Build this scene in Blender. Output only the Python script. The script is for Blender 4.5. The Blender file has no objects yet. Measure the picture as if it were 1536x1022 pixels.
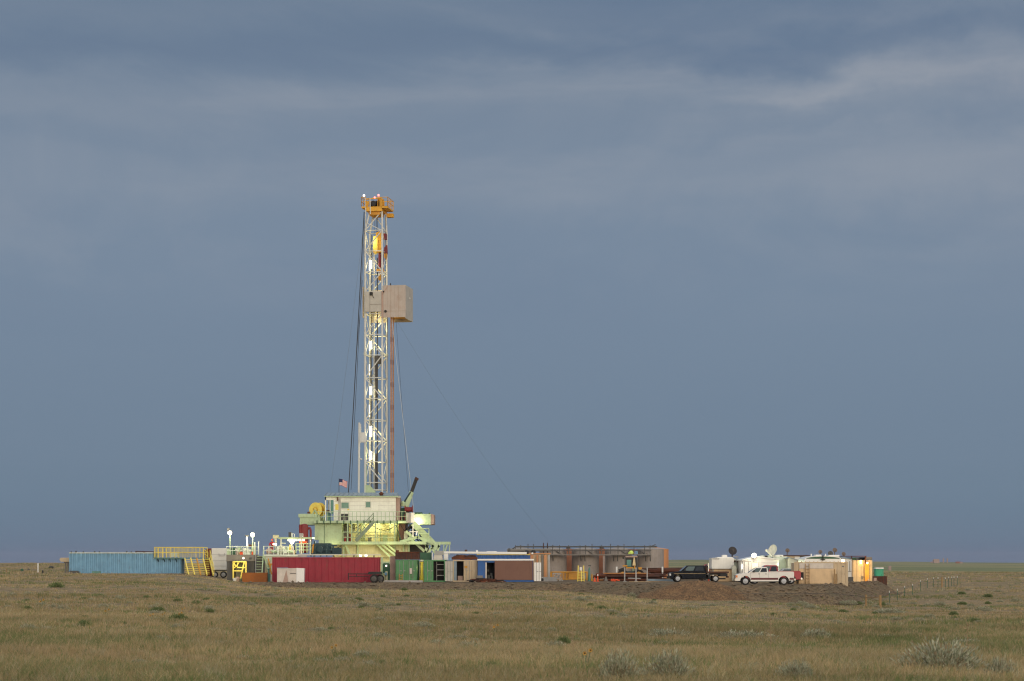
import bpy, bmesh, math, random
import numpy as np
from mathutils import Vector, Matrix
R = math.radians
random.seed(7)
rng = np.random.default_rng(11)
SC = bpy.context.scene
COL = SC.collection
F, CX, HY, CZ = 3000.0, 768.0, 844.0, 2.2          # focal length in photo pixels, centre column, horizon row, eye height
def X(px, Y): return (px - CX) / F * Y
def Z(py, Y): return CZ + (HY - py) / F * Y
def P(px, py, Y): return Vector((X(px, Y), Y, Z(py, Y)))

# ---------------------------------------------------------------- materials
def lin(c):
    return tuple(((v / 255) / 12.92 if v / 255 <= 0.04045 else ((v / 255 + 0.055) / 1.055) ** 2.4) for v in c) + (1.0,)
MATS = {}
def mat(name, rgb, rough=.6, metal=0.0, var=.18, scale=1.3, dirt=0.25, dirt_rgb=(92, 78, 60), streak=.25, emit=None, strength=0, spec=.4, bump=.0, rusty=0):
    if name in MATS: return MATS[name]
    m = bpy.data.materials.new(name); m.use_nodes = True
    nt = m.node_tree; N = nt.nodes; L = nt.links
    b = N['Principled BSDF']
    b.inputs['Roughness'].default_value = rough; b.inputs['Metallic'].default_value = metal
    b.inputs['Specular IOR Level'].default_value = spec
    if emit:
        b.inputs['Base Color'].default_value = (0.8, 0.8, 0.8, 1)
        b.inputs['Emission Color'].default_value = lin(emit); b.inputs['Emission Strength'].default_value = strength
        MATS[name] = m; return m
    tc = N.new('ShaderNodeTexCoord'); oi = N.new('ShaderNodeObjectInfo')
    ad = N.new('ShaderNodeVectorMath'); ad.operation = 'ADD'
    cmb = N.new('ShaderNodeVectorMath'); cmb.operation = 'SCALE'; cmb.inputs[0].default_value = (37, 21, 13)
    L.new(oi.outputs['Random'], cmb.inputs['Scale'])
    L.new(tc.outputs['Object'], ad.inputs[0]); L.new(cmb.outputs[0], ad.inputs[1])
    def noise(sc, stretch=None, det=5):
        n = N.new('ShaderNodeTexNoise'); n.inputs['Scale'].default_value = sc; n.inputs['Detail'].default_value = det
        n.inputs['Roughness'].default_value = .62
        if stretch:
            mp = N.new('ShaderNodeMapping'); mp.inputs['Scale'].default_value = stretch
            L.new(ad.outputs[0], mp.inputs['Vector']); L.new(mp.outputs[0], n.inputs['Vector'])
        else: L.new(ad.outputs[0], n.inputs['Vector'])
        return n
    c = lin(rgb)
    def ramp(src, p0, p1, c0, c1):
        r = N.new('ShaderNodeValToRGB'); r.color_ramp.elements[0].position = p0; r.color_ramp.elements[1].position = p1
        r.color_ramp.elements[0].color = c0; r.color_ramp.elements[1].color = c1
        L.new(src, r.inputs['Fac']); return r
    n1 = noise(scale)
    r1 = ramp(n1.outputs['Fac'], .3, .72, tuple(v * (1 - var) for v in c[:3]) + (1,), tuple(min(.9, v * (1 + var * .7)) for v in c[:3]) + (1,))
    out = r1.outputs['Color']
    if streak:
        n2 = noise(1.0, (5, 5, .35), 4)
        r2 = ramp(n2.outputs['Fac'], .45, .78, (0, 0, 0, 1), (streak,) * 3 + (1,))
        mx = N.new('ShaderNodeMix'); mx.data_type = 'RGBA'
        L.new(r2.outputs['Color'], mx.inputs['Factor']); L.new(out, mx.inputs['A'])
        mx.inputs['B'].default_value = tuple(.55 * v + .45 * d for v, d in zip(c[:3], lin(dirt_rgb)[:3])) + (1,)
        out = mx.outputs['Result']
    if dirt:
        n3 = noise(.8, None, 8)
        r3 = ramp(n3.outputs['Fac'], .5, .75, (0, 0, 0, 1), (dirt,) * 3 + (1,))
        mx = N.new('ShaderNodeMix'); mx.data_type = 'RGBA'
        L.new(r3.outputs['Color'], mx.inputs['Factor']); L.new(out, mx.inputs['A']); mx.inputs['B'].default_value = lin(dirt_rgb)
        out = mx.outputs['Result']
    if rusty:                                        # flaking patches with sharp edges
        n5 = noise(2.2, (1.2, 1.2, .55), 9)
        r5 = ramp(n5.outputs['Fac'], .6, .67, (0, 0, 0, 1), (rusty,) * 3 + (1,))
        mx = N.new('ShaderNodeMix'); mx.data_type = 'RGBA'
        L.new(r5.outputs['Color'], mx.inputs['Factor']); L.new(out, mx.inputs['A']); mx.inputs['B'].default_value = lin((98, 66, 46))
        out = mx.outputs['Result']
    L.new(out, b.inputs['Base Color'])
    if bump:
        bp = N.new('ShaderNodeBump'); bp.inputs['Strength'].default_value = bump; bp.inputs['Distance'].default_value = .1
        n4 = noise(scale * 3); L.new(n4.outputs['Fac'], bp.inputs['Height']); L.new(bp.outputs[0], b.inputs['Normal'])
    MATS[name] = m; return m

RUST = (96, 52, 30)
M = dict(
 bluewall=mat('faded_blue_paint', (112, 152, 176), dirt=.15, streak=.55, dirt_rgb=(60, 100, 130), rusty=.35),
 palerail=mat('pale_mint_paint', (202, 208, 192)),
 yellow=mat('yellow_paint', (224, 200, 92), var=.1, dirt=.15),
 ochre=mat('ochre_paint', (196, 138, 40)),
 white=mat('white_paint', (214, 210, 200), var=.06, dirt=.12, streak=.15),
 cleanwhite=mat('clean_white_paint', (222, 218, 210), var=.03, dirt=.05, streak=.05, rough=.35),
 offwhite=mat('off_white_steel', (196, 196, 178), var=.1, dirt=.2, dirt_rgb=(120, 100, 76)),
 mastwhite=mat('mast_white_paint', (196, 196, 190), var=.08, dirt=.18, dirt_rgb=(140, 110, 80)),
 grey=mat('grey_steel', (116, 110, 102)), dgrey=mat('dark_grey_steel', (74, 72, 68)), lgrey=mat('light_grey_steel', (158, 154, 148)),
 tankgrey=mat('grey_tank_paint', (148, 138, 130), var=.1, dirt=.25, streak=.5, rusty=.25),
 tanktan=mat('tan_orange_tank_paint', (192, 132, 86), var=.08, dirt=.12),
 tankbrown=mat('brown_and_shaded_tan_paint', (136, 84, 56)),  # browner copy of the tan: shade of the tank gaps put into the colour
 redwall=mat('crimson_container_paint', (140, 32, 46), var=.14, dirt=.2, dirt_rgb=(110, 50, 48), streak=.5, rusty=.45),
 darkred=mat('dark_red_paint', (122, 34, 34)),
 green=mat('container_green_paint', (80, 132, 84), dirt=.4, dirt_rgb=(92, 100, 72), streak=.5, rusty=.55), dkgreen=mat('dark_and_shaded_green_steel', (44, 84, 58)),
 mint=mat('pale_green_rig_paint', (172, 190, 150), var=.1, dirt=.3, streak=.45, dirt_rgb=(124, 112, 80), rusty=.4),
 rigyellow=mat('cream_rig_wall_paint', (196, 190, 150), var=.14, dirt=.3, streak=.6, rusty=.45, dirt_rgb=(120, 104, 66)),
 rigwhite=mat('cream_white_cladding', (228, 226, 208), var=.06, dirt=.16, streak=.3),
 roofblue=mat('blue_grey_roof_sheet', (128, 142, 150)),
 teal=mat('teal_paint', (84, 128, 116)), dteal=mat('dark_teal_machine_paint', (32, 60, 66)),
 black=mat('black_paint', (26, 25, 24), var=.1, dirt=.2), rubber=mat('tyre_rubber', (28, 27, 26), rough=.85, dirt=.35),
 dark=mat('interior_shade', (24, 22, 20), rough=.9),
 rust=mat('rusty_steel', RUST, rough=.85, var=.4, scale=2, dirt=.4, dirt_rgb=(58, 36, 26)), pinkrust=mat('pinkish_primer', (168, 140, 124)),
 rust2=mat('dark_brown_pipe_steel', (74, 46, 34), rough=.8, var=.4, scale=2), dooryellow=mat('glow_tinted_door', (226, 152, 52)), drystem=mat('dry_stem', (150, 128, 94), dirt=0), rustorange=mat('rust_orange_steel', (158, 92, 36), rough=.8, var=.2),
 brownpanel=mat('brown_sliding_panel', (112, 78, 62), var=.12, dirt=.45, dirt_rgb=(84, 44, 36), scale=.6, rusty=.6),
 blue=mat('royal_blue_paint', (38, 86, 146), dirt=.2, streak=.4, rusty=.3), tan=mat('tan_container_paint', (188, 166, 134), var=.08, dirt=.25, streak=.4, rusty=.4),
 beige=mat('beige_plywood', (196, 164, 122), var=.12, scale=.7, dirt=.15), paleply=mat('grey_white_board', (198, 186, 172)),
 stairgreen=mat('worn_green_stair_paint', (128, 142, 116), dirt=.3), woodpost=mat('weathered_timber', (152, 122, 82), rough=.9), timber=mat('sawn_timber', (182, 150, 110), rough=.9),
 crown=mat('amber_yellow_crown_paint', (212, 156, 46), dirt=.15), seam=mat('windwall_seam', (160, 142, 124)), windwall=mat('windwall_sheet', (172, 160, 148), var=.12, dirt=.45, dirt_rgb=(150, 118, 98), scale=.5, streak=.6),
 windgrey=mat('windwall_grey_sheet', (176, 170, 158), var=.06), cable=mat('dark_wire_rope', (52, 54, 58), var=.05, dirt=0, streak=0), guycable=mat('thin_grey_wire_rope', (104, 116, 126), var=.05, dirt=0, streak=0), palecable=mat('pale_wire_rope', (176, 178, 176), var=.05, dirt=0, streak=0),
 pipe=mat('drill_pipe_brown', (172, 116, 62), rough=.6, var=.25, scale=3), orange=mat('safety_orange', (222, 84, 40), dirt=.05),
 glass=mat('dark_window_glass', (26, 32, 36), rough=.12, var=.05, dirt=0, streak=0, spec=.35), stone=mat('clod', (112, 96, 76), rough=.95), lightglass=mat('painted_reflection_glass', (74, 88, 84), rough=.15, dirt=0, streak=0, spec=.5), greenglass=mat('greenish_window_glass', (104, 138, 120), rough=.2, dirt=0, streak=0),
 navy=mat('dark_navy_car_paint', (9, 15, 24), rough=.45, spec=.12, var=.05, dirt=.04, streak=0), carred=mat('red_car_paint', (150, 22, 38), rough=.3, var=.05, dirt=.06, streak=0),
 carwhite=mat('white_car_paint', (214, 208, 198), rough=.32, var=.03, dirt=.06, streak=0), maroon=mat('maroon_stripe_paint', (92, 30, 34), rough=.4, dirt=.1, streak=0),
 goldstripe=mat('gold_pinstripe', (140, 116, 76), rough=.4), chrome=mat('chrome', (190, 188, 184), rough=.2, metal=.9, var=.05, dirt=.08, streak=0),
 amber=mat('amber_lens', (220, 120, 40), rough=.3, dirt=0), redlens=mat('red_lens', (170, 30, 24), rough=.3, dirt=0), headlamp=mat('headlamp_lens', (205, 205, 205), rough=.15, dirt=0),
 dishbrown=mat('brown_dish', (110, 92, 78)), dishblack=mat('black_mesh_dish', (40, 34, 32)), dishwhite=mat('cream_dish', (208, 204, 186)),
 porta=mat('green_plastic', (46, 150, 112), rough=.5), corr=mat('tan_ribbed_wall', (196, 174, 138)), silver=mat('silver_car_paint', (168, 168, 168), rough=.3, dirt=.05),
 skin=mat('skin', (190, 136, 108), dirt=0, streak=0), coverall=mat('red_coverall_cloth', (150, 34, 44), rough=.9), hivis=mat('lime_hi_vis_cloth', (206, 226, 110), rough=.9, dirt=0, streak=0),
 canvas=mat('beige_canvas', (214, 190, 142), rough=.9), pinkfar=mat('tan_pink_far_steel', (152, 130, 118)),
 lamp=mat('lit_white_lamp', (255, 255, 255), emit=(255, 246, 214), strength=20), tube=mat('lit_tube_lamp', (255, 255, 255), emit=(255, 244, 196), strength=7),
 lampwarm=mat('lit_warm_lamp', (255, 255, 255), emit=(255, 206, 130), strength=14), lampred=mat('red_beacon_lamp', (255, 255, 255), emit=(255, 60, 50), strength=2.2), lampdim=mat('pale_beacon_lamp', (255, 255, 255), emit=(255, 225, 210), strength=2.2),
 dimtube=mat('dim_side_tube_lamp', (255, 255, 255), emit=(255, 236, 180), strength=1.6), tooljoint=mat('tool_joint_brown', (140, 92, 54), rough=.6), litwin=mat('lit_yellow_window', (255, 255, 255), emit=(240, 206, 70), strength=1.0),
)
# stars-and-stripes cloth
def flag_mat():
    m = bpy.data.materials.new('striped_flag_cloth'); m.use_nodes = True
    N = m.node_tree.nodes; L = m.node_tree.links; b = N['Principled BSDF']; b.inputs['Roughness'].default_value = .9
    at = N.new('ShaderNodeAttribute'); at.attribute_name = 'tint'; L.new(at.outputs['Color'], b.inputs['Base Color'])
    return m

# ---------------------------------------------------------------- mesh building
ORIG = {}
class MB:
    def __init__(s): s.v = []; s.f = []
    def add(s, vs, fs):
        n = len(s.v); s.v += [tuple(v) for v in vs]; s.f += [[i + n for i in f] for f in fs]; return s
    def box(s, x0, x1, y0, y1, z0, z1):
        v = [(x, y, z) for z in (z0, z1) for y in (y0, y1) for x in (x0, x1)]
        return s.add(v, [(0, 2, 3, 1), (4, 5, 7, 6), (0, 1, 5, 4), (2, 6, 7, 3), (0, 4, 6, 2), (1, 3, 7, 5)])
    def pbox(s, p0, p1, q0, q1, Y, d):               # photo columns p0..p1, rows q0 (top)..q1 at depth Y, thickness d backwards
        return s.box(X(p0, Y), X(p1, Y), Y, Y + d, Z(q1, Y), Z(q0, Y))
    def beam(s, p, q, w, h=None):
        p, q = Vector(p), Vector(q); h = h or w; d = (q - p).normalized()
        up = Vector((0, 0, 1)) if abs(d.z) < .95 else Vector((0, 1, 0))
        a = d.cross(up).normalized() * w / 2; b = a.cross(d).normalized() * h / 2
        v = [c + sa * a + sb * b for c in (p, q) for sa, sb in ((-1, -1), (1, -1), (1, 1), (-1, 1))]
        return s.add(v, [(0, 1, 2, 3), (7, 6, 5, 4), (0, 4, 5, 1), (1, 5, 6, 2), (2, 6, 7, 3), (3, 7, 4, 0)])
    def tube(s, p, q, r, n=8, r2=None):
        p, q = Vector(p), Vector(q); r2 = r if r2 is None else r2; d = (q - p).normalized()
        up = Vector((0, 0, 1)) if abs(d.z) < .95 else Vector((0, 1, 0))
        a = d.cross(up).normalized(); b = a.cross(d)
        v = []
        for c, rr in ((p, r), (q, r2)):
            for k in range(n):
                t = 2 * math.pi * k / n; v.append(c + (a * math.cos(t) + b * math.sin(t)) * rr)
        f = [(k, (k + 1) % n, n + (k + 1) % n, n + k) for k in range(n)] + [tuple(range(n))[::-1], tuple(range(n, 2 * n))]
        return s.add(v, f)
    def path(s, pts, r, n=6):
        for a, b in zip(pts[:-1], pts[1:]): s.tube(a, b, r, n)
        return s
    def prism(s, pts, y0, y1):                        # polygon in x,z extruded along y
        n = len(pts); v = [(x, y0, z) for x, z in pts] + [(x, y1, z) for x, z in pts]
        return s.add(v, [tuple(range(n)), tuple(range(n, 2 * n))[::-1]] + [(k, k + n, (k + 1) % n + n, (k + 1) % n) for k in range(n)])
    def lathe(s, prof, c=(0, 0, 0), n=24, axis='z'):  # profile of (radius, height)
        v = []
        for r, h in prof:
            for k in range(n):
                t = 2 * math.pi * k / n; a, b = r * math.cos(t), r * math.sin(t)
                w = (a, b, h) if axis == 'z' else ((a, h, b) if axis == 'y' else (h, a, b))
                v.append((w[0] + c[0], w[1] + c[1], w[2] + c[2]))
        f = []
        for i in range(len(prof) - 1):
            for k in range(n): f.append((i * n + k, i * n + (k + 1) % n, (i + 1) * n + (k + 1) % n, (i + 1) * n + k))
        f += [tuple(range(n))[::-1], tuple(range((len(prof) - 1) * n, len(prof) * n))]
        return s.add(v, f)
    def sphere(s, c, r, n=10):
        k = 6; return s.lathe([(max(r * math.sin(math.pi * i / k), r * .02), -r * math.cos(math.pi * i / k)) for i in range(k + 1)], c, n)
    def corr(s, x0, x1, y, z0, z1, pitch=.28, d=.04, face=-1, t=.03):   # ribbed sheet along x, ribs towards face*y
        n = max(2, round((x1 - x0) / pitch)); p = (x1 - x0) / n; prof = []
        for k in range(n):
            a = x0 + k * p; prof += [(a, 0), (a + .35 * p, 0), (a + .5 * p, d), (a + .85 * p, d)]
        prof.append((x1, 0)); pts = [(x, y + face * h) for x, h in prof]
        back = [(x1, y - face * t), (x0, y - face * t)]; pts += back; n = len(pts)
        v = [(x, yy, z0) for x, yy in pts] + [(x, yy, z1) for x, yy in pts]
        return s.add(v, [tuple(range(n))[::-1], tuple(range(n, 2 * n))] + [(k, (k + 1) % n, (k + 1) % n + n, k + n) for k in range(n)])
    def corry(s, y0, y1, x, z0, z1, pitch=.28, d=.04, face=1, t=.03):
        o = MB(); o.corr(y0, y1, 0, z0, z1, pitch, d, 1, t); return s.add([(x + face * b, a, c) for a, b, c in o.v], o.f)
    def build(s, name, m, parent=None, smooth=False, bev=0, local=False):
        me = bpy.data.meshes.new(name); o0 = Vector((0, 0, 0))
        if parent is not None and not local: o0 = ORIG[parent.name]
        me.from_pydata([tuple(Vector(v) - o0) for v in s.v], [], s.f)
        bm = bmesh.new(); bm.from_mesh(me)
        if bev: bmesh.ops.bevel(bm, geom=list(bm.edges), offset=bev, segments=2, affect='EDGES', clamp_overlap=True)
        bmesh.ops.recalc_face_normals(bm, faces=bm.faces[:]); bm.to_mesh(me); bm.free()
        if smooth:
            me.polygons.foreach_set('use_smooth', [True] * len(me.polygons)); me.set_sharp_from_angle(angle=R(38))
        me.materials.append(m)
        o = bpy.data.objects.new(name, me); COL.objects.link(o)
        if parent is not None: o.parent = parent; ORIG[o.name] = o0
        return o
def thing(name, label, cat, loc, rz=0, group=None):
    o = bpy.data.objects.new(name, None); o.empty_display_size = .3; COL.objects.link(o)
    o.location = loc; o.rotation_euler = (0, 0, rz); o['label'] = label; o['category'] = cat; o['kind'] = 'thing'
    if group: o['group'] = group
    ORIG[o.name] = Vector(loc); return o
def tag(o, label, cat, group=None, kind='thing'):
    o['label'] = label; o['category'] = cat; o['kind'] = kind
    if group: o['group'] = group
    return o
def solo(mb, name, m, label, cat, group=None, smooth=False, bev=0):   # a thing that is one mesh; its origin is put at its base
    vs = np.array(mb.v); c = Vector(((vs[:, 0].min() + vs[:, 0].max()) / 2, (vs[:, 1].min() + vs[:, 1].max()) / 2, vs[:, 2].min()))
    mb.v = [tuple(Vector(v) - c) for v in mb.v]
    o = mb.build(name, m, None, smooth, bev); o.location = c; return tag(o, label, cat, group)
def kids(o): return [c for c in COL.objects if c.parent == o]
def dup(root, loc, rz=None, label=None, group=None, scale=None):
    r = root.copy(); COL.objects.link(r); r.location = loc
    if rz is not None: r.rotation_euler = (0, 0, rz)
    if label: r['label'] = label
    if group: r['group'] = group
    if scale: r.scale = (scale,) * 3
    for ch in kids(root):
        c = ch.copy(); COL.objects.link(c); c.parent = r
        for g in kids(ch):
            d = g.copy(); COL.objects.link(d); d.parent = c
    return r
def lamp(kind, loc, power, color, size=.3, rot=None, spot=None):
    l = bpy.data.lights.new('lamp_and_fill_light', kind); l.energy = power; l.color = color
    if kind == 'AREA': l.size = size
    else: l.shadow_soft_size = size
    if spot: l.spot_size = R(spot); l.spot_blend = .6
    o = bpy.data.objects.new('lamp_and_fill_light', l); COL.objects.link(o); o.location = loc
    if rot: o.rotation_euler = rot
    return o

# ---------------------------------------------------------------- terrain
YK = np.array([-400, 0, 37, 70, 100, 130, 160, 185, 205, 230, 250, 300, 360, 430, 520, 700, 1000, 1500, 2500, 4000, 6000, 12000.])
PROF = {   # height profiles along the view direction, for four bearings x/y
 -.17: [.3, .3, .15, .1, .1, .2, .36, .56, .76, .84, .86, 1.15, 1.6, 1.98, 1.75, 1.0, .3, 0, .2, .5, .4, 0],
 -.115: [.2, .2, .1, .0, -.1, -.2, -.36, -.45, -.5, -.5, -.5, -.4, -.2, .3, .4, .2, 0, 0, .2, .5, .4, 0],
 .0: [.1, .1, .05, -.1, -.25, -.4, -.55, -.7, -.7, -.7, -.7, -.6, -.5, -.4, -.6, -1, -1.5, -1.5, 0, 7.5, 7, 5],
 .1: [.0, .0, .0, -.3, -.65, -.95, -1.2, -1.35, -1.3, -1.25, -1.15, -.8, -.4, .08, -.4, -2.4, -3.6, -3.6, -.2, 8.4, 8, 6],
 .18: [-.05, -.05, -.05, -.4, -.85, -1.2, -1.6, -1.85, -1.6, -1.0, -.6, -.4, -.1, .12, -.4, -2.4, -3.6, -3.6, -1.2, 4.4, 4, 3],
 .26: [-.05, -.05, -.05, -.4, -.85, -1.2, -1.5, -1.5, -1.3, -.8, -.5, -.4, -.1, .12, -.4, -2.4, -3.6, -3.8, -2.0, 1.2, 1, 0],
}
UK = np.array(sorted(PROF)); PK = np.array([PROF[k] for k in UK])
def vnoise(x, y, s, seed=0):                         # smooth value noise
    x = np.asarray(x, float) / s; y = np.asarray(y, float) / s
    xi = np.floor(x).astype(np.int64); yi = np.floor(y).astype(np.int64); fx = x - xi; fy = y - yi
    fx = fx * fx * (3 - 2 * fx); fy = fy * fy * (3 - 2 * fy)
    def h(a, b):
        n = (a * 374761393 + b * 668265263 + seed * 982451653) & 0x7fffffff
        n = (n ^ (n >> 13)) * 1274126177 & 0x7fffffff
        return ((n ^ (n >> 16)) & 0xffff) / 65535.0
    return (h(xi, yi) * (1 - fx) + h(xi + 1, yi) * fx) * (1 - fy) + (h(xi, yi + 1) * (1 - fx) + h(xi + 1, yi + 1) * fx) * fy
def natural(x, y):
    x = np.asarray(x, float); y = np.asarray(y, float)
    u = x / np.maximum(y, 60.0)
    k = np.clip(np.searchsorted(UK, u) - 1, 0, len(UK) - 2)
    t = np.clip((u - UK[k]) / (UK[k + 1] - UK[k]), 0, 1); t = t * t * (3 - 2 * t)
    vals = np.array([np.interp(y, YK, p) for p in PK])
    idx = np.indices(u.shape)
    z = vals[(k,) + tuple(idx)] * (1 - t) + vals[(k + 1,) + tuple(idx)] * t
    amp = np.clip((y - 20) / 60, 0.2, 1) * np.clip(1.2 - y / 900, 0.15, 1)
    z = z + amp * (.22 * (vnoise(x, y, 19, 1) - .5) + .12 * (vnoise(x, y, 7, 2) - .5) + .05 * (vnoise(x, y, 2.3, 3) - .5))
    return z + np.clip((y - 900) / 2500, 0, 1) * 1.6 * (vnoise(x, y, 420, 5) - .5)
PADP = np.array([(-42, 219), (-26, 217), (-12, 213), (6, 209), (13, 203), (19, 193.5), (29.5, 190), (32.5, 200), (35.3, 212), (40.5, 223), (43.2, 236), (44.5, 254), (45, 300), (-30, 302), (-47, 275), (-46, 235)], float)
def pad_sd(x, y):                                     # signed distance to the pad outline, positive outside
    x = np.asarray(x, float); y = np.asarray(y, float); d = np.full(x.shape, 1e9); ins = np.zeros(x.shape, bool); n = len(PADP)
    for i in range(n):
        ax, ay = PADP[i]; bx, by = PADP[(i + 1) % n]; ex, ey = bx - ax, by - ay
        t = np.clip(((x - ax) * ex + (y - ay) * ey) / (ex * ex + ey * ey), 0, 1)
        d = np.minimum(d, np.hypot(x - ax - t * ex, y - ay - t * ey))
        c = ((ay > y) != (by > y)) & (x < (bx - ax) * (y - ay) / (by - ay + 1e-12) + ax); ins ^= c
    return np.where(ins, -d, d)
def pad_z(x, y):
    sd = pad_sd(x, y) + 1.0 * (vnoise(x, y, 5, 8) - .5) + .5 * (vnoise(x, y, 1.7, 9) - .5)
    berm = .16 * np.exp(-((sd + 1.0) / .9) ** 2) * vnoise(x, y, 6, 12)
    return -np.maximum(sd, 0) * .55 + berm + .07 * (vnoise(x, y, 2.6, 6) - .5) * (sd > 0) + .03 * (vnoise(x, y, .6, 7) - .5) - .03
def ground(x, y):
    return float(max(natural(np.array([x]), np.array([y]))[0], pad_z(np.array([x]), np.array([y]))[0]))
def seat(px, py):                                     # distance at which the photo row py meets the ground in column px
    Y = np.arange(34, 460, .25); x = (px - CX) / F * Y
    row = HY - (np.maximum(natural(x, Y), pad_z(x, Y)) - CZ) / Y * F
    i = np.argmin(np.abs(row - py)); return float(Y[i])
def grid_mesh(name, xs, ys, zf, m, keep=None):
    gx, gy = np.meshgrid(xs, ys); z = zf(gx, gy); nx, ny = len(xs), len(ys)
    co = np.stack([gx, gy, z], -1).reshape(-1, 3)
    i = (np.arange(ny - 1)[:, None] * nx + np.arange(nx - 1)[None]).reshape(-1)
    q = np.stack([i, i + 1, i + nx + 1, i + nx], 1)
    if keep is not None:
        ok = keep(gx, gy, z).reshape(-1); q = q[ok[q].any(1)]
        used = np.unique(q); remap = np.full(len(co), -1); remap[used] = np.arange(len(used)); co = co[used]; q = remap[q]
    me = bpy.data.meshes.new(name); me.vertices.add(len(co)); me.vertices.foreach_set('co', co.ravel())
    me.loops.add(q.size); me.loops.foreach_set('vertex_index', q.ravel()); me.polygons.add(len(q))
    me.polygons.foreach_set('loop_start', np.arange(len(q)) * 4); me.update(calc_edges=True)
    me.polygons.foreach_set('use_smooth', [True] * len(q)); me.materials.append(m)
    o = bpy.data.objects.new(name, me); COL.objects.link(o); return o
def soil_mat(name, cols, far=None, scale=(.05, .3, 1.7), bump=.5):
    m = bpy.data.materials.new(name); m.use_nodes = True; N = m.node_tree.nodes; L = m.node_tree.links; b = N['Principled BSDF']
    b.inputs['Roughness'].default_value = .95; b.inputs['Specular IOR Level'].default_value = .1
    tc = N.new('ShaderNodeTexCoord'); prev = None
    rgb = N.new('ShaderNodeRGB'); rgb.outputs[0].default_value = lin(cols[0]); prev = rgb.outputs[0]; hs = []
    for k, (sc, c) in enumerate(zip(scale, cols[1:])):
        n = N.new('ShaderNodeTexNoise'); n.inputs['Scale'].default_value = sc; n.inputs['Detail'].default_value = 7; n.inputs['Roughness'].default_value = .66
        mp = N.new('ShaderNodeMapping'); mp.inputs['Location'].default_value = (k * 31, k * 17, 0); L.new(tc.outputs['Object'], mp.inputs[0]); L.new(mp.outputs[0], n.inputs['Vector'])
        r = N.new('ShaderNodeValToRGB'); r.color_ramp.elements[0].position = .44; r.color_ramp.elements[1].position = .62; L.new(n.outputs['Fac'], r.inputs['Fac'])
        x = N.new('ShaderNodeMix'); x.data_type = 'RGBA'; L.new(r.outputs['Color'], x.inputs['Factor']); L.new(prev, x.inputs['A']); x.inputs['B'].default_value = lin(c)
        prev = x.outputs['Result']; hs.append(n)
    if far:                                           # greener pasture beyond the first ridge
        sp = N.new('ShaderNodeSeparateXYZ'); L.new(tc.outputs['Object'], sp.inputs[0])
        mr = N.new('ShaderNodeMapRange'); mr.inputs['From Min'].default_value = 440; mr.inputs['From Max'].default_value = 900; L.new(sp.outputs['Y'], mr.inputs['Value'])
        n = N.new('ShaderNodeTexNoise'); n.inputs['Scale'].default_value = .004; n.inputs['Detail'].default_value = 8; L.new(tc.outputs['Object'], n.inputs['Vector'])
        r = N.new('ShaderNodeValToRGB'); r.color_ramp.elements[0].position = .4; r.color_ramp.elements[1].position = .62
        r.color_ramp.elements[0].color = lin(far[0]); r.color_ramp.elements[1].color = lin(far[1]); L.new(n.outputs['Fac'], r.inputs['Fac'])
        x = N.new('ShaderNodeMix'); x.data_type = 'RGBA'; L.new(mr.outputs[0], x.inputs['Factor']); L.new(prev, x.inputs['A']); L.new(r.outputs['Color'], x.inputs['B']); prev = x.outputs['Result']
    L.new(prev, b.inputs['Base Color'])
    bp = N.new('ShaderNodeBump'); bp.inputs['Strength'].default_value = bump; bp.inputs['Distance'].default_value = .15; L.new(hs[-1].outputs['Fac'], bp.inputs['Height']); L.new(bp.outputs[0], b.inputs['Normal'])
    return m
def axis(lo, a, b, hi, step, grow):
    mid = list(np.arange(a, b, step)); out = []; v = b; s = step
    while v < hi: out.append(v); s *= grow; v += s
    out.append(hi); pre = []; v = a; s = step
    while True:
        s *= grow; v -= s
        if v <= lo: break
        pre.append(v)
    return np.array([lo] + pre[::-1] + mid + out)
soil = soil_mat('prairie_soil', [(146, 124, 92), (128, 114, 82), (156, 130, 96), (108, 94, 72)], far=[(110, 112, 74), (142, 130, 90)], bump=.7)
g = grid_mesh('ground', axis(-9000, -75, 75, 9000, .8, 1.12), axis(-900, 20, 320, 12000, .8, 1.06), natural, soil); g['kind'] = 'structure'
gravel = soil_mat('pad_gravel', [(124, 104, 80), (136, 110, 82), (108, 96, 74), (88, 74, 58)], scale=(.12, .7, 3.5), bump=1.0)
pad = grid_mesh('gravel_pad', np.arange(-52, 58, .45), np.arange(184, 306, .45), pad_z, gravel, keep=lambda x, y, z: z > natural(x, y) - .25); pad['kind'] = 'structure'
# ---------------------------------------------------------------- left end of the site
Y = 240.; zg = ground(X(188, Y), Y)
t = thing('storage_tank', 'long faded blue ribbed steel tank standing in the dry grass', 'tank', (X(188, Y), Y, zg))
z0, zt, zl = zg - .25, Z(829, Y), Z(837, Y)
mb = MB(); mb.corr(X(105, Y), X(230, Y), Y + .02, z0 + .25, zt - .1, .5, .13); mb.corr(X(230, Y), X(271, Y), Y + .02, z0 + .25, zl - .1, .5, .13)
mb.corry(Y + .1, Y + 2.5, X(105, Y), z0 + .25, zt - .1, .5, .07, -1); mb.box(X(105, Y), X(230, Y), Y + 2.45, Y + 2.5, z0, zt - .1); mb.box(X(230, Y), X(271, Y), Y + 2.45, Y + 2.5, z0, zl - .1)
mb.box(X(270.6, Y), X(271, Y), Y + .05, Y + 2.45, z0, zl - .1); mb.box(X(105.2, Y), X(230, Y), Y + .1, Y + 2.4, zt - .16, zt - .12); mb.box(X(229.6, Y), X(230, Y), Y + .05, Y + 2.4, zl - .1, zt - .1)
mb.build('ribbed_wall', M['bluewall'], t)
mb = MB(); mb.box(X(104, Y), X(230.4, Y), Y - .16, Y + .05, zt - .1, zt); mb.box(X(230.4, Y), X(272, Y), Y - .16, Y + .05, zl - .1, zl); mb.build('top_rail', M['palerail'], t)
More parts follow.
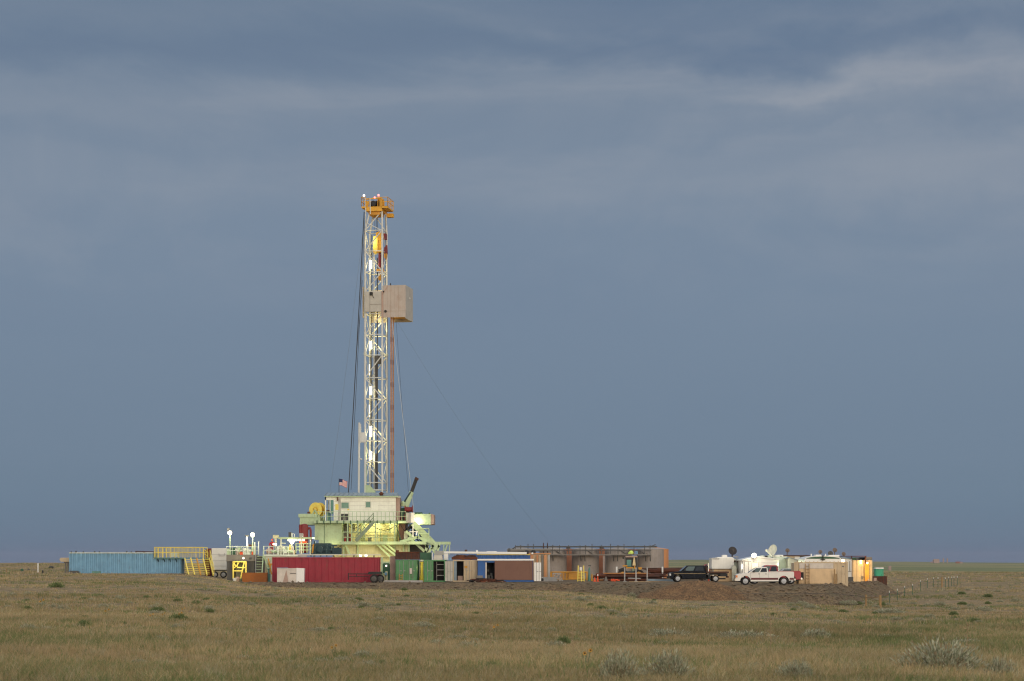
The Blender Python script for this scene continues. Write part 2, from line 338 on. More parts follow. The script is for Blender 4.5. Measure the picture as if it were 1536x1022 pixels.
mb = MB(); mb.box(X(104, Y), X(105, Y), Y - .1, Y + .1, z0, zt - .1); mb.box(X(271, Y), X(272, Y), Y - .1, Y + .1, z0, zl - .1); mb.box(X(105, Y), X(271, Y), Y - .08, Y + .06, z0, z0 + .25); mb.build('frame', M['bluewall'], t)
for p in (107, 114, 125, 142, 149, 190, 197): MB().tube(P(p, 829, Y + 1), P(p, 826.5 + (p % 3) * .4, Y + 1), .09).build('vent', M['dgrey'], t)
mb = MB(); mb.pbox(138, 151, 857, 863, Y - .16, .12); mb.build('hatch', M['teal'], t)
mb = MB(); mb.pbox(103, 118, 857.5, 862, Y - .5, .4); mb.pbox(105, 117, 856.3, 857.5, Y - .5, .3); mb.build('skid', M['dgrey'], t)
mb = MB(); mb.tube(P(204, 827.3, Y + .5), P(232, 828, Y + .5), .05); mb.tube(P(204, 826.6, Y + .5), P(204, 829, Y + .5), .08); mb.beam(P(214, 828, Y + .4), P(222, 831, Y + .4), .12); mb.build('discharge_pipe', M['rust2'], t)
Y = 243.5; zg = ground(X(98, Y), Y)
t = thing('chute', 'tan steel chute on a grey stand poking out behind the blue tank', 'chute', (X(97, Y), Y, zg))
MB().prism([(X(89, Y), Z(839.5, Y)), (X(91, Y), Z(836.8, Y)), (X(106, Y), Z(836.8, Y)), (X(106, Y), Z(843, Y)), (X(91.5, Y), Z(843, Y))], Y, Y + 1.4).build('box', M['tan'], t)
mb = MB(); mb.pbox(97, 99, 843, 860, Y + .3, .2); mb.pbox(101, 103, 843, 860, Y + .3, .2); mb.pbox(96, 104, 843, 845, Y + .2, .5); mb.build('stand', M['grey'], t)
# yellow railed walkway
Y = 239.55; zp = Z(836.5, Y)
t = thing('walkway', 'yellow railed walkway along the top of the blue tank', 'walkway', (X(270, Y), Y, zp - .15))
mb = MB(); mb.box(X(231, Y), X(313, Y), Y, Y + 3.2, zp - .12, zp - .02); mb.build('deck', M['teal'], t)
def railing(mb, p, q, h, n, r=.035, mids=(.5,), balu=0):   # a guard rail from p to q at deck level
    p, q = Vector(p), Vector(q); u = Vector((0, 0, 1))
    for k in range(n + 1):
        a = p.lerp(q, k / n); mb.tube(a, a + u * h, r, 5)
    for f in (1.0,) + tuple(mids): mb.tube(p + u * h * f, q + u * h * f, r, 5)
    for k in range(balu):
        a = p.lerp(q, (k + .5) / balu); mb.tube(a + u * .06, a + u * h, r * .6, 4)
    return mb
for yy, h in ((Y, 1.22), (Y + 3.1, 1.22)):
    railing(MB(), (X(231.5, Y), yy, zp), (X(305, Y), yy, zp), h, 12, .04, (.5,), 18).build('railing', M['yellow'], t)
mb = MB(); railing(mb, (X(305.6, Y), Y, zp), (X(312, Y), Y, zp - .3), .95, 2, .04); mb.build('end_railing', M['yellow'], t); mb = MB(); railing(mb, (X(231.5, Y), Y + .1, zp), (X(231.5, Y), Y + 3.0, zp), 1.22, 3, .04); mb.build('end_railing', M['yellow'], t)
for p in range(236, 272, 9): MB().beam((X(p, Y), Y + .05, zp - .14), (X(p + 1.5, Y), Y + .35, zp - .5), .07).build('bracket', M['dteal'], t)
zg = ground(X(297, 236), 236)
t = thing('stairs', 'wide yellow steel stairs beside the blue tank with several sloping stringers', 'stairs', (X(297, 236), 236, zg))
for k, p in enumerate((277, 286, 295, 304.5, 314)):
    a = P(p, 838, 238); b = Vector((X(p + 6, 235.6), 235.6, zg)); MB().beam(a, b, .12, .26).build('stringer', M['ochre' if k in (2,) else 'yellow'], t)
for k in range(9):
    f = (k + .5) / 9.2; mb = MB(); yy = 238 - 2.4 * f; zz = Z(838, 238) * (1 - f) + zg * f; mb.box(X(277.6 + 6 * f, 238), X(313.4 + 6 * f, 238), yy - .13, yy + .13, zz - .03, zz + .02); mb.build('tread', M['yellow'], t)
mb = MB(); railing(mb, P(314, 838, 238) + Vector((.08, 0, .05)), (X(320, 235.6) + .08, 235.6, zg + .05), .95, 3, .035); mb.build('handrail', M['yellow'], t)
Y = 242.5
mb = MB(); mb.pbox(256, 268, 829.5, 835.8, Y - 2.2, 1.3); mb.pbox(257, 267, 828.8, 829.5, Y - 2.1, 1.0); solo(mb, 'shaker_box', M['palerail'], 'pale mint shaker box on the blue tank behind the yellow railing', 'machine', bev=.03)
zg = ground(X(313, 243), 243)
t = thing('shed', 'narrow dark red steel shed squeezed between yellow stairs and white trailer', 'shed', (X(314, 243), 243, zg))
mb = MB(); mb.corr(X(307, 243), X(317.5, 243), 243, zg, Z(825, 243), .25, .04); mb.box(X(307, 243), X(317.5, 243), 243.03, 246, zg, Z(825, 243)); mb.build('wall', M['darkred'], t)
mb = MB(); mb.prism([(X(306, 243), Z(826, 243)), (X(312, 243), Z(823, 243)), (X(318, 243), Z(823, 243)), (X(318, 243), Z(825, 243)), (X(306, 243), Z(826.5, 243))], 242.9, 246.1); mb.build('roof', M['darkred'], t)
Y = 240.; zg = ground(X(329, Y), Y)
t = thing('box_trailer', 'plain white box trailer on wheels between yellow stairs and grey deck tank', 'trailer', (X(329, Y), Y, zg))
mb = MB(); mb.pbox(317.3, 339.6, 822.5, 855, Y, 2.6); mb.build('body', M['white'], t, bev=.03)
for q in (832, 841, 849): MB().pbox(317.5, 339.4, q, q + .4, Y - .03, .05).build('trim', M['lgrey'], t)
mb = MB(); mb.tube(P(328.5, 830, Y - .12), P(328.5, 834, Y - .12), .025); mb.tube(P(328.5, 834, Y - .12), P(336.5, 834, Y - .12), .025); mb.tube(P(336.5, 834, Y - .12), P(336.5, 830, Y - .12), .025); mb.build('rack', M['lgrey'], t)
MB().pbox(318, 339, 855, 856.5, Y + .2, 2.2).build('chassis', M['dgrey'], t)
def wheel(mb_parent, c, r=.42, w=.25, ax='y', rim='lgrey', local=False):
    t_ = MB().lathe([(r * .62, -w / 2), (r * .93, -w / 2), (r, -w * .34), (r, w * .34), (r * .93, w / 2), (r * .62, w / 2)], c, 20, ax).build('tyre', M['rubber'], mb_parent, True, local=local)
    MB().lathe([(r * .12, -w / 2 - .035), (r * .28, -w / 2 - .03), (r * .34, -w / 2 - .012), (r * .56, -w / 2 - .016), (r * .63, -w / 2 - .006), (r * .63, w / 2 + .006), (r * .2, w / 2 + .012)], c, 16, ax).build('rim', M[rim], t_, True, local=local)
    return t_
for p in (322, 335): wheel(t, (X(p, Y), Y + .2, zg + .38), .4)
# mud tank with deck
Y = 232.; zg = 0.0
t = thing('mud_tank', 'grey steel mud tank with a railed deck beneath two floodlight poles', 'tank', (X(361, Y), Y, zg))
MB().pbox(339.6, 382, 832.3, 842, Y, 3.4).build('deck_beam', M['grey'], t)
for p0, p1 in ((340.2, 349), (369.5, 381)): MB().box(X(p0, Y), X(p1, Y), Y + .15, Y + 3.2, -.4, Z(842, Y)).build('leg_wall', M['dgrey'], t)
MB().box(X(349, Y), X(369.5, Y), Y + 2.6, Y + 3.1, -.3, Z(842, Y)).build('back_panel', M['rigyellow'], t)
for yy in (Y, Y + 3.3): railing(MB(), (X(340, Y), yy, Z(832.3, Y)), (X(381.5, Y), yy, Z(832.3, Y)), .95, 5, .035).build('railing', M['palerail'], t)
mb = MB(); mb.pbox(340.6, 344.6, 824, 832.3, Y + .6, .8); mb.build('pedestal', M['mint'], t)
mb = MB(); mb.pbox(346.5, 352, 822, 832.3, Y + 1.5, 1.0); mb.build('control_box', M['dkgreen'], t, bev=.03)
for p, q, m_ in ((353, 823, 'palerail'), (357, 821.5, 'mint'), (366, 822, 'palerail'), (372, 823.5, 'palerail'), (379.5, 820, 'mint')):
    mb = MB(); mb.tube(P(p + 1, 832.3, Y + 2.4), P(p + 1, q, Y + 2.4), .28, 10); mb.tube(P(p + 1, q + 2, Y + 2.0), P(p + 1, q + 2, Y + 3), .16, 8); mb.build('agitator', M[m_], t, True)
MB().tube(P(365.2, 837.5, Y - .06), P(365.2, 837.5, Y + .02), .12).build('deck_lamp', M['lampdim'], t)
mb = MB(); mb.pbox(373.5, 377, 836.5, 839.5, Y - .1, .09); mb.build('cover_plate', M['dgrey'], t)
for k, (p0, q0, p1, q1) in enumerate(((351, 842, 351, 869), (369, 842, 369, 858), (351, 842, 355, 852), (358.5, 842, 355, 852), (367, 842, 362, 866), (351, 856.5, 365, 856.5), (351, 851.5, 369, 851.5))):
    pass
tf = thing('stand', 'bright yellow steel frame stand in the opening under the grey mud tank', 'frame', (X(359, 231.5), 231.5, 0))
mb = MB()
for (p0, q0, p1, q1) in ((350, 842.3, 350, 869), (369, 842.3, 369, 859), (350.5, 843, 354.5, 852), (358, 843, 354.5, 852), (366.5, 843, 361, 868), (350, 856.5, 364, 856.5), (350, 851.5, 368.6, 851.5), (350, 842.8, 369, 842.8)):
    mb.beam(P(p0, q0, 231.5), P(p1, q1, 231.5), .16, .13)
mb.build('frame_bars', M['yellow'], tf)
mb = MB(); mb.lathe([(.2, 0), (.22, .38), (.2, .4)], (X(352, 231), 231, 0), 12); solo(mb, 'bucket', M['white'], 'white plastic bucket under the yellow frame stand', 'bucket', smooth=True)
mb = MB(); mb.lathe([(.24, 0), (.26, .5), (.23, .55)], (X(356.5, 231.6), 231.6, 0), 12); solo(mb, 'drum', M['pinkrust'], 'small pinkish drum beside the white plastic bucket', 'drum', smooth=True)
def small(kind, px, base, top, w, Yd, m_, label, cat, shape='drum', **kw):
    mb = MB(); z = Z(base, Yd); h = Z(top, Yd) - z; r = w / 2 * Yd / F
    if shape == 'drum': mb.lathe([(r, 0), (r * 1.04, h * .1), (r, h * .15), (r, h * .8), (r * .8, h * .92), (r * .3, h)], (X(px, Yd), Yd, z), 14)
    else: mb.box(X(px, Yd) - r, X(px, Yd) + r, Yd, Yd + r * 1.6, z, z + h)
    return solo(mb, kind, M[m_], label, cat, smooth=shape == 'drum', bev=.02 if shape != 'drum' else 0, **kw)
small('keg', 356.3, 832.3, 827.2, 3, 232.7, 'darkred', 'small dark red keg on the grey mud tank deck', 'keg')
small('canvas_bag', 361.8, 832.3, 828, 5, 232.7, 'orange', 'bright orange bag lying on the grey mud tank deck', 'bag', 'box')
small('gas_bottle', 378.6, 832.3, 827.5, 2.4, 232.6, 'orange', 'orange gas bottle at the stair end of the grey deck', 'bottle')
small('pipe_box', 377, 820.5, 817, 9, 234.4, 'rust', 'rust coloured box raised behind the grey deck railing', 'box', 'box')
for p, q in ((382.5, 814), (388, 813)):
    pass
# floodlight poles
def flood(px, base, py, Yd, label, hood=True, m_='mint', power=900):
    t = thing('floodlight_pole', label, 'floodlight', (X(px, Yd), Yd, Z(base, Yd)), 0, 'lit floodlight poles')
    MB().tube(P(px, base, Yd), P(px, py + 2, Yd), .07, 8).build('pole', M[m_], t, True)
    h = MB(); c = P(px, py, Yd); h.box(c.x - .24, c.x + .24, Yd + .02, Yd + .3, c.z - .22, c.z + .26); h.build('housing', M['dgrey'], t, bev=.04)
    MB().lathe([(.22, -.12), (.2, -.02), (.1, .03), (.02, .04)][::-1], (c.x, Yd - .05, c.z), 16, 'y').build('lamp_lens', M['lamp'], t, True)
    if hood: MB().box(c.x - .36, c.x - .08, Yd + .1, Yd + .36, c.z + .27, c.z + .55).build('ballast', M['dgrey'], t)
    lamp('POINT', (c.x, Yd - .6, c.z - .05), power, (1, .93, .72), .3); return t
flood(345, 832.3, 799.5, 232.5, 'taller lit floodlight pole at the end of the grey deck', power=170)
flood(379, 832.3, 802.5, 233, 'lit floodlight pole beside the pale green deck stairs', False, power=170)
t = thing('tube_light_post', 'slim post with a vertical white tube light under a dark cap', 'lamp post', P(371, 832.3, 233))
MB().beam(P(371.4, 832.3, 233), P(370.2, 804.5, 233), .12).build('post', M['palerail'], t)
MB().tube(P(371, 819, 232.85), P(370.3, 806, 232.85), .07).build('tube_lamp', M['tube'], t)
MB().pbox(367.5, 372.5, 802.8, 804.8, 232.8, .5).build('cap', M['dgrey'], t)
# pale green deck stair
Y = 230.5
t = thing('deck_stairs', 'pale green steel stairs climbing to the mud tank deck', 'stairs', (X(388, Y), Y, 0))
for p, m_ in ((383.2, 'grey'), (393.5, 'mint')):
    MB().beam((X(p - (1.5 if p > 390 else 0), Y - 1.5), Y - 1.5, .0), P(p + (1.5 if p > 390 else 0), 832.5, Y + 1.4), .09, .3).build('stringer', M[m_], t)
for k in range(10):
    f = (k + .5) / 10; zz = Z(832.5, Y + 1.4) * f; MB().box(X(383.6, Y), X(392.8, Y), Y - 1.5 + 2.9 * f - .12, Y - 1.5 + 2.9 * f + .12, zz - .03, zz + .02).build('tread', M['mint'], t)
mb = MB(); railing(mb, (X(393, Y - 1.5), Y - 1.5, .1), P(395.5, 831.5, Y + 1.4), .95, 3, .04); mb.build('handrail', M['mint'], t)
MB().box(X(382.6, Y), X(394, Y), Y + 1.9, Y + 2.0, 0, Z(834, Y)).build('back_wall', M['dgrey'], t)
for p in (382.3, 388.0):
    mb = MB(); mb.tube(P(p, 832.5, 233), P(p, 813 + (385 - p) * .15, 233), .06); solo(mb, 'vent_pipe', M['palerail'], 'thin pale standpipe rising behind the deck stairs', 'pipe', 'standpipes behind the deck stairs')
mb = MB(); a = 228.
mb.prism([(X(363.5, a), -.05), (X(399.3, a), -.05), (X(400.5, a), Z(859.3, a)), (X(362.8, a), Z(859.3, a))], a, a + .06); mb.prism([(X(363.5, a), -.05), (X(399.3, a), -.05), (X(400.5, a), Z(859.3, a)), (X(362.8, a), Z(859.3, a))], a + 1.6, a + 1.66)
mb.box(X(363.2, a), X(363.7, a), a + .06, a + 1.6, -.05, Z(859.3, a)); mb.box(X(399.6, a), X(400.1, a), a + .06, a + 1.6, -.05, Z(859.3, a)); mb.box(X(363.7, a), X(399.6, a), a + .06, a + 1.6, 0, .06)
solo(mb, 'skip', M['rustorange'], 'low open rust orange skip in front of the deck stairs', 'skip')
# pump tank behind the crimson container
Y = 231.5
t = thing('pump_tank', 'pale steel pump tank with railed deck behind the red container', 'tank', (X(422, Y), Y, 0))
MB().prism([(X(396.5, Y), Z(833, Y)), (X(448, Y), Z(833, Y)), (X(448, Y), 0), (X(404, Y), 0)], Y, Y + 3.2).build('tank_wall', M['offwhite'], t)
MB().pbox(395.5, 449, 832, 834.3, Y - .15, 3.5).build('deck_edge', M['palerail'], t)
mb = MB(); mb.beam(P(396.5, 834.5, Y - .1), P(404.5, 860, Y - .1), .2); mb.beam(P(409, 835, Y - .1), P(401, 852, Y - .12), .1); mb.build('brace', M['mint'], t)
mb = MB(); mb.pbox(401, 408.5, 845.5, 847, Y - .2, .15); mb.beam(P(402.5, 838, Y - .3), P(407.5, 862, Y - .3), .12); mb.beam(P(406, 847, Y - .3), P(404, 862, Y - .3), .1); mb.build('orange_strut', M['ochre'], t)
railing(MB(), P(396, 832, Y), P(440, 832, Y), .95, 6, .035).build('railing', M['palerail'], t)
mb = MB(); mb.tube((X(403, 229), 229, 0), P(403, 861, 229), .2, 10); mb.tube(P(403, 861, 229), P(403, 853.5, 229), .11, 10); mb.lathe([(.05, 0), (.24, .02), (.24, .06), (.05, .08)], P(403, 854, 229), 14); solo(mb, 'valve_stand', M['teal'], 'teal valve stand at the corner of the red container', 'valve', smooth=True)
def pump(px, base, top, Yd, label, m_='palerail'):
    t = thing('pump', label, 'pump', P(px, base, Yd), 0, 'pumps on the pump tank deck'); s = Yd / F; h = Z(top, Yd) - Z(base, Yd); b = ORIG[t.name]
    MB().lathe([(h * .16, -.26), (h * .42, -.25), (h * .5, -.2), (h * .5, .2), (h * .42, .25), (h * .16, .26)], (b.x, b.y + .2, b.z + h * .52), 20, 'y').build('casing', M[m_], t, True)
    MB().tube((b.x + .2, b.y + .1, b.z + h * .5), (b.x + 1.0, b.y + .1, b.z + h * .5), h * .25, 10).build('motor', M['mint'], t, True)
    MB().box(b.x - h * .45, b.x + 1.0, b.y - .2, b.y + .5, b.z, b.z + .14).build('base_plate', M['grey'], t)
    MB().path([(b.x - .1, b.y + .4, b.z + h * .9), (b.x - .1, b.y + .4, b.z + h * 1.25), (b.x + .5, b.y + .4, b.z + h * 1.25)], .07).build('outlet_pipe', M['palerail'], t)
    return t
pump(421.5, 832, 818.5, 232.6, 'big round cream pump casing on the pump tank deck', 'offwhite')
pump(404, 832, 822.5, 232.4, 'small pink tinted pump casing next to the deck railing', 'pinkrust')
pump(427.5, 832, 824.5, 232.0, 'low pale mint pump between the big casing and yellow lamp')
t = thing('pump_shelter', 'open pale steel shelter with strip lights over the pump tank', 'shelter', P(440, 832, 234))
for p in (421.5, 437.5, 452.2, 465.5):
    for yy in (232.2, 234.6): MB().beam((X(p, yy), yy, Z(832, yy)), (X(p, yy), yy, Z(808.5, yy)), .14).build('post', M['offwhite'], t)
MB().pbox(417, 468, 806, 808.6, 232, 2.9).build('roof_beam', M['mint'], t)
for p0, p1 in ((432, 445.5), (448, 457)): MB().tube(P(p0, 810.3, 232.4), P(p1, 810.3, 232.4), .1).build('strip_lamp', M['tube'], t)
MB().sphere(P(438, 812.5, 232.1), .24).build('bulb_lamp', M['lamp'], t, True)
mb = MB(); mb.pbox(449, 460, 812, 816.2, 233, .9); mb.build('orange_cover', M['orange'], t, bev=.05)
mb = MB(); mb.pbox(432.7, 437, 798.5, 805.9, 233, .5); mb.build('vent_box', M['dgrey'], t)
mb = MB(); mb.path([P(438.4, 806, 233), P(438.4, 800.5, 233), P(441.6, 801.3, 233), P(441.6, 806, 233)], .05); mb.build('lamp_arm', M['cleanwhite'], t)
railing(MB(), P(444, 830, 232), P(466, 830, 232), 1.1, 4, .05, (.33, .66)).build('railing', M['mint'], t)
t = thing('sign_post', 'pale yellow panel on a post beside the pump shelter', 'sign', P(413.6, 832, 233))
mb = MB(); mb.pbox(409.2, 418, 802.6, 807.8, 232.9, .25); mb.build('panel', M['rigyellow'], t, bev=.03)
mb = MB(); mb.prism([(X(412, 233), Z(807.8, 233)), (X(415, 233), Z(807.8, 233)), (X(414.2, 233), Z(832, 233)), (X(412.8, 233), Z(832, 233))], 232.95, 233.1); mb.build('post', M['offwhite'], t)
MB().tube(P(409.5, 816.3, 232.2), P(415, 817, 232.2), .09).build('strip_lamp', M['tube'], t)
for p, q, w, m_, l_ in ((417, 819, 3, 'palerail', 'slim pale tank cylinder beside the round pump casing'), (431.5, 819, 3.4, 'mint', 'tall mint green cylinder under the shelter bulb'), (435, 817, 3, 'yellow', 'yellow upright cylinder beneath the bright shelter bulb'), (438, 820, 3.6, 'pinkrust', 'pinkish upright cylinder at the shelter post'), (443, 817, 3, 'black', 'black upright cylinder under the strip light'), (441, 825, 5, 'tan', 'stout tan cylinder at the edge of the pump deck')):
    small('cylinder_vessel', p, 832, q, w, 232.3, m_, l_, 'vessel')
t = thing('separator', 'dark red upright separator vessel with bent side pipe under the rig box', 'vessel', P(456, 830, 241))
MB().lathe([(.3, 0), (.5, .1), (.5, 3.2), (.42, 3.45), (.15, 3.55)], P(456.3, 830, 241), 18).build('shell', M['darkred'], t, True)
MB().tube(P(451, 830, 240.7), P(450.6, 787, 240.7), .18, 10).build('standpipe', M['darkred'], t, True)
MB().path([P(461, 795, 241), P(463.5, 791.5, 241), P(465.5, 793, 241), P(466, 797, 241), P(466, 812, 241)], .13, 10).build('side_pipe', M['darkred'], t, True)
t = thing('junction_box', 'grey box on a white post in front of the red vessel', 'box', P(451.6, 831, 232.5))
mb = MB(); mb.pbox(448.8, 454.4, 800, 806, 231.8, .35); mb.build('housing', M['lgrey'], t, bev=.03); MB().tube(P(451.6, 806, 231.95), P(451.6, 832, 231.95), .06).build('post', M['offwhite'], t)
t = thing('engine_skid', 'dark teal engine skid under the green rig cabin', 'engine', P(485, 836, 238))
mb = MB(); mb.pbox(470, 497, 815, 833, 239, 1.6); mb.build('block', M['dteal'], t, bev=.1)
mb = MB()
for p in (466.5, 472, 481, 490, 500): mb.beam(P(p, 835, 238), P(p, 812 + (p > 475) * 5, 238), .16)
for q in (818.5, 825, 831): mb.beam(P(466.5, q, 238), P(506, q, 238), .12)
mb.build('frame', M['dteal'], t)
MB().lathe([(.1, -.1), (.36, -.08), (.36, .08), (.1, .1)], P(480, 824, 237.9), 18, 'y').build('flywheel', M['dteal'], t, True)
MB().pbox(498, 512, 822, 833, 239, 1.4).build('radiator', M['dteal'], t, bev=.04)
MB().tube(P(468.6, 830, 237.8), P(470.2, 816, 237.8), .1).build('yellow_hose', M['ochre'], t)

# ---------------------------------------------------------------- crimson container and what stands at it
Y = 222.; zt = Z(836, Y)
t = thing('cargo_container', 'long crimson ribbed steel container in front of the rig', 'container', (X(488, Y), Y, 0))
mb = MB(); x0, x1 = X(409, Y), X(567.5, Y); mb.corr(x0, x1, Y, .16, zt - .12, .74, .05); mb.corry(Y + .1, Y + 2.4, x1, .16, zt - .12, .3, .05, 1); mb.box(x0, x0 + .05, Y + .05, Y + 2.4, .1, zt - .12); mb.box(x0, x1, Y + 2.38, Y + 2.44, .1, zt - .12); mb.box(x0 + .05, x1, Y + .06, Y + 2.36, zt - .2, zt - .13); mb.build('ribbed_wall', M['redwall'], t)
mb = MB()
for a in (x0 - .05, x1 - .05):
    for yy in (Y - .07, Y + 2.35): mb.box(a, a + .14, yy, yy + .14, 0, zt)
for yy in (Y - .06, Y + 2.36): mb.box(x0 + .09, x1 - .05, yy, yy + .12, zt - .12, zt - .01); mb.box(x0 + .09, x1 - .05, yy, yy + .12, .0, .16)
mb.build('frame', M['redwall'], t)
t = thing('pipe_bridge', 'pale steel beam with work lights along the top of the red container', 'beam', P(510, 836, 223.3))
mb = MB(); mb.pbox(447, 571, 831.6, 833.2, 223, .4); mb.build('beam', M['offwhite'], t)
mb = MB(); mb.pbox(446.5, 460, 833.2, 836, 223, .5); mb.build('block', M['lgrey'], t)
for p in (470, 500, 530, 560): MB().pbox(p, p + 1.6, 833.2, 836, 223.1, .3).build('support', M['dgrey'], t)
for p, m_ in ((540.5, 'lamp'), (549, 'lamp'), (503, 'yellow'), (510, 'yellow')): MB().pbox(p - 1.4, p + 1.4, 833.4, 834.6, 222.9, .12).build('work_lamp' if m_ == 'lamp' else 'yellow_strip', M[m_], t)
Y = 218.8
t = thing('crate', 'pinkish white two-part crate against the red container', 'crate', (X(435, Y), Y, 0))
MB().box(X(415.5, Y), X(444, Y), Y, Y + 1.2, -.1, Z(852.5, Y)).build('box', M['paleply'], t, bev=.02)
MB().prism([(X(444.3, Y), -.1), (X(455.6, Y), -.1), (X(456.3, Y), Z(852.8, Y)), (X(444.3, Y), Z(852.2, Y))], Y + .05, Y + 1.1).build('end_box', M['cleanwhite'], t)
MB().box(X(415, Y), X(431, Y), Y - .03, Y + 1.0, Z(852.5, Y), Z(851.8, Y)).build('lid', M['bluewall'], t)
MB().prism([(X(424, Y), -.05), (X(433, Y), -.05), (X(429.5, Y), Z(855, Y))], Y - .04, Y - .01).build('brace', M['pinkrust'], t)
MB().pbox(435, 444, 860, 860.8, Y - .03, .04).build('strap', M['dgrey'], t)
Y = 219.3
t = thing('flat_trailer', 'small black two-wheeled trailer parked against the red container end', 'trailer', (X(552, Y), Y, 0))
mb = MB(); mb.pbox(522, 560, 860.5, 861.7, Y + .3, .12); mb.pbox(522, 553, 864.5, 865.3, Y + .3, .1); mb.pbox(522, 523.2, 859.8, 870, Y + .25, .12); mb.pbox(534, 535, 860.5, 865, Y + .3, .1); mb.build('drawbar', M['black'], t)
MB().prism([(X(551, Y), Z(862, Y)), (X(553, Y), Z(857.8, Y)), (X(572, Y), Z(857.8, Y)), (X(572, Y), Z(862, Y))], Y, Y + 1.6).build('deck', M['black'], t)
for yy in (Y + .02, Y + 1.6): wheel(t, (X(561, Y), yy, .42), .45, .26, rim='dgrey')
wheel(t, (X(570, Y), Y + .5, .42), .45, .26, rim='dgrey')
# ---------------------------------------------------------------- the drilling rig
Y = 244.
t = thing('rig_substructure', 'tall pale green rig substructure with lit cream walls and railed walkway', 'rig base', (X(545, Y), Y, 0))
MB().box(X(446, Y), X(474, Y), Y + 1.2, Y + 7, Z(776, Y), Z(770.6, Y)).build('box_lip', M['mint'], t)
MB().box(X(448, Y), X(473, Y), Y + 1.3, Y + 7, Z(787, Y), Z(776, Y)).build('winch_box', M['mint'], t)
MB().box(X(472, Y), X(512.6, Y), Y + .1, Y + 6.5, Z(810, Y), Z(785, Y)).build('cabin', M['mint'], t)
MB().box(X(478, Y), X(512.6, Y), Y + .1, Y + 6.5, Z(817, Y), Z(810, Y)).build('cabin_skirt', M['mint'], t)
MB().box(X(486.2, Y), X(486.7, Y), Y + .06, Y + .1, Z(816, Y), Z(786, Y)).build('seam', M['dkgreen'], t)
MB().box(X(472, Y), X(610, Y), Y - .7, Y + 9, Z(785, Y), Z(781.6, Y)).build('floor_deck', M['mint'], t)
for p in range(476, 606, 10): MB().box(X(p, Y), X(p + 1.2, Y), Y - .85, Y - .7, Z(786.5, Y), Z(781, Y)).build('bracket', M['dkgreen'], t)
railing(MB(), P(473, 781.6, Y - .65), P(609, 781.6, Y - .65), 1.12, 22, .03, (.5,)).build('deck_railing', M['mint'], t)
# recess under the floor, lit from inside
b = Y + 4.5
MB().box(X(512.6, Y), X(606, Y), b, b + .2, Z(814, b), Z(785.5, Y)).build('recess_wall', M['rigyellow'], t)
MB().box(X(512.6, Y), X(521, Y), b - 2, b - 1.9, Z(814, b), Z(785.5, Y)).build('alcove_shade_panel', M['grey'], t)  # grey panel stands in for the shade of the alcove
mb = MB()
for p in (541, 553, 565, 577, 590): mb.box(X(p, b), X(p + .6, b), b - .05, b, Z(813, b), Z(786, b))
for q in (793, 802): mb.box(X(540, b), X(603, b), b - .08, b - .03, Z(q + .5, b), Z(q, b))
mb.build('wall_ribs', M['rigyellow'], t)
MB().box(X(597.5, Y), X(607, Y), Y + 1.2, Y + 8, Z(815, Y), Z(785, Y)).build('corner_column', M['brownpanel'], t)
MB().prism([(X(592.6, Y), Z(787, Y)), (X(593.6, Y), Z(787, Y)), (X(602, Y), Z(811.5, Y)), (X(600.5, Y), Z(812, Y))], Y + .9, Y + 1.1).build('gusset', M['dkgreen'], t)
MB().box(X(512, Y), X(640, Y), Y - 1.2, Y + 9, Z(817, Y), Z(812.6, Y)).build('lower_deck', M['mint'], t)
MB().box(X(512, Y), X(612, Y), Y + .9, Y + 1.1, Z(836, Y), Z(817, Y)).build('lower_wall', M['rigyellow'], t)
MB().box(X(497, Y), X(512, Y), Y + 1.6, Y + 1.8, 0, Z(817, Y)).build('side_wall', M['rigyellow'], t)
MB().box(X(512, Y), X(592, Y), Y + 1.4, Y + 1.6, 0, Z(836, Y)).build('base_wall', M['rigyellow'], t)
for p in (514, 535, 590, 604, 612): MB().box(X(p, Y), X(p + 2, Y), Y + .6, Y + .9, 0, Z(817, Y)).build('column', M['mint'], t)
for p0, q0, p1, q1 in ((566, 817, 588, 838), (573, 817, 597, 836), (581, 817, 603, 836), (518.5, 818, 525, 832)): MB().beam(P(p0, q0, Y), P(p1, q1, Y), .32, .22).build('brace', M['mint'], t)
railing(MB(), P(514.5, 812.6, Y - 1.1), P(592, 812.6, Y - 1.1), 1.15, 3, .045, (.45,)).build('lower_railing', M['mint'], t)
mb = MB()
for p in (521.5, 527.5, 537, 563, 592): mb.beam(P(p, 812.6, Y - 1.0), P(p, 785, Y - 1.0), .14)
mb.build('walkway_posts', M['mint'], t)
# gear standing and hanging in the recess
for p, q0, q1, r in ((543, 786, 813, .07), (546.5, 786, 813, .1), (571, 786, 813, .06), (585, 786, 800, .09), (595, 786, 813, .12)): MB().tube(P(p, q1, b - .5), P(p, q0, b - .5), r, 8).build('riser_pipe', M['stairgreen'], t, True)
for p0, p1, q0, q1, m_ in ((515, 520, 795, 813, 'dkgreen'), (575, 582, 803, 813, 'mint'), (553, 558, 806, 813, 'grey'), (524, 527, 801, 813, 'darkred')): MB().box(X(p0, b), X(p1, b), b - 1.3, b - .6, Z(q1, b), Z(q0, b)).build('cabinet', M[m_], t, bev=.04)
for a0, a1, d_ in ((P(520, 786, Y + 1), P(541, 787, Y + 1.5), .5), (P(556, 786, Y + 2), P(594, 788, Y + 2), .7), (P(600, 786, Y + .4), P(622, 800, Y + .4), .6), (P(476, 818, Y + .3), P(512, 819, Y + .3), .5)): MB().path([a0.lerp(a1, k / 8) - Vector((0, 0, d_ * 4 * (k / 8) * (1 - k / 8))) for k in range(9)], .045, 6).build('hose', M['black'], t, True)
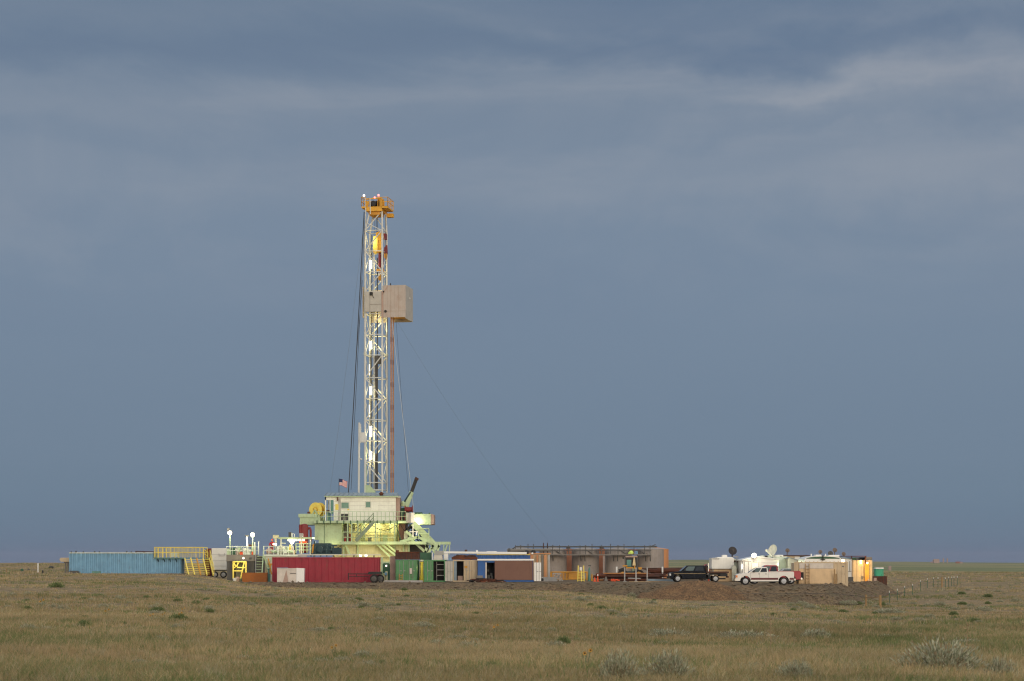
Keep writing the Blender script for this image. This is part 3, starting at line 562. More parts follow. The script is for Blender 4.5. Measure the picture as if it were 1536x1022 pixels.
# stair from the floor down to the left
for yy in (Y - .95, Y - 1.75): MB().beam(P(560.5, 783, yy), P(533.5, 812, yy), .1, .42).build('stair_stringer', M['stairgreen'], t)
for k in range(11):
    f = (k + .5) / 11; c = P(560.5, 783, Y - 1.35).lerp(P(533.5, 812, Y - 1.35), f); MB().box(c.x - .13, c.x + .13, Y - 1.72, Y - .98, c.z - .03, c.z + .03).build('stair_tread', M['grey'], t)
for yy in (Y - .93, Y - 1.77): railing(MB(), P(560.5, 782, yy), P(534, 811, yy), 1.0, 4, .04).build('stair_handrail', M['stairgreen'], t)
# outer bay at the ramp side
MB().beam(P(620, 785, Y + .2), P(657, 823, Y + .2), 1.3, .75).build('ramp_beam', M['mint'], t)
MB().beam(P(624, 786, Y + 2), P(659, 822, Y + 2), .3, .4).build('ramp_beam', M['dkgreen'], t)
for p0, q0, p1, q1, w in ((600, 813, 628, 805.5, .42), (626, 805.5, 650, 816, .42), (609, 797, 623, 809, .4), (613, 806, 640, 830, .3), (632, 806, 642, 822, .3), (641, 817, 637, 834, .3), (650, 818, 640, 834, .3), (648, 822, 655, 834, .3), (659, 817, 656, 830, .25)):
    MB().beam(P(p0, q0, Y - .3), P(p1, q1, Y - .3), w, .3).build('strut', M['mint'], t)
mb = MB(); mb.pbox(606, 612, 797, 812, Y + .6, .5); mb.pbox(612, 618, 808, 812.6, Y + .3, .4); mb.build('pale_bracket', M['offwhite'], t)
mb = MB(); mb.pbox(651, 676, 812.8, 817, Y - .2, .35); mb.pbox(665, 666.4, 817, 832, Y - .1, .2); mb.pbox(673.6, 675, 817, 832, Y - .1, .2); mb.beam(P(667, 830, Y), P(671, 817, Y), .14); mb.pbox(640, 652, 812.4, 815, Y + .1, .3); mb.build('end_frame', M['mint'], t)
railing(MB(), P(628, 808, Y - .9), P(643.5, 808, Y - .9), 1.2, 1, .06, (.5,)).build('bay_railing', M['mint'], t)
mb = MB(); mb.beam(P(619.5, 787, Y - .8), P(619.5, 806, Y - .8), .12); mb.beam(P(625.5, 797.5, Y - .8), P(624.5, 803, Y - .8), .14); mb.beam(P(614, 798, Y - .8), P(628, 797.5, Y - .8), .1); mb.build('hanger', M['cleanwhite'], t)
mb = MB()
for k in range(26):
    a = random.uniform(606, 640); c = random.uniform(789, 811); d = random.uniform(2, 7); s_ = random.choice((-1, 1))
    if c < 789 + (a - 620) * .9: continue
    mb.beam(P(a, c, Y + random.uniform(.6, 4)), P(a + d * random.uniform(.1, 1), c + s_ * d, Y + random.uniform(.6, 4)), random.uniform(.08, .25))
mb.build('pipework', M['dgrey'], t)
MB().box(X(608, Y), X(641, Y), Y + 4.5, Y + 4.7, Z(834, Y), Z(817, Y)).build('bay_wall', M['grey'], t)
for p0, p1, m_ in ((609.2, 613, 'windgrey'), (613.2, 616, 'lgrey'), (616.2, 621.5, 'white')): MB().pbox(p0, p1, 769.2, 784.4, Y - .5, .6).build('locker', M[m_], t, bev=.02)
MB().box(X(621.5, Y), X(646, Y), Y + .2, Y + 5, Z(787, Y), Z(771, Y)).build('pump_house', M['mint'], t)
MB().prism([(X(646, Y), Z(771, Y)), (X(650.6, Y), Z(772, Y)), (X(650.6, Y), Z(786.4, Y)), (X(646, Y), Z(787, Y))], Y + .3, Y + 4.9).build('pump_house_end', M['pinkrust'], t)
mb = MB(); mb.pbox(622, 633, 768.7, 771, Y + .5, 1.5); mb.pbox(643, 645, 769.5, 771, Y + .5, .4); mb.build('roof_fittings', M['dkgreen'], t)
c = P(627, 782.6, Y - .25); MB().lathe([(.05, -.12), (.3, -.08), (.34, .1), (.1, .16)], c, 14, 'y').build('floodlamp', M['lamp'], t, True)
MB().sphere(P(622, 784.8, Y - .2), .17).build('floodlamp', M['lamp'], t, True)
lamp('POINT', c + Vector((.2, -.9, .2)), 30, (1, .88, .5), .25)
# machinery on the floor beside the doghouse
t = thing('winch', 'red and dark oily winch between the rig house and the crane foot', 'winch', P(607, 781.6, Y + 1))
MB().lathe([(.2, -.5), (.5, -.48), (.5, -.4), (.3, -.38), (.3, .38), (.5, .4), (.5, .48), (.2, .5)], P(613.3, 764.5, Y + 1.2), 16, 'x').build('drum', M['darkred'], t, True)
mb = MB(); mb.pbox(600.5, 614, 767.5, 781.6, Y + 1.4, 1.6); mb.pbox(601, 609, 762, 768, Y + 1.8, .8); mb.build('block', M['dkgreen'], t, bev=.08)
mb = MB(); mb.pbox(601, 603.5, 774, 781, Y + .9, .4); mb.pbox(606, 608, 772, 781, Y + .9, .3); mb.build('red_valve', M['darkred'], t)
MB().lathe([(.25, 0), (.3, .1), (.3, .5), (.08, .7)], P(604.5, 760, Y + 2), 12).build('tank', M['mint'], t, True)
t = thing('crane', 'slim crane boom with pale lower half and black upper half leaning over the rig floor', 'crane', P(609, 769, Y + 2))
MB().beam(P(608.5, 763, Y + 2.2), P(617.5, 738, Y + 2.2), .5, .55).build('lower_boom', M['mint'], t, bev=.04)
MB().beam(P(617.4, 738.4, Y + 2.2), P(624.4, 719, Y + 2.2), .34, .4).build('upper_boom', M['black'], t, bev=.03)
MB().beam(P(624, 720, Y + 2.2), P(626, 716.8, Y + 2.2), .5, .45).build('boom_head', M['rust2'], t)
MB().tube(P(603.5, 758, Y + 2.0), P(616, 738, Y + 2.0), .11).build('ram', M['dteal'], t)
MB().tube(P(607.5, 781.6, Y + 2.2), P(607.5, 762, Y + 2.2), .33, 12).build('pedestal', M['rust'], t, True)
# doghouse
Y = 244.6; D = 4.2
t = thing('rig_house', 'cream white rig floor house with blue grey roof and open porch', 'cabin', P(545, 781.6, Y))
z0, z1 = Z(781.2, Y), Z(745.4, Y)
win = ((512.2, 523, 754.2, 762.3, 'greenglass'), (549, 555.5, 753.2, 761, 'greenglass'), (511.5, 522.5, 771.3, 780.8, 'glass'), (556.6, 566.8, 753, 765.4, None))
MB().box(X(500.5, Y), X(593.6, Y), Y, Y + D, z0, z1).build('wall', M['rigwhite'], t)
mb = MB(); mb.corr(X(507, Y), X(511, Y), Y - .035, z0, z1 - .2, .2, .02)
for q in (752, 758.5, 765): mb.pbox(501, 593, q, q + .28, Y - .02, .03)
mb.build('cladding_seams', M['windgrey'], t)
for p0, p1, q0, q1, g_ in win:
    if not g_: MB().pbox(p0, p1, q0, q1, Y - .05, .06).build('shutter', M['rigwhite'], t); continue
    w = MB(); s_ = .09
    w.box(X(p0, Y) - s_, X(p1, Y) + s_, Y - .07, Y + .01, Z(q0, Y), Z(q0, Y) + s_); w.box(X(p0, Y) - s_, X(p1, Y) + s_, Y - .07, Y + .01, Z(q1, Y) - s_, Z(q1, Y)); w.box(X(p0, Y) - s_, X(p0, Y), Y - .07, Y + .01, Z(q1, Y), Z(q0, Y)); w.box(X(p1, Y), X(p1, Y) + s_, Y - .07, Y + .01, Z(q1, Y), Z(q0, Y))
    w = w.build('window', M['offwhite'], t); MB().pbox(p0, p1, q0, q1, Y - .03, .04).build('pane', M[g_], w)
mb = MB(); mb.pbox(514, 516, 773, 780.5, Y - .05, .02); mb.pbox(517.5, 519.5, 774.5, 780.5, Y - .05, .02); mb.pbox(511.5, 522.5, 775.6, 776.2, Y - .05, .02); mb.build('window_gear', M['grey'], t)
mb = MB(); mb.pbox(503, 508, 756.5, 765, Y - .04, .05); mb.pbox(521, 524, 762.5, 765.5, Y - .04, .05); mb.build('wall_patch', M['yellow'], t)
mb = MB(); mb.box(X(487.5, Y), X(489.2, Y), Y, Y + .2, z0, z1); mb.box(X(487.5, Y), X(489.2, Y), Y + D - .2, Y + D, z0, z1); mb.box(X(487.5, Y), X(500.5, Y), Y, Y + .2, z1 - .4, z1); mb.box(X(494.6, Y), X(495.6, Y), Y + .02, Y + .2, Z(770, Y), z1 - .4); mb.build('porch_frame', M['rigwhite'], t)
MB().pbox(496, 500, 750.5, 771, Y + .05, .08).build('door', M['teal'], t)
mb = MB(); mb.pbox(490, 495, 769, 781, Y + 1.0, .7); mb.build('porch_locker', M['teal'], t); MB().pbox(489.5, 495, 765.5, 768.5, Y + 1, .8).build('porch_tray', M['rust'], t)
mb = MB(); zt, zb = Z(738.3, Y), Z(744, Y); n = 16
mb.add([(X(487, Y), Y - .35, zb), (X(597.5, Y), Y - .35, zb), (X(595, Y), Y + 2.0, zt), (X(489, Y), Y + 2.0, zt), (X(597.5, Y), Y + D + .3, zb), (X(487, Y), Y + D + .3, zb)], [(0, 1, 2, 3), (3, 2, 4, 5), (0, 3, 5), (1, 4, 2), (0, 5, 4, 1)])
for k in range(n + 1):
    f = k / n; a = Vector((X(487, Y), Y - .35, zb)).lerp(Vector((X(597.5, Y), Y - .35, zb)), f); c = Vector((X(489, Y), Y + 2.0, zt)).lerp(Vector((X(595, Y), Y + 2.0, zt)), f); mb.beam(a + Vector((0, 0, .03)), c + Vector((0, 0, .03)), .05, .09)
mb.build('roof', M['roofblue'], t)
MB().box(X(487, Y), X(597.5, Y), Y - .36, Y - .12, Z(745.6, Y), zb - .02).build('eave', M['mint'], t)
MB().prism([(X(593.7, Y), z0), (X(599.6, Y), z0), (X(599.6, Y), Z(747, Y)), (X(593.7, Y), Z(746, Y))], Y + .3, Y + D - .3).build('end_wall', M['pinkrust'], t)
MB().pbox(594, 600.5, 744.4, 746.8, Y + .2, 1.5).build('end_canopy', M['offwhite'], t)
MB().lathe([(.12, -.3), (.3, 0), (.1, .2)], P(572, 740.5, Y - .1), 10).build('roof_vent', M['rust'], t, True)
MB().pbox(505.6, 507, 746, 751.5, Y - .3, .3).build('downpipe', M['rust'], t)
lamp('AREA', P(520, 765, Y - 3.2), 260, (1, .92, .66), 1.5, (R(-90), 0, 0))  # fill light added in front of the rig house, no fixture there
# spool
t = thing('cable_spool', 'big yellow cable spool with dark cut-outs standing on the rig box', 'spool', P(476.5, 775, 246), R(-24))
def spoke_disc(yc, name):
    mb = MB(); r = .9; n = 48
    mb.lathe([(.36, yc - .04), (r, yc - .04), (r, yc + .04), (.36, yc + .04)], (0, 0, .82), 36, 'y'); mb.f = [f for f in mb.f if len(f) < 10]
    nn = len(mb.v)
    for k in range(6):
        a = k * math.pi / 3 + .3; mb.beam((math.cos(a) * .1, yc, .82 + math.sin(a) * .1), (math.cos(a) * .42, yc, .82 + math.sin(a) * .42), .12, .07)
    mb.lathe([(.02, yc - .06), (.15, yc - .06), (.15, yc + .06), (.02, yc + .06)], (0, 0, .82), 16, 'y')
    return mb.build(name, M['crown'] if False else M['yellow'], t, True, local=True)
spoke_disc(-.5, 'flange'); spoke_disc(.5, 'flange')
MB().lathe([(.3, -.45), (.62, -.45), (.62, .45), (.3, .45)], (0, 0, .82), 28, 'y').build('wound_cable', M['crown'], t, True, local=True)
mb = MB(); mb.box(-.75, .75, -.75, -.6, -.75, -.1); mb.box(-.75, .75, .6, .75, -.75, -.1); mb.beam((-.6, -.66, -.1), (0, -.66, .8), .12); mb.beam((.6, -.66, -.1), (0, -.66, .8), .12); mb.build('cradle', M['mint'], t, local=True)
small('rust_fitting', 463, 770.6, 767.8, 4, 245.6, 'rust', 'small rusty fitting on the green rig box beside the yellow spool', 'fitting', 'box')
small('hanging_tank', 530.3, 800, 786.5, 6.4, 246, 'rigyellow', 'small yellow green tank hung beneath the rig floor walkway', 'tank')
mb = MB(); mb.lathe([(.02, 0), (.1, .01), (.1, .5), (.06, .6), (.03, .66)], P(517.6, 812.6, 244.6), 12); solo(mb, 'fire_extinguisher', M['redlens'], 'red fire extinguisher in the recess beside the green cabin', 'extinguisher', smooth=True)
# flag on the rig house roof
t = thing('flag', 'small striped flag waving from a thin pole on the rig house roof', 'flag', P(508.5, 740, 246.6))
MB().tube(P(508.4, 742, 246.6), P(508.6, 717.6, 246.6), .035).build('pole', M['cable'], t)
nx, nz = 26, 26; a = P(508.8, 718.8, 246.6); W_, H_ = 1.0, .78; vs = []; fs = []; cols = []
for j in range(nz + 1):
    for i in range(nx + 1):
        u, v = i / nx, j / nz; vs.append((a.x + u * W_ * (1 - .05 * v), a.y + .1 * math.sin(u * 7 + v) * u, a.z - v * H_ - .28 * u ** 1.5 + .05 * math.sin(u * 6)))
for j in range(nz):
    for i in range(nx): k = j * (nx + 1) + i; fs.append((k, k + 1, k + nx + 2, k + nx + 1))
mb = MB(); mb.add(vs, fs); fo = mb.build('cloth', flag_mat(), t, True)
ca = fo.data.attributes.new('tint', 'FLOAT_COLOR', 'FACE')
for p in fo.data.polygons:
    k = p.index; i, j = k % nx, k // nx; stripe = j * 13 // nz % 2
    ca.data[k].color = lin((36, 42, 78)) if (i < nx * .4 and j < nz * 7 / 13) else (lin((186, 60, 60)) if stripe == 0 else lin((216, 206, 196)))
s_ = fo.modifiers.new('thickness', 'SOLIDIFY'); s_.thickness = .01

# ---------------------------------------------------------------- derrick mast (own axes: x across, y back)
YM = 251.; mo = Vector((X(564, YM), YM, Z(781.6, 244))); rz = R(-10)
def zz(py): return Z(py, YM - 1) - mo.z                    # photo row -> height above the rig floor
mast = thing('derrick_mast', 'tall white lattice drilling mast with amber crown platform rising behind the rig house', 'drilling mast', mo, rz)
def B(mb, name, m, parent=None, smooth=False, bev=0): return mb.build(name, M[m], parent or mast, smooth, bev, local=True)
HW, HD = 1.1, 1.2
zb, zk, ztop = -.3, zz(346), zz(317)
for sx, sy in ((-1, -1), (1, -1), (1, 1), (-1, 1)):
    mb = MB(); a = Vector((sx * HW, sy * HD, zb)); k_ = Vector((sx * HW, sy * HD, zk)); e = Vector((HW * .92 if sx > 0 else -.55, sy * HD * .8, ztop))
    mb.tube(a, k_, .125, 10); mb.tube(k_, e, .115, 10); B(mb, 'leg', 'mastwhite', smooth=True)
lev = [735, 724, 693, 661, 630, 598, 567, 533, 502, 471, 438, 408, 377, 346]
for k, q in enumerate(lev):
    z = zz(q); mb = MB()
    mb.tube((-HW, -HD, z), (HW, -HD, z), .06, 6); mb.tube((HW, -HD, z), (HW, HD, z), .05, 6); mb.tube((-HW, HD, z), (HW, HD, z), .06, 6); mb.tube((-HW, -HD, z), (-HW, HD, z), .05, 6)
    B(mb, 'girt', 'mastwhite')
for k in range(1, len(lev) - 1):
    z0, z1 = zz(lev[k]), zz(lev[k + 1]); s_ = 1 if k % 2 else -1
    for yy in (-HD, HD):
        if k in (9,) and yy < 0: continue
        B(MB().tube((s_ * HW, yy, z0), (-s_ * HW, yy, z1), .07, 6), 'brace', 'mastwhite')
    for xx in (-HW, HW): B(MB().tube((xx, -s_ * HD, z0), (xx, s_ * HD, z1), .04, 6), 'side_brace', 'mastwhite')
mb = MB(); mb.tube((-HW, -HD, zk), (HW * .9, -HD * .8, ztop), .07, 6); mb.tube((HW, HD, zk), (-.5, HD * .8, ztop), .07, 6); mb.tube((-.9, -HD, zz(335)), (.98, -HD, zz(346)), .05, 6); B(mb, 'top_brace', 'mastwhite')
for q, h in ((531, 4), (469, 2)):
    for sx, sy in ((-1, -1), (1, -1), (1, 1), (-1, 1)):
        B(MB().tube((sx * HW, sy * HD, zz(q + h / 2)), (sx * HW, sy * HD, zz(q - h / 2)), .19, 10), 'splice_collar', 'offwhite')
# mast foot
mb = MB(); mb.add([(-1.2, -1.3, zz(762)), (-.2, -1.3, zz(762)), (.25, -1.3, zz(738)), (-.55, -1.3, zz(728)), (-1.2, -1.3, zz(728)), (-1.2, -1.05, zz(762)), (-.2, -1.05, zz(762)), (.25, -1.05, zz(738)), (-.55, -1.05, zz(728)), (-1.2, -1.05, zz(728))], [(0, 1, 2, 3, 4), (9, 8, 7, 6, 5), (0, 5, 6, 1), (1, 6, 7, 2), (2, 7, 8, 3), (3, 8, 9, 4), (4, 9, 5, 0)]); B(mb, 'foot_plate', 'mint')
B(MB().tube((-1.12, -1.0, 0), (-1.12, -1.0, zz(661)), .17, 10), 'raising_ram', 'mint', smooth=True)
mb = MB(); mb.tube((-1.95, -1.2, 0), (-1.85, -1.2, zz(634)), .13, 8); mb.tube((-1.68, -1.2, zz(661)), (-1.68, -1.2, zz(636)), .07, 8); mb.tube((-1.95, -1.2, zz(650)), (-1.1, -1.2, zz(650)), .09, 6); mb.tube((-1.85, -1.2, zz(688)), (-1.5, -1.2, zz(689)), .1, 6); B(mb, 'standpipe', 'mastwhite', smooth=True)
mb = MB(); mb.box(-1.8, -.9, -1.45, -1.25, zz(664), zz(655)); mb.tube((-1.45, -1.5, zz(659.5)), (-1.45, -1.2, zz(659.5)), .3, 12); mb.box(-1.7, -1.0, -1.4, -1.3, zz(655), zz(649)); B(mb, 'bracket_plate', 'mastwhite')
# ladder on the outer side of the mast
mb = MB()
for yy in (-.85, -.45): mb.tube((-1.3, yy, zz(640)), (-1.3, yy, zz(346)), .035, 5)
z = zz(640)
while z < zz(347): mb.tube((-1.3, -.85, z), (-1.3, -.45, z), .025, 4); z += .45
B(mb, 'ladder', 'mastwhite')
mb = MB()
for x, y, q0, q1, r in ((-.62, .3, 735, 350, .05), (.15, .1, 735, 385, .08), (.62, .4, 735, 415, .045), (-.85, .7, 640, 500, .05)): mb.tube((x, y, zz(q0)), (x, y, zz(q1)), r, 8)
for (q0, q1) in ((600, 545), (735, 680)): mb.tube((.0, -.1, zz(q0)), (.0, -.1, zz(q1)), .13, 8)
mb.box(-.1, .8, -.3, .3, zz(545), zz(533)); B(mb, 'mud_hose_pipe', 'dgrey')
mb = MB(); mb.tube((-.2, -.2, zz(600)), (-.2, -.2, zz(380)), .06, 6); mb.tube((-.45, .8, zz(735)), (-.45, .8, zz(350)), .08, 6); B(mb, 'guide_rail', 'mastwhite')
# crown
mb = MB(); mb.box(-.95, 1.1, -1.35, 1.35, zz(317.5), zz(310.8)); B(mb, 'crown_beam', 'crown')
mb = MB(); mb.box(-.65, .75, -1.1, 1.1, zz(322.5), zz(317.6)); B(mb, 'crown_underframe', 'ochre')
mb = MB(); mb.box(-1.5, -.96, -1.5, 1.5, zz(312.8), zz(310.4)); mb.box(1.11, 1.85, -1.5, 1.6, zz(313.5), zz(311.4)); mb.box(1.15, 1.95, .9, 1.6, zz(322.5), zz(317)); B(mb, 'crown_platform', 'crown')
mb = MB(); 
railing(mb, (-1.5, -1.5, zz(310.4)), (-.95, -1.5, zz(310.4)), 1.15, 1, .045); railing(mb, (-1.5, -1.5, zz(310.4)), (-1.5, 1.5, zz(310.4)), 1.15, 3, .045); railing(mb, (1.1, -1.5, zz(311.4)), (1.85, -1.5, zz(311.4)), 1.15, 1, .04); railing(mb, (1.85, -1.5, zz(311.4)), (1.85, 1.6, zz(311.4)), 1.15, 4, .04); railing(mb, (-.95, 1.5, zz(311.4)), (1.85, 1.5, zz(311.4)), 1.15, 4, .04)
B(mb, 'crown_railing', 'crown')
mb = MB()
for x in (-.62, -.1, .45, .85): mb.box(x - .04, x + .04, -.9, .9, zz(310.8), zz(301 - (x > .3) * 2.5))
mb.beam((-1.0, -1.2, zz(299)), (1.0, -1.2, zz(297.5)), .16); mb.beam((-.8, -1.15, zz(310)), (-.5, -1.15, zz(299)), .14); mb.beam((.95, -1.15, zz(310)), (.9, -1.15, zz(299)), .14); mb.box(.3, .95, -.4, .4, zz(300), zz(297)); mb.box(-.9, .98, .15, .25, zz(311), zz(299.5)); mb.box(-1.0, -.7, -1.2, -1.1, zz(311), zz(302)); mb.box(.75, 1.05, -1.2, -1.1, zz(311), zz(301)); B(mb, 'sheave_frame', 'crown')
for x in (-.36, .18, .65): B(MB().lathe([(.1, -.08), (.5, -.08), (.44, 0), (.5, .08), (.1, .08)], (x, -.3, zz(305.5)), 18, 'x'), 'sheave', 'black', smooth=True)
B(MB().lathe([(.1, -.06), (.34, -.05), (.34, .05), (.1, .06)], (-.05, -1.18, zz(305.5)), 14, 'y'), 'sheave', 'black', smooth=True)
mb = MB(); mb.tube((-1.0, -1.25, zz(346)), (-.98, -1.5, zz(298.5)), .07, 6); mb.tube((-.4, -1.3, zz(322)), (-.42, -1.45, zz(298)), .07, 6); B(mb, 'light_mast', 'mastwhite')
for x, q, m_ in ((-1.25, 293.5, 'lampdim'), (.62, 294.0, 'lampred'), (.14, 297.4, 'lampred')): B(MB().sphere((x, -1.2, zz(q)), .15), 'beacon', m_, smooth=True)
B(MB().tube((-1.25, -1.2, zz(299)), (-1.25, -1.2, zz(294.5)), .03), 'beacon_post', 'mastwhite')
# windwalls around the racking board
mb = MB(); mb.box(-1.12, 1.08, -1.42, -1.34, zz(468.8), zz(438)); B(mb, 'front_windwall', 'windgrey')
mb = MB(); mb.box(-1.1, 1.0, -1.45, -1.42, zz(468.8), zz(468.2)); mb.box(-.42, 1.0, -1.45, -1.42, zz(457.6), zz(457.2)); mb.box(-.45, -.42, -1.45, -1.42, zz(468), zz(438.4)); B(mb, 'windwall_trim', 'grey')
mb = MB(); mb.lathe([(.03, 0), (.2, .02), (.2, .4), (.03, .44)], (-.25, -1.5, zz(444)), 10); mb.tube((-.25, -1.48, zz(441)), (.1, -1.48, zz(448)), .035); B(mb, 'pulley', 'black', smooth=True)
mb = MB(); mb.box(-1.1, 1.1, 1.28, 1.36, zz(481), zz(432)); B(mb, 'rear_windwall', 'windwall')
mb = MB(); mb.box(-1.5, -1.42, -1.0, .8, zz(476), zz(430)); B(mb, 'side_windwall', 'windwall')
bx0, bx1, by0, by1 = 1.3, 4.15, -1.5, 2.6; z0, z1 = zz(477.5), zz(429.5)
mb = MB(); mb.box(bx0, bx1, by0, by0 + .07, z0, z1); B(mb, 'board_front_wall', 'windwall')
mb = MB(); mb.box(bx1 - .07, bx1, by0 + .07, by1, z0 - .15, z1); B(mb, 'board_end_wall', 'windgrey')
mb = MB(); mb.box(bx0, bx1 - .07, by1 - .07, by1, z0 - .15, z1); B(mb, 'board_rear_wall', 'windwall')
mb = MB(); mb.box(bx0 + .3, bx1 - .07, by0 + .07, by1 - .07, z0 + .25, z0 + .33); B(mb, 'board_floor', 'ochre')
mb = MB()
for x in (bx0 + .95, bx0 + 1.9): mb.box(x, x + .035, by0 - .02, by0 - .002, z0, z1)
mb.box(bx0, bx1, by0 - .03, by0 - .002, zz(468.3), zz(468))
for x in (bx0 + .5, bx0 + 1.4): mb.box(x - .012, x + .012, by0 - .015, by0 - .002, z0 + 1, z1)
B(mb, 'wall_seams', 'seam')
mb = MB(); mb.beam((1.15, -1.5, zz(444)), (1.9, -1.5, zz(430)), .1); mb.box(1.08, 1.3, -1.55, -1.45, zz(478), zz(438)); B(mb, 'corner_post', 'pinkrust')
mb = MB(); mb.lathe([(.02, -.06), (.16, -.06), (.16, .06), (.02, .06)], (1.6, -1.56, zz(468.3)), 12, 'y'); mb.tube((2.2, -1.4, z1), (2.2, -1.4, z1 + .25), .07); mb.lathe([(.02, -.06), (.1, -.06), (.1, .06), (.02, .06)], (1.35, -1.56, zz(439)), 10, 'y'); B(mb, 'fitting', 'black', smooth=True)
B(MB().box(bx1 - .02, bx1 + .03, .6, 1.1, zz(446.5), zz(445)), 'end_sign', 'cleanwhite')
# lamps up the mast
for q in (396, 517, 586, 647, 683):
    h = 6 if q != 647 else 8; B(MB().tube((-.52, -.62, zz(q + h)), (-.52, -.62, zz(q - h)), .15, 10), 'tube_lamp', 'tube', smooth=True)
    v = Matrix.Rotation(rz, 3, 'Z') @ Vector((-.52, -1.0, zz(q))); lamp('POINT', mo + v, 26, (1, .9, .55), .3)
    v = Matrix.Rotation(rz, 3, 'Z') @ Vector((-.1, .3, zz(q + 4))); lamp('POINT', mo + v, 120, (1, .86, .4), .3)
for q, h in ((553, 8), (615, 9), (682, 8), (397, 6), (518, 6)): B(MB().tube((-.98, .55, zz(q + h)), (-.98, .55, zz(q - h)), .07, 8), 'side_lamp', 'dimtube', smooth=True)
v = Matrix.Rotation(rz, 3, 'Z') @ Vector((.3, .5, zz(490))); lamp('POINT', mo + v, 140, (1, .86, .4), .4)
v = Matrix.Rotation(rz, 3, 'Z') @ Vector((0, .3, zz(474))); lamp('POINT', mo + v, 70, (1, .86, .4), .3)
v = Matrix.Rotation(rz, 3, 'Z') @ Vector((0, .3, zz(436))); lamp('POINT', mo + v, 50, (1, .86, .4), .3)
v = Matrix.Rotation(rz, 3, 'Z') @ Vector((-.3, -.9, zz(362))); lamp('POINT', mo + v, 60, (1, .84, .4), .3)
def MW(x, y, q): return mo + Matrix.Rotation(rz, 3, 'Z') @ Vector((x, y, zz(q)))
# travelling block and top drive
t = thing('top_drive', 'amber yellow top drive and travelling block hanging high in the mast', 'top drive', MW(.3, 0, 403), rz)
def B2(mb, name, m, smooth=False): 
    o = mb.build(name, M[m], t, smooth, 0, local=True); off = Vector((.3, 0, zz(403))); o.data.transform(Matrix.Translation(-off)); return o
mb = MB(); mb.prism([(.0, zz(356)), (.1, zz(348)), (.45, zz(346)), (.8, zz(347)), (.85, zz(356)), (.6, zz(360)), (.2, zz(360))], -.35, .3); B2(mb, 'block', 'crown')
mb = MB(); mb.prism([(-.3, zz(372)), (-.25, zz(354)), (.3, zz(352)), (.3, zz(374)), (0, zz(380))], -.45, .1); B2(mb, 'motor_guard', 'yellow')
mb = MB(); mb.box(.3, .85, -.3, .3, zz(375), zz(359)); mb.box(-.3, .9, -.35, .35, zz(377.5), zz(374)); B2(mb, 'drive_body', 'crown')
mb = MB(); mb.box(.9, 1.3, -.1, .5, zz(358), zz(349)); mb.prism([(1.0, zz(379)), (1.05, zz(370)), (1.35, zz(366)), (1.4, zz(379))], 0, .5); mb.box(.35, .62, -.2, .2, zz(402), zz(378)); mb.box(.65, .9, .1, .4, zz(405), zz(380)); B2(mb, 'carriage', 'darkred')
mb = MB(); mb.prism([(1.0, zz(379)), (1.4, zz(379)), (1.25, zz(388)), (1.05, zz(385))], 0, .4); mb.box(.1, 1.0, -.2, .3, zz(406), zz(402.5)); B2(mb, 'guide_shoe', 'ochre')
mb = MB(); mb.lathe([(.05, 0), (.22, .1), (.25, .5), (.1, .8)], (.55, -.1, zz(420)), 10); mb.tube((.55, -.1, zz(414)), (.55, -.1, zz(402)), .09); B2(mb, 'elevator', 'ochre', True)
for x in (-.12, .08, .22): mb = MB().tube(MW(x, -.1, 349), MW(x, -.1, 323), .03, 5); solo(mb, 'hoist_line', M['cable'], 'dark hoisting wire between crown and top drive', 'wire', 'hoisting wires under the crown')
# stand of drill pipe
mb = None
for k, (x, y, q1) in enumerate(((2.16, -.9, 476), (2.36, -.6, 476))):
    t = thing('drill_pipe', 'long brown drill pipe standing upright below the racking board', 'pipe', MW(x, y, 781), rz, 'racked drill pipes'); h = zz(q1) - zz(781)
    MB().tube((0, 0, 0), (0, 0, h), .085, 8).build('pipe_body', M['pipe'], t, True, local=True)
    for j in range(1, 9): MB().tube((0, 0, h * j / 9 - .3), (0, 0, h * j / 9 + .3), .1, 8).build('tool_joint', M['tooljoint'], t, True, local=True)
# ropes
def rope(pts, r, m_, label, group=None):
    return solo(MB().path([Vector(p) for p in pts], r, 5), 'wire_rope', M[m_], label, 'wire', group)
def sag(a, b, d, n=10):
    return [Vector(a).lerp(Vector(b), k / n) - Vector((0, 0, d * 4 * (k / n) * (1 - k / n))) for k in range(n + 1)]
rope(sag(P(546.2, 318, 250), P(522.6, 739, 247), .5), .06, 'cable', 'dark thick rope slanting from crown to rig house roof beside the flag')
rope(sag(P(548, 318, 250), P(526.5, 735, 247.5), -.2), .03, 'cable', 'thin dark rope just inside the thick slanting rope by the flag')
rope(sag(P(545.5, 338, 250), P(492, 758, 247), .8), .016, 'guycable', 'faint outermost guy wire dropping from crown to the yellow spool')
rope(sag(P(544, 420, 250), P(533, 555, 249), 0), .02, 'cable', 'short faint wire beside the mast ladder under the windwall')
rope(sag(MW(2.4, -1.4, 480), P(621, 768, 246), .5), .028, 'palecable', 'pale wire from racking board down to the crane')
rope(sag(MW(2.9, -1.4, 480), P(612.5, 738, 247), .1), .018, 'cable', 'thin dark wire beside the racked drill pipes')
rope(sag(MW(1.5, -1.2, 324), MW(1.62, -1.2, 737), 0), .022, 'cable', 'thin straight line hanging along the mast leg from the crown')
rope(sag(MW(1.7, -1.0, 480), MW(1.9, -1.0, 737), 0), .018, 'cable', 'second thin line hanging between mast leg and drill pipes')
rope(sag(MW(2.4, 1.5, 480), P(823, 812, 262), 1.2, 16), .011, 'guycable', 'long guy wire running from the racking board to the grey tanks')
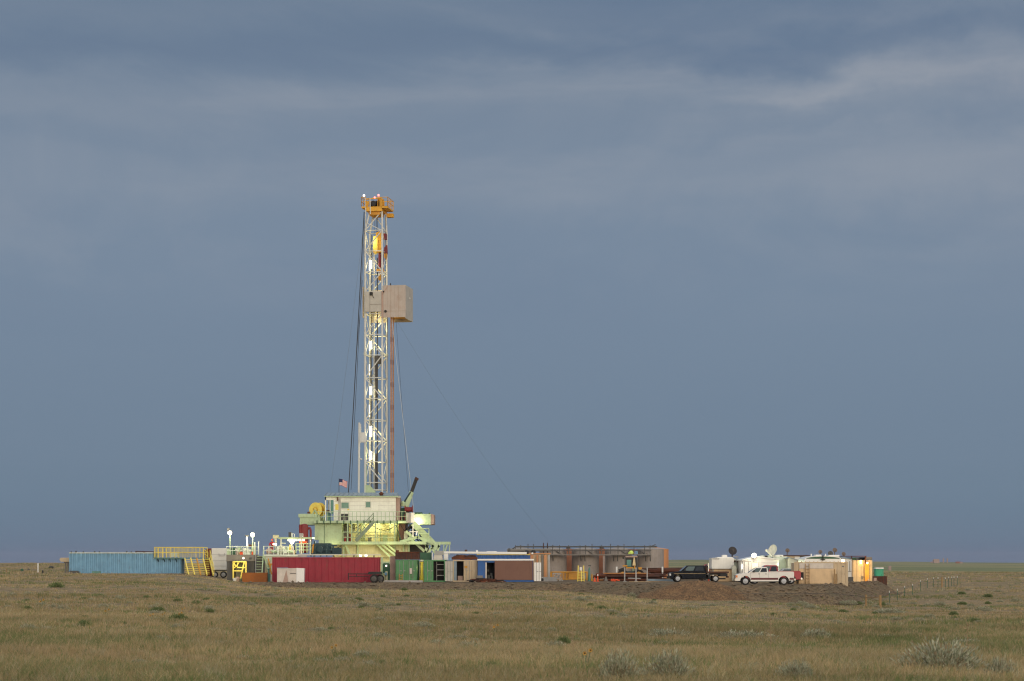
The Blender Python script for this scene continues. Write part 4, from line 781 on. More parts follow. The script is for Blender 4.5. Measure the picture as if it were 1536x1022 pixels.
# work lights under the rig floor, then added light before the rig house
LG = (1.0, .9, .44)
for p, q, yy, pw in ((532, 788, 247.0, 50), (548, 788.5, 247.5, 90), (565, 788.5, 247.5, 120), (588, 788.5, 247.5, 110), (600, 788, 243.2, 40)): lamp('POINT', P(p, q, yy), pw, LG, .4)
for p in (552, 581): MB().pbox(p - 3, p + 3, 786.0, 787.0, 246.8, .2).build('strip_lamp', M['litwin'], bpy.data.objects['rig_substructure'])
for p, q, yy, pw in ((500, 822, 243.3, 50), (545, 824, 242.4, 80), (585, 824, 242.4, 75), (622, 806, 241.3, 85), (575, 850, 243.5, 80)): lamp('POINT', P(p, q, yy), pw, LG, .5)
lamp('AREA', P(495, 800, 240.2), 460, (.94, 1, .66), 2, (R(-90), 0, 0))
lamp('AREA', P(555, 764, 239.5), 800, (1, .97, .8), 6, (R(-90), 0, 0))  # wide fill light added before the rig house, hanging free without a fixture
c = P(430, 820, 230.5); lamp('POINT', c, 34, (1, .93, .62), .4); lamp('POINT', P(452, 820, 231), 40, (1, .9, .6), .4)
lamp('POINT', P(359, 846, 230.4), 70, (1, .95, .5), .3)
# small lit things in the gap between red container and green container
t = thing('shade_box', 'dark box standing in for a dark opening, with small white lamp, beside the red container', 'generator', (X(579, 236), 236, 0))
MB().box(X(574, 236), X(584, 236), 236, 237.5, 0, Z(845, 236)).build('body', M['dkgreen'], t, bev=.08)  # dark box put in place of a dark opening in the wall behind
MB().sphere(P(579.3, 849, 235.8), .11).build('bulb_lamp', M['lampdim'], t, True)
mb = MB(); mb.tube((X(576.5, 235.5), 235.5, 0), P(576.5, 860, 235.5), .1); mb.tube((X(580, 235.6), 235.6, 0), P(580, 857, 235.6), .14); mb.build('pipe', M['rigyellow'], t)
MB().pbox(577, 580.5, 859, 863, 235.3, .2).build('blue_panel', M['bluewall'], t)
mb = MB(); mb.beam((X(573, 241), 241, 0), P(573, 836, 241), .25); mb.beam((X(586, 241), 241, 0), P(586, 836, 241), .25); mb.beam(P(572.5, 844.5, 241), P(587, 844.5, 241), .3); solo(mb, 'steel_frame', M['mint'], 'pale green frame legs seen between red and green containers', 'frame')  # upright legs joined by a crossbar, a plain steel frame
# person on the pump deck
t = thing('person', 'person in red coveralls and orange hard hat standing at the pump tank railing', 'person', P(408, 832, 232.9))
b = ORIG[t.name]; J = {'pelvis': (0, 0, .92, .15), 'chest': (.02, -.04, 1.28, .19), 'neck': (.03, -.06, 1.47, .07), 'head': (.04, -.1, 1.6, .1), 'top': (.04, -.1, 1.7, .085)}
for s_, n in ((-1, 'l'), (1, 'r')):
    J['sh' + n] = (.02 + s_ * .2, -.04, 1.38, .085); J['el' + n] = (s_ * .31, -.16, 1.14, .06); J['wr' + n] = (s_ * .24, -.4, 1.0, .042); J['ha' + n] = (s_ * .22, -.48, .97, .036)
    J['hip' + n] = (s_ * .1, 0, .86, .12); J['kn' + n] = (s_ * .12, -.03, .48, .08); J['an' + n] = (s_ * .13, 0, .08, .055); J['to' + n] = (s_ * .14, -.16, .04, .045)
ed = [('pelvis', 'chest'), ('chest', 'neck'), ('neck', 'head'), ('head', 'top')]
for n in 'lr': ed += [('chest', 'sh' + n), ('sh' + n, 'el' + n), ('el' + n, 'wr' + n), ('wr' + n, 'ha' + n), ('pelvis', 'hip' + n), ('hip' + n, 'kn' + n), ('kn' + n, 'an' + n), ('an' + n, 'to' + n)]
ks = list(J); me = bpy.data.meshes.new('body'); me.from_pydata([J[k][:3] for k in ks], [(ks.index(a), ks.index(c)) for a, c in ed], [])
o = bpy.data.objects.new('body', me); COL.objects.link(o); o.parent = t; me.materials.append(M['coverall'])
sk = o.modifiers.new('skin', 'SKIN')
for k, v in zip(ks, me.skin_vertices[0].data): v.radius = (J[k][3],) * 2
me.skin_vertices[0].data[0].use_root = True
sb = o.modifiers.new('smooth', 'SUBSURF'); sb.levels = sb.render_levels = 1
MB().lathe([(.02, .12), (.07, .1), (.115, .02), (.12, -.02), (.16, -.025), (.16, -.035), (.02, -.035)], (.04, -.1, 1.7), 14).build('hard_hat', M['orange'], t, True, local=True)
MB().sphere((.04, -.13, 1.6), .092).build('face', M['skin'], t, True, local=True)
for s_ in (-1, 1):
    hb = MB(); hb.box(s_ * .22 - .04, s_ * .22 + .04, -.56, -.46, .955, .985)
    for k, ln in enumerate((.06, .075, .08, .07)): fx = s_ * .22 + (k - 1.5) * .021; hb.tube((fx, -.555, .97), (fx, -.555 - ln * .6, .965), .0095, 6); hb.tube((fx, -.555 - ln * .6, .965), (fx, -.555 - ln * .9, .935), .0085, 6)
    hb.tube((s_ * .18, -.49, .97), (s_ * .155, -.54, .95), .011, 6); hb.build('hand', M['skin'], t, True, local=True)
# ---------------------------------------------------------------- containers in the middle
small('spill_board', 589, 872.5, 834.5, 8, 228, 'pinkrust', 'tall plain pinkish board standing at the green container side', 'board', 'box')
def container(px0, px1, top, Yd, m_, label, depth=6.1, front=True, sidem=None):
    t = thing('cargo_container', label, 'container', (X((px0 + px1) / 2, Yd), Yd, 0)); x0, x1, zt = X(px0, Yd), X(px1, Yd), Z(top, Yd)
    mb = MB(); mb.corry(Yd + .1, Yd + depth - .1, x1 - .04, .16, zt - .12, .3, .04, 1); mb.corry(Yd + .1, Yd + depth - .1, x0 + .04, .16, zt - .12, .3, .04, -1); mb.box(x0 + .06, x1 - .06, Yd + depth - .1, Yd + depth - .04, .1, zt - .1); mb.build('side_wall', M[sidem or m_], t)
    MB().box(x0 + .06, x1 - .06, Yd + .1, Yd + depth - .12, zt - .16, zt - .1).build('roof', M[m_], t)
    mb = MB(); 
    for a in (x0, x1 - .12):
        for yy in (Yd, Yd + depth - .12): mb.box(a, a + .12, yy, yy + .12, 0, zt)
    for a in (x0, x1 - .12): mb.box(a, a + .12, Yd + .1, Yd + depth - .1, zt - .12, zt - .005); mb.box(a, a + .12, Yd + .1, Yd + depth - .1, .005, .155)
    for yy in (Yd, Yd + depth - .12): mb.box(x0 + .12, x1 - .12, yy, yy + .12, zt - .13, zt - .01); mb.box(x0 + .12, x1 - .12, yy, yy + .12, .01, .16)
    mb.build('frame', M[m_], t); return t, x0, x1, zt
def leaf(t, x0, x1, y, z0, z1, m_, name='door'):
    mb = MB(); mb.box(x0, x1, y, y + .06, z0, z1)
    for f in (.33, .66): mb.box(x0 + .02, x1 - .02, y - .02, y, z0 + (z1 - z0) * f - .04, z0 + (z1 - z0) * f + .04)
    d = mb.build(name, M[m_], t); mb = MB()
    for f in (.32, .72): mb.tube((x0 + (x1 - x0) * f, y - .05, z0), (x0 + (x1 - x0) * f, y - .05, z1), .022, 6); mb.box(x0 + (x1 - x0) * f - .02, x0 + (x1 - x0) * f + .22, y - .07, y - .03, z0 + 1.05, z0 + 1.12)
    mb.build('locking_bar', M['lgrey'], d); return d
t, x0, x1, zt = container(593.5, 625, 840, 226, 'green', 'closed green container carrying a load of rusty steel on its roof', sidem='dkgreen')  # side wall in darker green, its shade put into the colour
xm = (x0 + x1) / 2; leaf(t, x0 + .13, xm - .01, 226.02, .17, zt - .14, 'green'); leaf(t, xm + .01, x1 - .13, 226.02, .17, zt - .14, 'green')
MB().pbox(614.5, 618, 852.5, 861, 225.9, .05).build('notice_plate', M['paleply'], t)
mb = MB(); Yd = 225.2
for p in (598.5, 603): mb.tube((X(p, Yd), Yd, 0), P(p + .4, 861, Yd), .035)
for q in (863.5, 867, 870): mb.tube(P(598.5, q, Yd), P(603, q, Yd), .03)
solo(mb, 'step_ladder', M['ochre'], 'short orange step ladder leaning at the closed green doors', 'ladder')
t = thing('steel_load', 'long rusty steel bin lying on the closed green container', 'bin', P(611, 840, 226.2))
mb = MB(); mb.pbox(593, 629, 828.5, 839.6, 226.2, 1.9); mb.build('bin', M['rust2'], t, bev=.04)
mb = MB(); mb.pbox(593.6, 598, 825.5, 828.5, 226.4, .6); mb.pbox(593, 629.3, 828, 829.3, 226.1, .1); mb.build('rim', M['rust'], t)
for p in (601, 609, 617, 625): MB().pbox(p, p + .8, 829.4, 839.4, 226.13, .07).build('rib', M['rust'], t)
t = thing('lit_tank', 'pale yellow lit cylinder standing in the gap between two green containers', 'tank', (X(632.6, 229), 229, 0))
MB().lathe([(.3, 0), (.32, .1), (.3, .3), (.16, .9), (.16, 2.1), (.26, 2.3)], (X(632.6, 229), 229, 0), 14).build('shell', M['yellow'], t, True); MB().pbox(630.5, 635, 840, 841.6, 228.8, .5).build('cap', M['offwhite'], t)
lamp('POINT', P(632.8, 852, 227.6), 40, (1, .9, .4), .15)
t, x0, x1, zt = container(635.5, 667.5, 840, 226, 'green', 'green container with one door swung open showing dark empty shelves')
leaf(t, x0 + .13, X(650, 226), 226.02, .17, zt - .14, 'green')
mb = MB()
for q in (847, 855, 863.3): mb.box(X(655, 226), x1 - .13, 226.5, 228, Z(q, 226) - .04, Z(q, 226) + .03)
mb.box(X(654.5, 226), X(655.2, 226), 226.5, 226.6, .16, zt - .2); mb.build('shelf', M['lgrey'], t)
MB().box(x0 + .1, x1 - .1, 226.9, 226.95, .12, zt - .14).build('shade_backing', M['dark'], t)  # dark sheet stands in for the unlit depth of the container
leaf(t, X(667.8, 225.6), X(679, 225.6), 225.3, .1, zt - .16, 'windgrey', 'open_door')
small('canister', 675, 839.8, 837.5, 4, 226, 'bluewall', 'small blue white cap on the open grey door edge', 'canister')  # a small blue cap, not a vessel
t, x0, x1, zt = container(679.3, 716, 840, 227, 'tan', 'tan container with dark open doorway and a heap of rusty scrap on top')
MB().box(x0 + .1, X(685, 227), 227.02, 227.08, .17, zt - .14).build('blue_grey_door', M['roofblue'], t)
leaf(t, X(695.5, 227), X(707.5, 227), 226.97, .17, zt - .14, 'tan'); MB().box(X(707.8, 227), x1 - .13, 227.0, 227.06, .17, zt - .14).build('panel', M['tan'], t)
MB().box(x0 + .1, x1 - .1, 228.4, 228.45, .12, zt - .16).build('shade_backing', M['dark'], t)  # near-black sheet as painted shade behind the doorway
MB().pbox(697, 701, 849, 852, 226.85, .05).build('yellow_sign', M['ochre'], t)
small('pink_locker', 690.4, 871, 864, 7.6, 227.5, 'pinkrust', 'low pinkish chest just inside the tan container doorway', 'chest', 'box')
t = thing('scrap_load', 'rusty pile of scrap pipe and plate on top of the tan container', 'scrap pile', P(697, 840, 227.5))
mb = MB(); mb.pbox(677.5, 716, 835.8, 839.6, 227.2, 2); mb.build('bin', M['rust'], t)
for k in range(22):
    a = random.uniform(679, 706); c = random.uniform(830.5, 836); MB().beam(P(a, c + 2, 227.5 + random.random() * 1.5), P(min(716, a + random.uniform(3, 12)), c + random.uniform(0, 4), 227.5 + random.random() * 1.5), random.uniform(.08, .22)).build('scrap_piece', M[random.choice(('rust', 'rust2', 'dgrey'))], t)
t = thing('hopper', 'pale grey box hopper behind the green containers', 'hopper', P(657, 840, 231))
MB().prism([(X(649.8, 231), Z(841, 231)), (X(664, 231), Z(841, 231)), (X(663, 231), Z(833, 231)), (X(651, 231), Z(833, 231))], 231, 233).build('lower_box', M['paleply'], t); MB().prism([(X(651.2, 231), Z(832.8, 231)), (X(664.5, 231), Z(832.8, 231)), (X(664.5, 231), Z(826.5, 231)), (X(653, 231), Z(826.5, 231))], 231.05, 232.9).build('upper_box', M['lgrey'], t)
MB().tube(P(648.4, 840, 231), P(648.4, 829, 231), .06).build('white_post', M['cleanwhite'], t)
small('grey_cabinet', 638.5, 840, 829, 17, 232, 'dkgreen', 'dark grey green machine cabinet behind the gap of green containers', 'cabinet', 'box')
small('water_heater', 669, 840, 830.5, 6.6, 231.5, 'cleanwhite', 'white upright box next to the pale grey hopper', 'box', 'box')
# blue workshop container and taller blue building behind it
Yd = 226.; t = thing('workshop', 'royal blue workshop container with wide brown sliding panel and white roof edge', 'container', (X(758, Yd), Yd, 0)); zt = Z(841, Yd)
mb = MB(); mb.box(X(716.5, Yd), X(728.5, Yd), Yd, Yd + .08, .15, zt); mb.box(X(728.5, Yd), X(742, Yd), Yd, Yd + .08, Z(844, Yd), zt); mb.box(X(742, Yd), X(800, Yd), Yd, Yd + .08, .15, zt); mb.box(X(799.6, Yd), X(800, Yd), Yd + .08, Yd + 5, .15, zt); mb.box(X(716.5, Yd), X(716.9, Yd), Yd + .08, Yd + 5, .15, zt); mb.box(X(716.5, Yd), X(800, Yd), Yd + 4.95, Yd + 5, .1, zt); mb.build('wall', M['blue'], t)
MB().box(X(716, Yd), X(801, Yd), Yd - .12, Yd + 5.1, zt, Z(838.6, Yd)).build('roof', M['cleanwhite'], t)
MB().box(X(716.5, Yd), X(801, Yd), Yd - .06, Yd + 4.9, .02, .15).build('base', M['blue'], t)
MB().pbox(728.2, 730, 844, 871.5, Yd - .04, .12).build('door_jamb', M['paleply'], t)
MB().box(X(729, Yd), X(742, Yd), Yd + 1.5, Yd + 1.55, .16, zt - .2).build('shade_backing', M['dark'], t)  # doorway shade made by a dark sheet, no real partition
mb = MB(); mb.pbox(742, 799, 841.4, 870.2, Yd - .1, .07); mb.build('sliding_panel', M['brownpanel'], t, bev=.015)
leaf(t, X(801.3, Yd), X(811.6, Yd), Yd - .4, .1, Z(844, Yd), 'cleanwhite', 'open_door')
for k, (p, q, w_, h_) in enumerate(((733, 866, 4, 7), (737, 862, 3, 4), (732, 856, 3, 3), (738, 867, 3, 6))): MB().pbox(p - w_ / 2, p + w_ / 2, q - h_ / 2, q + h_ / 2, Yd + .9, .3).build('stored_box', M['dgrey'], t)
Yd = 236.; t = thing('blue_building', 'taller blue ribbed building with white roof behind the workshop container', 'building', (X(740, Yd), Yd, 0)); zt = Z(832, Yd)
mb = MB(); mb.corr(X(690, Yd), X(795.5, Yd), Yd, 0, zt, .5, .05); mb.box(X(690, Yd), X(795.5, Yd), Yd + .05, Yd + 4, 0, zt); mb.build('wall', M['blue'], t)
MB().add([(X(664, Yd), Yd - .3, Z(830, Yd)), (X(790, Yd), Yd - .3, Z(831.8, Yd)), (X(790, Yd), Yd - .3, Z(828.3, Yd)), (X(664, Yd), Yd - .3, Z(827.3, Yd)), (X(664, Yd), Yd + 4.3, Z(830, Yd)), (X(790, Yd), Yd + 4.3, Z(831.8, Yd)), (X(790, Yd), Yd + 4.3, Z(828.3, Yd)), (X(664, Yd), Yd + 4.3, Z(827.3, Yd))], [(0, 1, 2, 3), (7, 6, 5, 4), (0, 4, 5, 1), (3, 2, 6, 7), (1, 5, 6, 2), (0, 3, 7, 4)]).build('roof', M['cleanwhite'], t)
MB().box(X(715, Yd), X(795.5, Yd), Yd - .12, Yd - .06, Z(832.8, Yd), zt + .02).build('gutter', M['yellow'], t)
mb = MB(); mb.pbox(730, 745, 827.2, 828.2, Yd + 1, .8); mb.pbox(714, 717, 825.7, 828, Yd + .6, .4); mb.build('roof_cap', M['cleanwhite'], t)
mb = MB(); mb.lathe([(.05, 0), (.16, .05), (.16, .25), (.03, .32)], P(699, 828.5, Yd + .5), 10); mb.build('roof_vent', M['rust2'], t, True)
Yd = 238.5; t = thing('orange_container', 'orange and tan ribbed container end between workshop and grey tanks', 'container', (X(810, Yd), Yd, 0)); zt = Z(831, Yd)
mb = MB(); mb.box(X(794, Yd), X(825, Yd), Yd + .1, Yd + 6, .05, zt - .05); mb.build('body', M['tan'], t)
for p, w_, m_ in ((796, 8, 'tanktan'), (806, 2.6, 'tanktan'), (809.5, 3, 'tan'), (813.5, 2.2, 'grey'), (818, 4, 'tanktan'), (823.5, 3, 'lgrey')): mb = MB(); mb.pbox(p - w_ / 2, p + w_ / 2, 831.5 + (p % 3) * .6, 866.5, Yd - .05 - (w_ % 3) * .05, .16); mb.build('rib', M[m_], t)
MB().box(X(784, Yd), X(826, Yd), Yd - .1, Yd + 6, zt - .02, zt + .1).build('top_rail', M['tanktan'], t)
MB().pbox(812, 835, 866, 872.5, Yd - 2.2, 1.2).build('concrete_foot', M['lgrey'], t)
small('black_drum', 790, 831, 825.5, 6, 237.5, 'black', 'black drum on the blue building roof end', 'drum'); small('black_drum', 800, 831, 825.2, 7, 239, 'black', 'stout black drum on the orange container top', 'drum'); small('white_lamp_globe', 798.5, 831.5, 829, 3, 236.2, 'cleanwhite', 'white cap sitting in front of the black drums', 'cap')
small('black_valve', 813.5, 872, 867.5, 4, 230, 'black', 'black lump of hose at the foot of the white open door', 'hose', 'drum')
# ---------------------------------------------------------------- tanks
t0 = None; YT = 272.
tl = ['grey tank half hidden behind the blue building roof', 'grey tank beside the orange container with the yellow fence below', 'grey tank behind the yellow ladder', 'grey tank behind the loader cab', 'grey tank at the end of the row beside the orange tank']
def tank(loc, m_, label, r=1.85, h=None, name='upright_tank', group='grey tanks in a row'):
    t = thing(name, label, 'tank', loc, 0, group); h = h or Z(824, YT)
    MB().lathe([(r, .0), (r, h - .02), (r * .96, h + .03), (.3, h + .26), (.05, h + .28)], (0, 0, 0), 40).build('shell', M[m_], t, True, local=True)
    mb = MB()
    for zz_ in (h - .04, h * .5, .1): mb.lathe([(r - .01, zz_ - .03), (r + .02, zz_ - .03), (r + .02, zz_ + .03), (r - .01, zz_ + .03)], (0, 0, 0), 40); mb.f = [f for f in mb.f if len(f) < 10]
    mb.build('weld_band', M[m_], t, True, local=True)
    MB().lathe([(.02, -.1), (.32, -.1), (.32, .06), (.02, .08)][::-1], (.25, -r + .02, .7), 14, 'y').build('manway', M[m_], t, True, local=True)
    mb = MB(); mb.lathe([(.3, h + .2), (.3, h + .42), (.34, h + .42), (.05, h + .5)], (0, 0, 0), 14); mb.build('hatch', M['dgrey'], t, True, local=True)
    return t
tA = tank((X(781, YT), YT, 0), 'tankgrey', tl[0])
for p, l_ in zip((829.5, 878, 927.5, 975.3), tl[1:]): dup(tA, (X(p, YT), YT, 0), None, l_)
tB = tank((X(852.5, 284), 284, 0), 'tankbrown', 'tan tank coloured shaded brown, showing in the gap behind the yellow fence', 2.0, Z(826, 284), group='brown tanks behind the grey ones')
dup(tB, (X(902.5, 284), 284, 0), None, 'tan tank coloured shaded brown, showing in the gap above the orange cones')
tank((X(982.5, 283), 283, 0), 'tanktan', 'bright orange tan tank peeping out past the last grey tank', 1.92, Z(824, 283), group='brown tanks behind the grey ones')
t = thing('tank_catwalk', 'dark steel catwalk with rails running along the grey tank tops', 'catwalk', P(880, 832, 269.6)); Yd = 269.6
MB().pbox(808, 977, 831.7, 833.2, Yd - .8, 1.4).build('deck', M['grey'], t)
mb = MB(); mb.tube(P(774, 820.3, Yd), P(984, 820.3, Yd), .09); mb.tube(P(774, 820.3, Yd + 1), P(768, 824, Yd + 1), .06); mb.build('top_rail', M['dgrey'], t)
MB().tube(P(790, 826, Yd), P(977, 826, Yd), .04).build('mid_rail', M['dgrey'], t)
for p in (773, 781, 792, 800, 815, 821, 829, 839, 853, 870, 878, 888, 902, 916, 927, 936, 951, 967, 975): MB().beam(P(p, 833, Yd), P(p, 818 - (p % 4 == 0) * 2.0, Yd), .1).build('post', M['dgrey'], t)
MB().beam(P(975, 820.3, Yd), P(983.5, 817, Yd), .1).build('post', M['dgrey'], t)
for p in (829, 871, 877, 920, 926, 968, 975): MB().beam(P(p, 833, Yd - .6), P(p + .6, 842, Yd - .3), .12).build('hanger', M['dgrey'], t)
for p in (838, 886, 936, 964): MB().beam(P(p - 7, 825, Yd + .6), P(p + 4, 832, Yd + .6), .1).build('strut', M['dgrey'], t)
for p in (853, 902, 950): mb = MB(); mb.pbox(p - 6, p + 6, 824.3, 825.6, Yd + .8, .5); mb.beam(P(p, 824, Yd + .7), P(p, 832, Yd + .7), .2); mb.build('bracket', M['tankbrown'], t)
t = thing('header_pipe', 'fat grey header pipe passing behind the blue building roof', 'pipe', P(790, 826, 265))
MB().tube(P(763, 826, 265), P(826, 825, 265), .2, 10).build('pipe_body', M['grey'], t, True); MB().tube(P(762, 826, 265), P(765.5, 826, 265), .3, 12).build('flange', M['dgrey'], t, True); MB().pbox(766, 773, 823.5, 829, 265.2, .5).build('valve_block', M['dgrey'], t)
for p in (775, 781): MB().pbox(p, p + 5, 827.5, 830.5, 264.6, .4).build('fitting', M['black'], t)
mb = MB()
for p in (815.3, 821.3): mb.tube(P(p, 832, 268), P(p, 814.4, 268), .06)
solo(mb, 'standpipe', M['rust2'], 'pair of thin rusty standpipes above the orange container', 'pipe')
t = thing('tank_ladder', 'dark ladder standing against the gap beside the loader', 'ladder', (X(906, 269), 269, 0))
for p in (905, 907.2): MB().beam((X(p, 269), 269, 0), P(p, 832, 269), .08).build('rail', M['lgrey'], t)
# yellow barrier, trestle, ladder, cones
Yd = 246.; t = thing('barrier', 'yellow barred barrier fence at the foot of the grey tanks', 'fence', (X(853, Yd), Yd, 0))
mb = MB(); mb.tube(P(826, 858.5, Yd), P(881, 858.5, Yd), .09); mb.tube(P(826, 869, Yd), P(881, 869, Yd), .06); mb.build('rail', M['ochre'], t)
for k in range(12): MB().tube(P(827.5 + k * 2.2, 858.5, Yd), P(827.5 + k * 2.2, 870, Yd), .055).build('bar', M['ochre'], t)
MB().pbox(853, 871, 860, 869, Yd + .05, .06).build('panel', M['ochre'], t)
for p in (826.5, 880.5): MB().beam((X(p, Yd), Yd, 0), P(p, 857.5, Yd), .2).build('post', M['ochre'], t)
Yd = 234.; t = thing('trestle', 'grey crossed-bar steel trestle in front of the yellow barrier', 'trestle', (X(837, Yd), Yd, 0))
for a, c in ((829.5, 836), (832.5, 840), (836, 829.5), (841, 834), (836.5, 844.5), (834, 842)): MB().beam((X(c, Yd), Yd, .04), P(a, 860, Yd), .09).build('bar', M['lgrey'], t)
MB().beam(P(829, 860, Yd), P(842, 860, Yd), .1).build('top_bar', M['lgrey'], t)
Yd = 233.; t = thing('ladder_stand', 'yellow ladder stand with a white tag before the grey tanks', 'ladder', (X(871.5, Yd), Yd, 0))
for p0, p1, q in ((866.5, 867.5, 848.5), (876.3, 875.5, 848.5), (872, 872, 856)): MB().beam((X(p0, Yd), Yd - (p0 == 872) * .7, .0), P(p1, q, Yd), .12).build('rail', M['yellow'], t)
for k in range(6): MB().beam(P(867, 871 - k * 2.4, Yd), P(876, 871 - k * 2.4, Yd), .07).build('rung', M['yellow'], t)
MB().pbox(869.5, 873, 851, 856, Yd - .05, .04).build('tag', M['white'], t)
small('yellow_post', 887.8, 871.5, 861, 2.4, 236, 'ochre', 'short ochre post beside the teal valve column', 'post')
t = thing('valve_column', 'slim teal valve column with handwheel next to the yellow ladder', 'valve', (X(884, 235), 235, 0)); mb = MB(); mb.tube((X(884, 235), 235, 0), P(884, 853, 235), .12, 10); mb.prism([(X(881.5, 235), 0), (X(886, 235), 0), (X(884.7, 235), Z(851, 235)), (X(883.3, 235), Z(851, 235))], 235.1, 235.2); mb.build('column', M['teal'], t, True); MB().tube(P(882, 848.7, 235), P(886.3, 848.7, 235), .06).build('handwheel', M['dgrey'], t)
def cone(px, Yd, base, top, label, tall=False):
    t = thing('traffic_cone', label, 'cone', (X(px, Yd), Yd, Z(base, Yd)), 0, 'orange traffic cones'); h = Z(top, Yd) - Z(base, Yd)
    MB().box(-.19, .19, -.19, .19, 0, .05).build('base', M['orange'], t, local=True)
    MB().lathe([(.15 if not tall else .09, .05), (.03 if not tall else .055, h)], (0, 0, 0), 14).build('cone_body', M['orange'], t, True, local=True)
    a = .5 if not tall else .75; MB().lathe([(.155 - .12 * a if not tall else .075, h * a), (.155 - .12 * (a + .22) if not tall else .07, h * (a + .2))], (0, 0, 0), 14).build('white_band', M['cleanwhite'], t, True, local=True)
cone(892.2, 232, 872.6, 866, 'short wide orange cone with white band by the taller cone'); cone(896.6, 232, 872.6, 861, 'tall slim orange marker cone with white top', True)
# pipe racks
def rack(px0, px1, q0, q1, Yd, label, n, depth, ms, group='pipe stacks'):
    t = thing('pipe_stack', label, 'pipe stack', (X((px0 + px1) / 2, Yd), Yd, 0), 0, group)
    for k in range(n):
        q = random.uniform(q0, q1); yy = Yd + random.uniform(0, depth); a = px0 + random.uniform(0, (px1 - px0) * .3); b_ = px1 - random.uniform(0, (px1 - px0) * .25); tilt = random.uniform(-1.2, 1.2)
        MB().tube(P(a, q, yy), P(b_, q + tilt, yy), random.uniform(.06, .13), 7).build('stacked_pipe', M[random.choice(ms)], t, True)
    for f in (.08, .5, .9): MB().box(X(px0 + (px1 - px0) * f, Yd), X(px0 + (px1 - px0) * f, Yd) + .25, Yd, Yd + depth, -.05, max(.1, Z(q1 + 1, Yd))).build('sleeper', M['rust2'], t)
    return t
rack(888, 1000, 860, 871, 238, 'long jumbled stack of rusty pipe behind three grey posts', 34, 3, ('rust', 'rust2', 'rust', 'pipe', 'rust2'))
rack(963, 1062, 852.5, 861, 247, 'higher neat stack of brown pipe reaching behind the navy truck', 20, 3, ('rust', 'rust2', 'rust'))
rack(893, 940, 861.5, 866, 243, 'short low stack of dark pipe under the loader', 10, 2, ('rust2', 'rust'))
Yd = 233.
for p, l_ in ((937, 'grey steel post at the tall cone end of the pipe stack'), (954, 'middle grey steel post before the pipe stack'), (970.8, 'grey steel post nearest the navy truck before the pipe stack')):
    mb = MB(); mb.beam((X(p, Yd), Yd, -.05), P(p, 851.5, Yd), .14); mb.box(X(p, Yd) - .2, X(p, Yd) + .2, Yd - .2, Yd + .2, -.02, .05); solo(mb, 'steel_post', M['lgrey'], l_, 'post', 'grey posts before the pipe stack')
for p, yy, l_ in ((925, 240, 'white pipe cap post beside the loader'), (993.7, 242, 'white pipe cap post in front of the orange tan tank')):
    mb = MB(); mb.tube((X(p, yy), yy, 0), P(p, 859.5, yy), .06); mb.lathe([(.1, 0), (.105, .02), (.105, .66), (.1, .7)], P(p, 859, yy), 12); solo(mb, 'white_post', M['cleanwhite'], l_, 'post', smooth=True)
mb = MB(); mb.beam(P(944, 873.4, 230), P(1006, 873.6, 230), .16); solo(mb, 'timber_beam', M['timber'], 'long pale timber lying on the pad edge before the pipe stack', 'timber')
mb = MB(); mb.beam(P(972, 870, 231), P(1014, 871, 231), .22); solo(mb, 'steel_beam', M['roofblue'], 'blue grey beam lying beside the navy truck nose', 'beam')
mb = MB(); mb.beam(P(942, 867.5, 236), P(961, 868, 236), .12); solo(mb, 'white_plank', M['lgrey'], 'short pale plank on the jumbled pipe stack', 'plank')
mb = MB()
for k in range(8): a = random.uniform(915, 926); mb.beam(P(a, random.uniform(868.5, 872), 232.5), P(a + random.uniform(2, 6), random.uniform(869, 872), 232.6), .12)
solo(mb, 'red_rubbish', M['orange'], 'small heap of red and orange bits at the pipe stack end', 'debris')
mb = MB(); mb.prism([(X(906.5, 235), 0), (X(912, 235), 0), (X(909.6, 235), Z(865, 235)), (X(908.4, 235), Z(865, 235))], 235, 235.4); solo(mb, 'pipe_stand', M['grey'], 'small grey tapered pipe stand left of the red debris heap', 'stand')
# loader
Yd = 240.; t = thing('loader', 'wheel loader with dark glass cab and amber details behind the pipe stack', 'loader', (X(947, Yd), Yd, 0))
MB().box(X(931, Yd), X(963, Yd), Yd, Yd + 2.2, .7, Z(857, Yd)).build('chassis', M['dteal'], t, bev=.1)
mb = MB(); mb.pbox(938.2, 956.5, 834.2, 836.2, Yd - .05, 1.8); mb.build('cab_roof', M['pinkrust'], t, bev=.03)
MB().pbox(939, 952, 836.4, 852, Yd + .1, 1.5).build('cab_glass', M['greenglass'] if False else M['glass'], t, bev=.03)
MB().pbox(940, 947, 840, 850, Yd + .06, .05).build('painted_reflection', M['teal'], t)  # teal panel, a reflection painted over the cab glass
mb = MB(); mb.pbox(937, 938.8, 835, 857, Yd, .15); mb.pbox(955.6, 957, 835, 858, Yd, .15); mb.pbox(952, 955, 836, 857, Yd + 1.4, .15); mb.build('cab_frame', M['dgrey'], t)
mb = MB(); mb.pbox(934, 941, 848, 850, Yd - .1, .2); mb.pbox(939, 950, 851, 852.8, Yd - .05, .15); mb.pbox(951, 953, 848, 854, Yd - .1, .1); mb.build('amber_trim', M['ochre'], t)
mb = MB(); mb.prism([(X(957.4, Yd), Z(851, Yd)), (X(962.6, Yd), Z(851, Yd)), (X(962.6, Yd), Z(853.5, Yd)), (X(960.5, Yd), Z(855, Yd)), (X(960.2, Yd), Z(858, Yd)), (X(959.4, Yd), Z(858, Yd)), (X(959, Yd), Z(855, Yd)), (X(957.4, Yd), Z(853.5, Yd))], Yd - .2, Yd + .3); mb.build('lift_arm_head', M['ochre'], t)
MB().beam(P(936, 853, Yd), P(928, 856, Yd), .5, .3).build('lift_arm', M['black'], t)
for p in (934, 958): wheel(t, (X(p, Yd), Yd - .1, .65), .7, .45, rim='ochre')
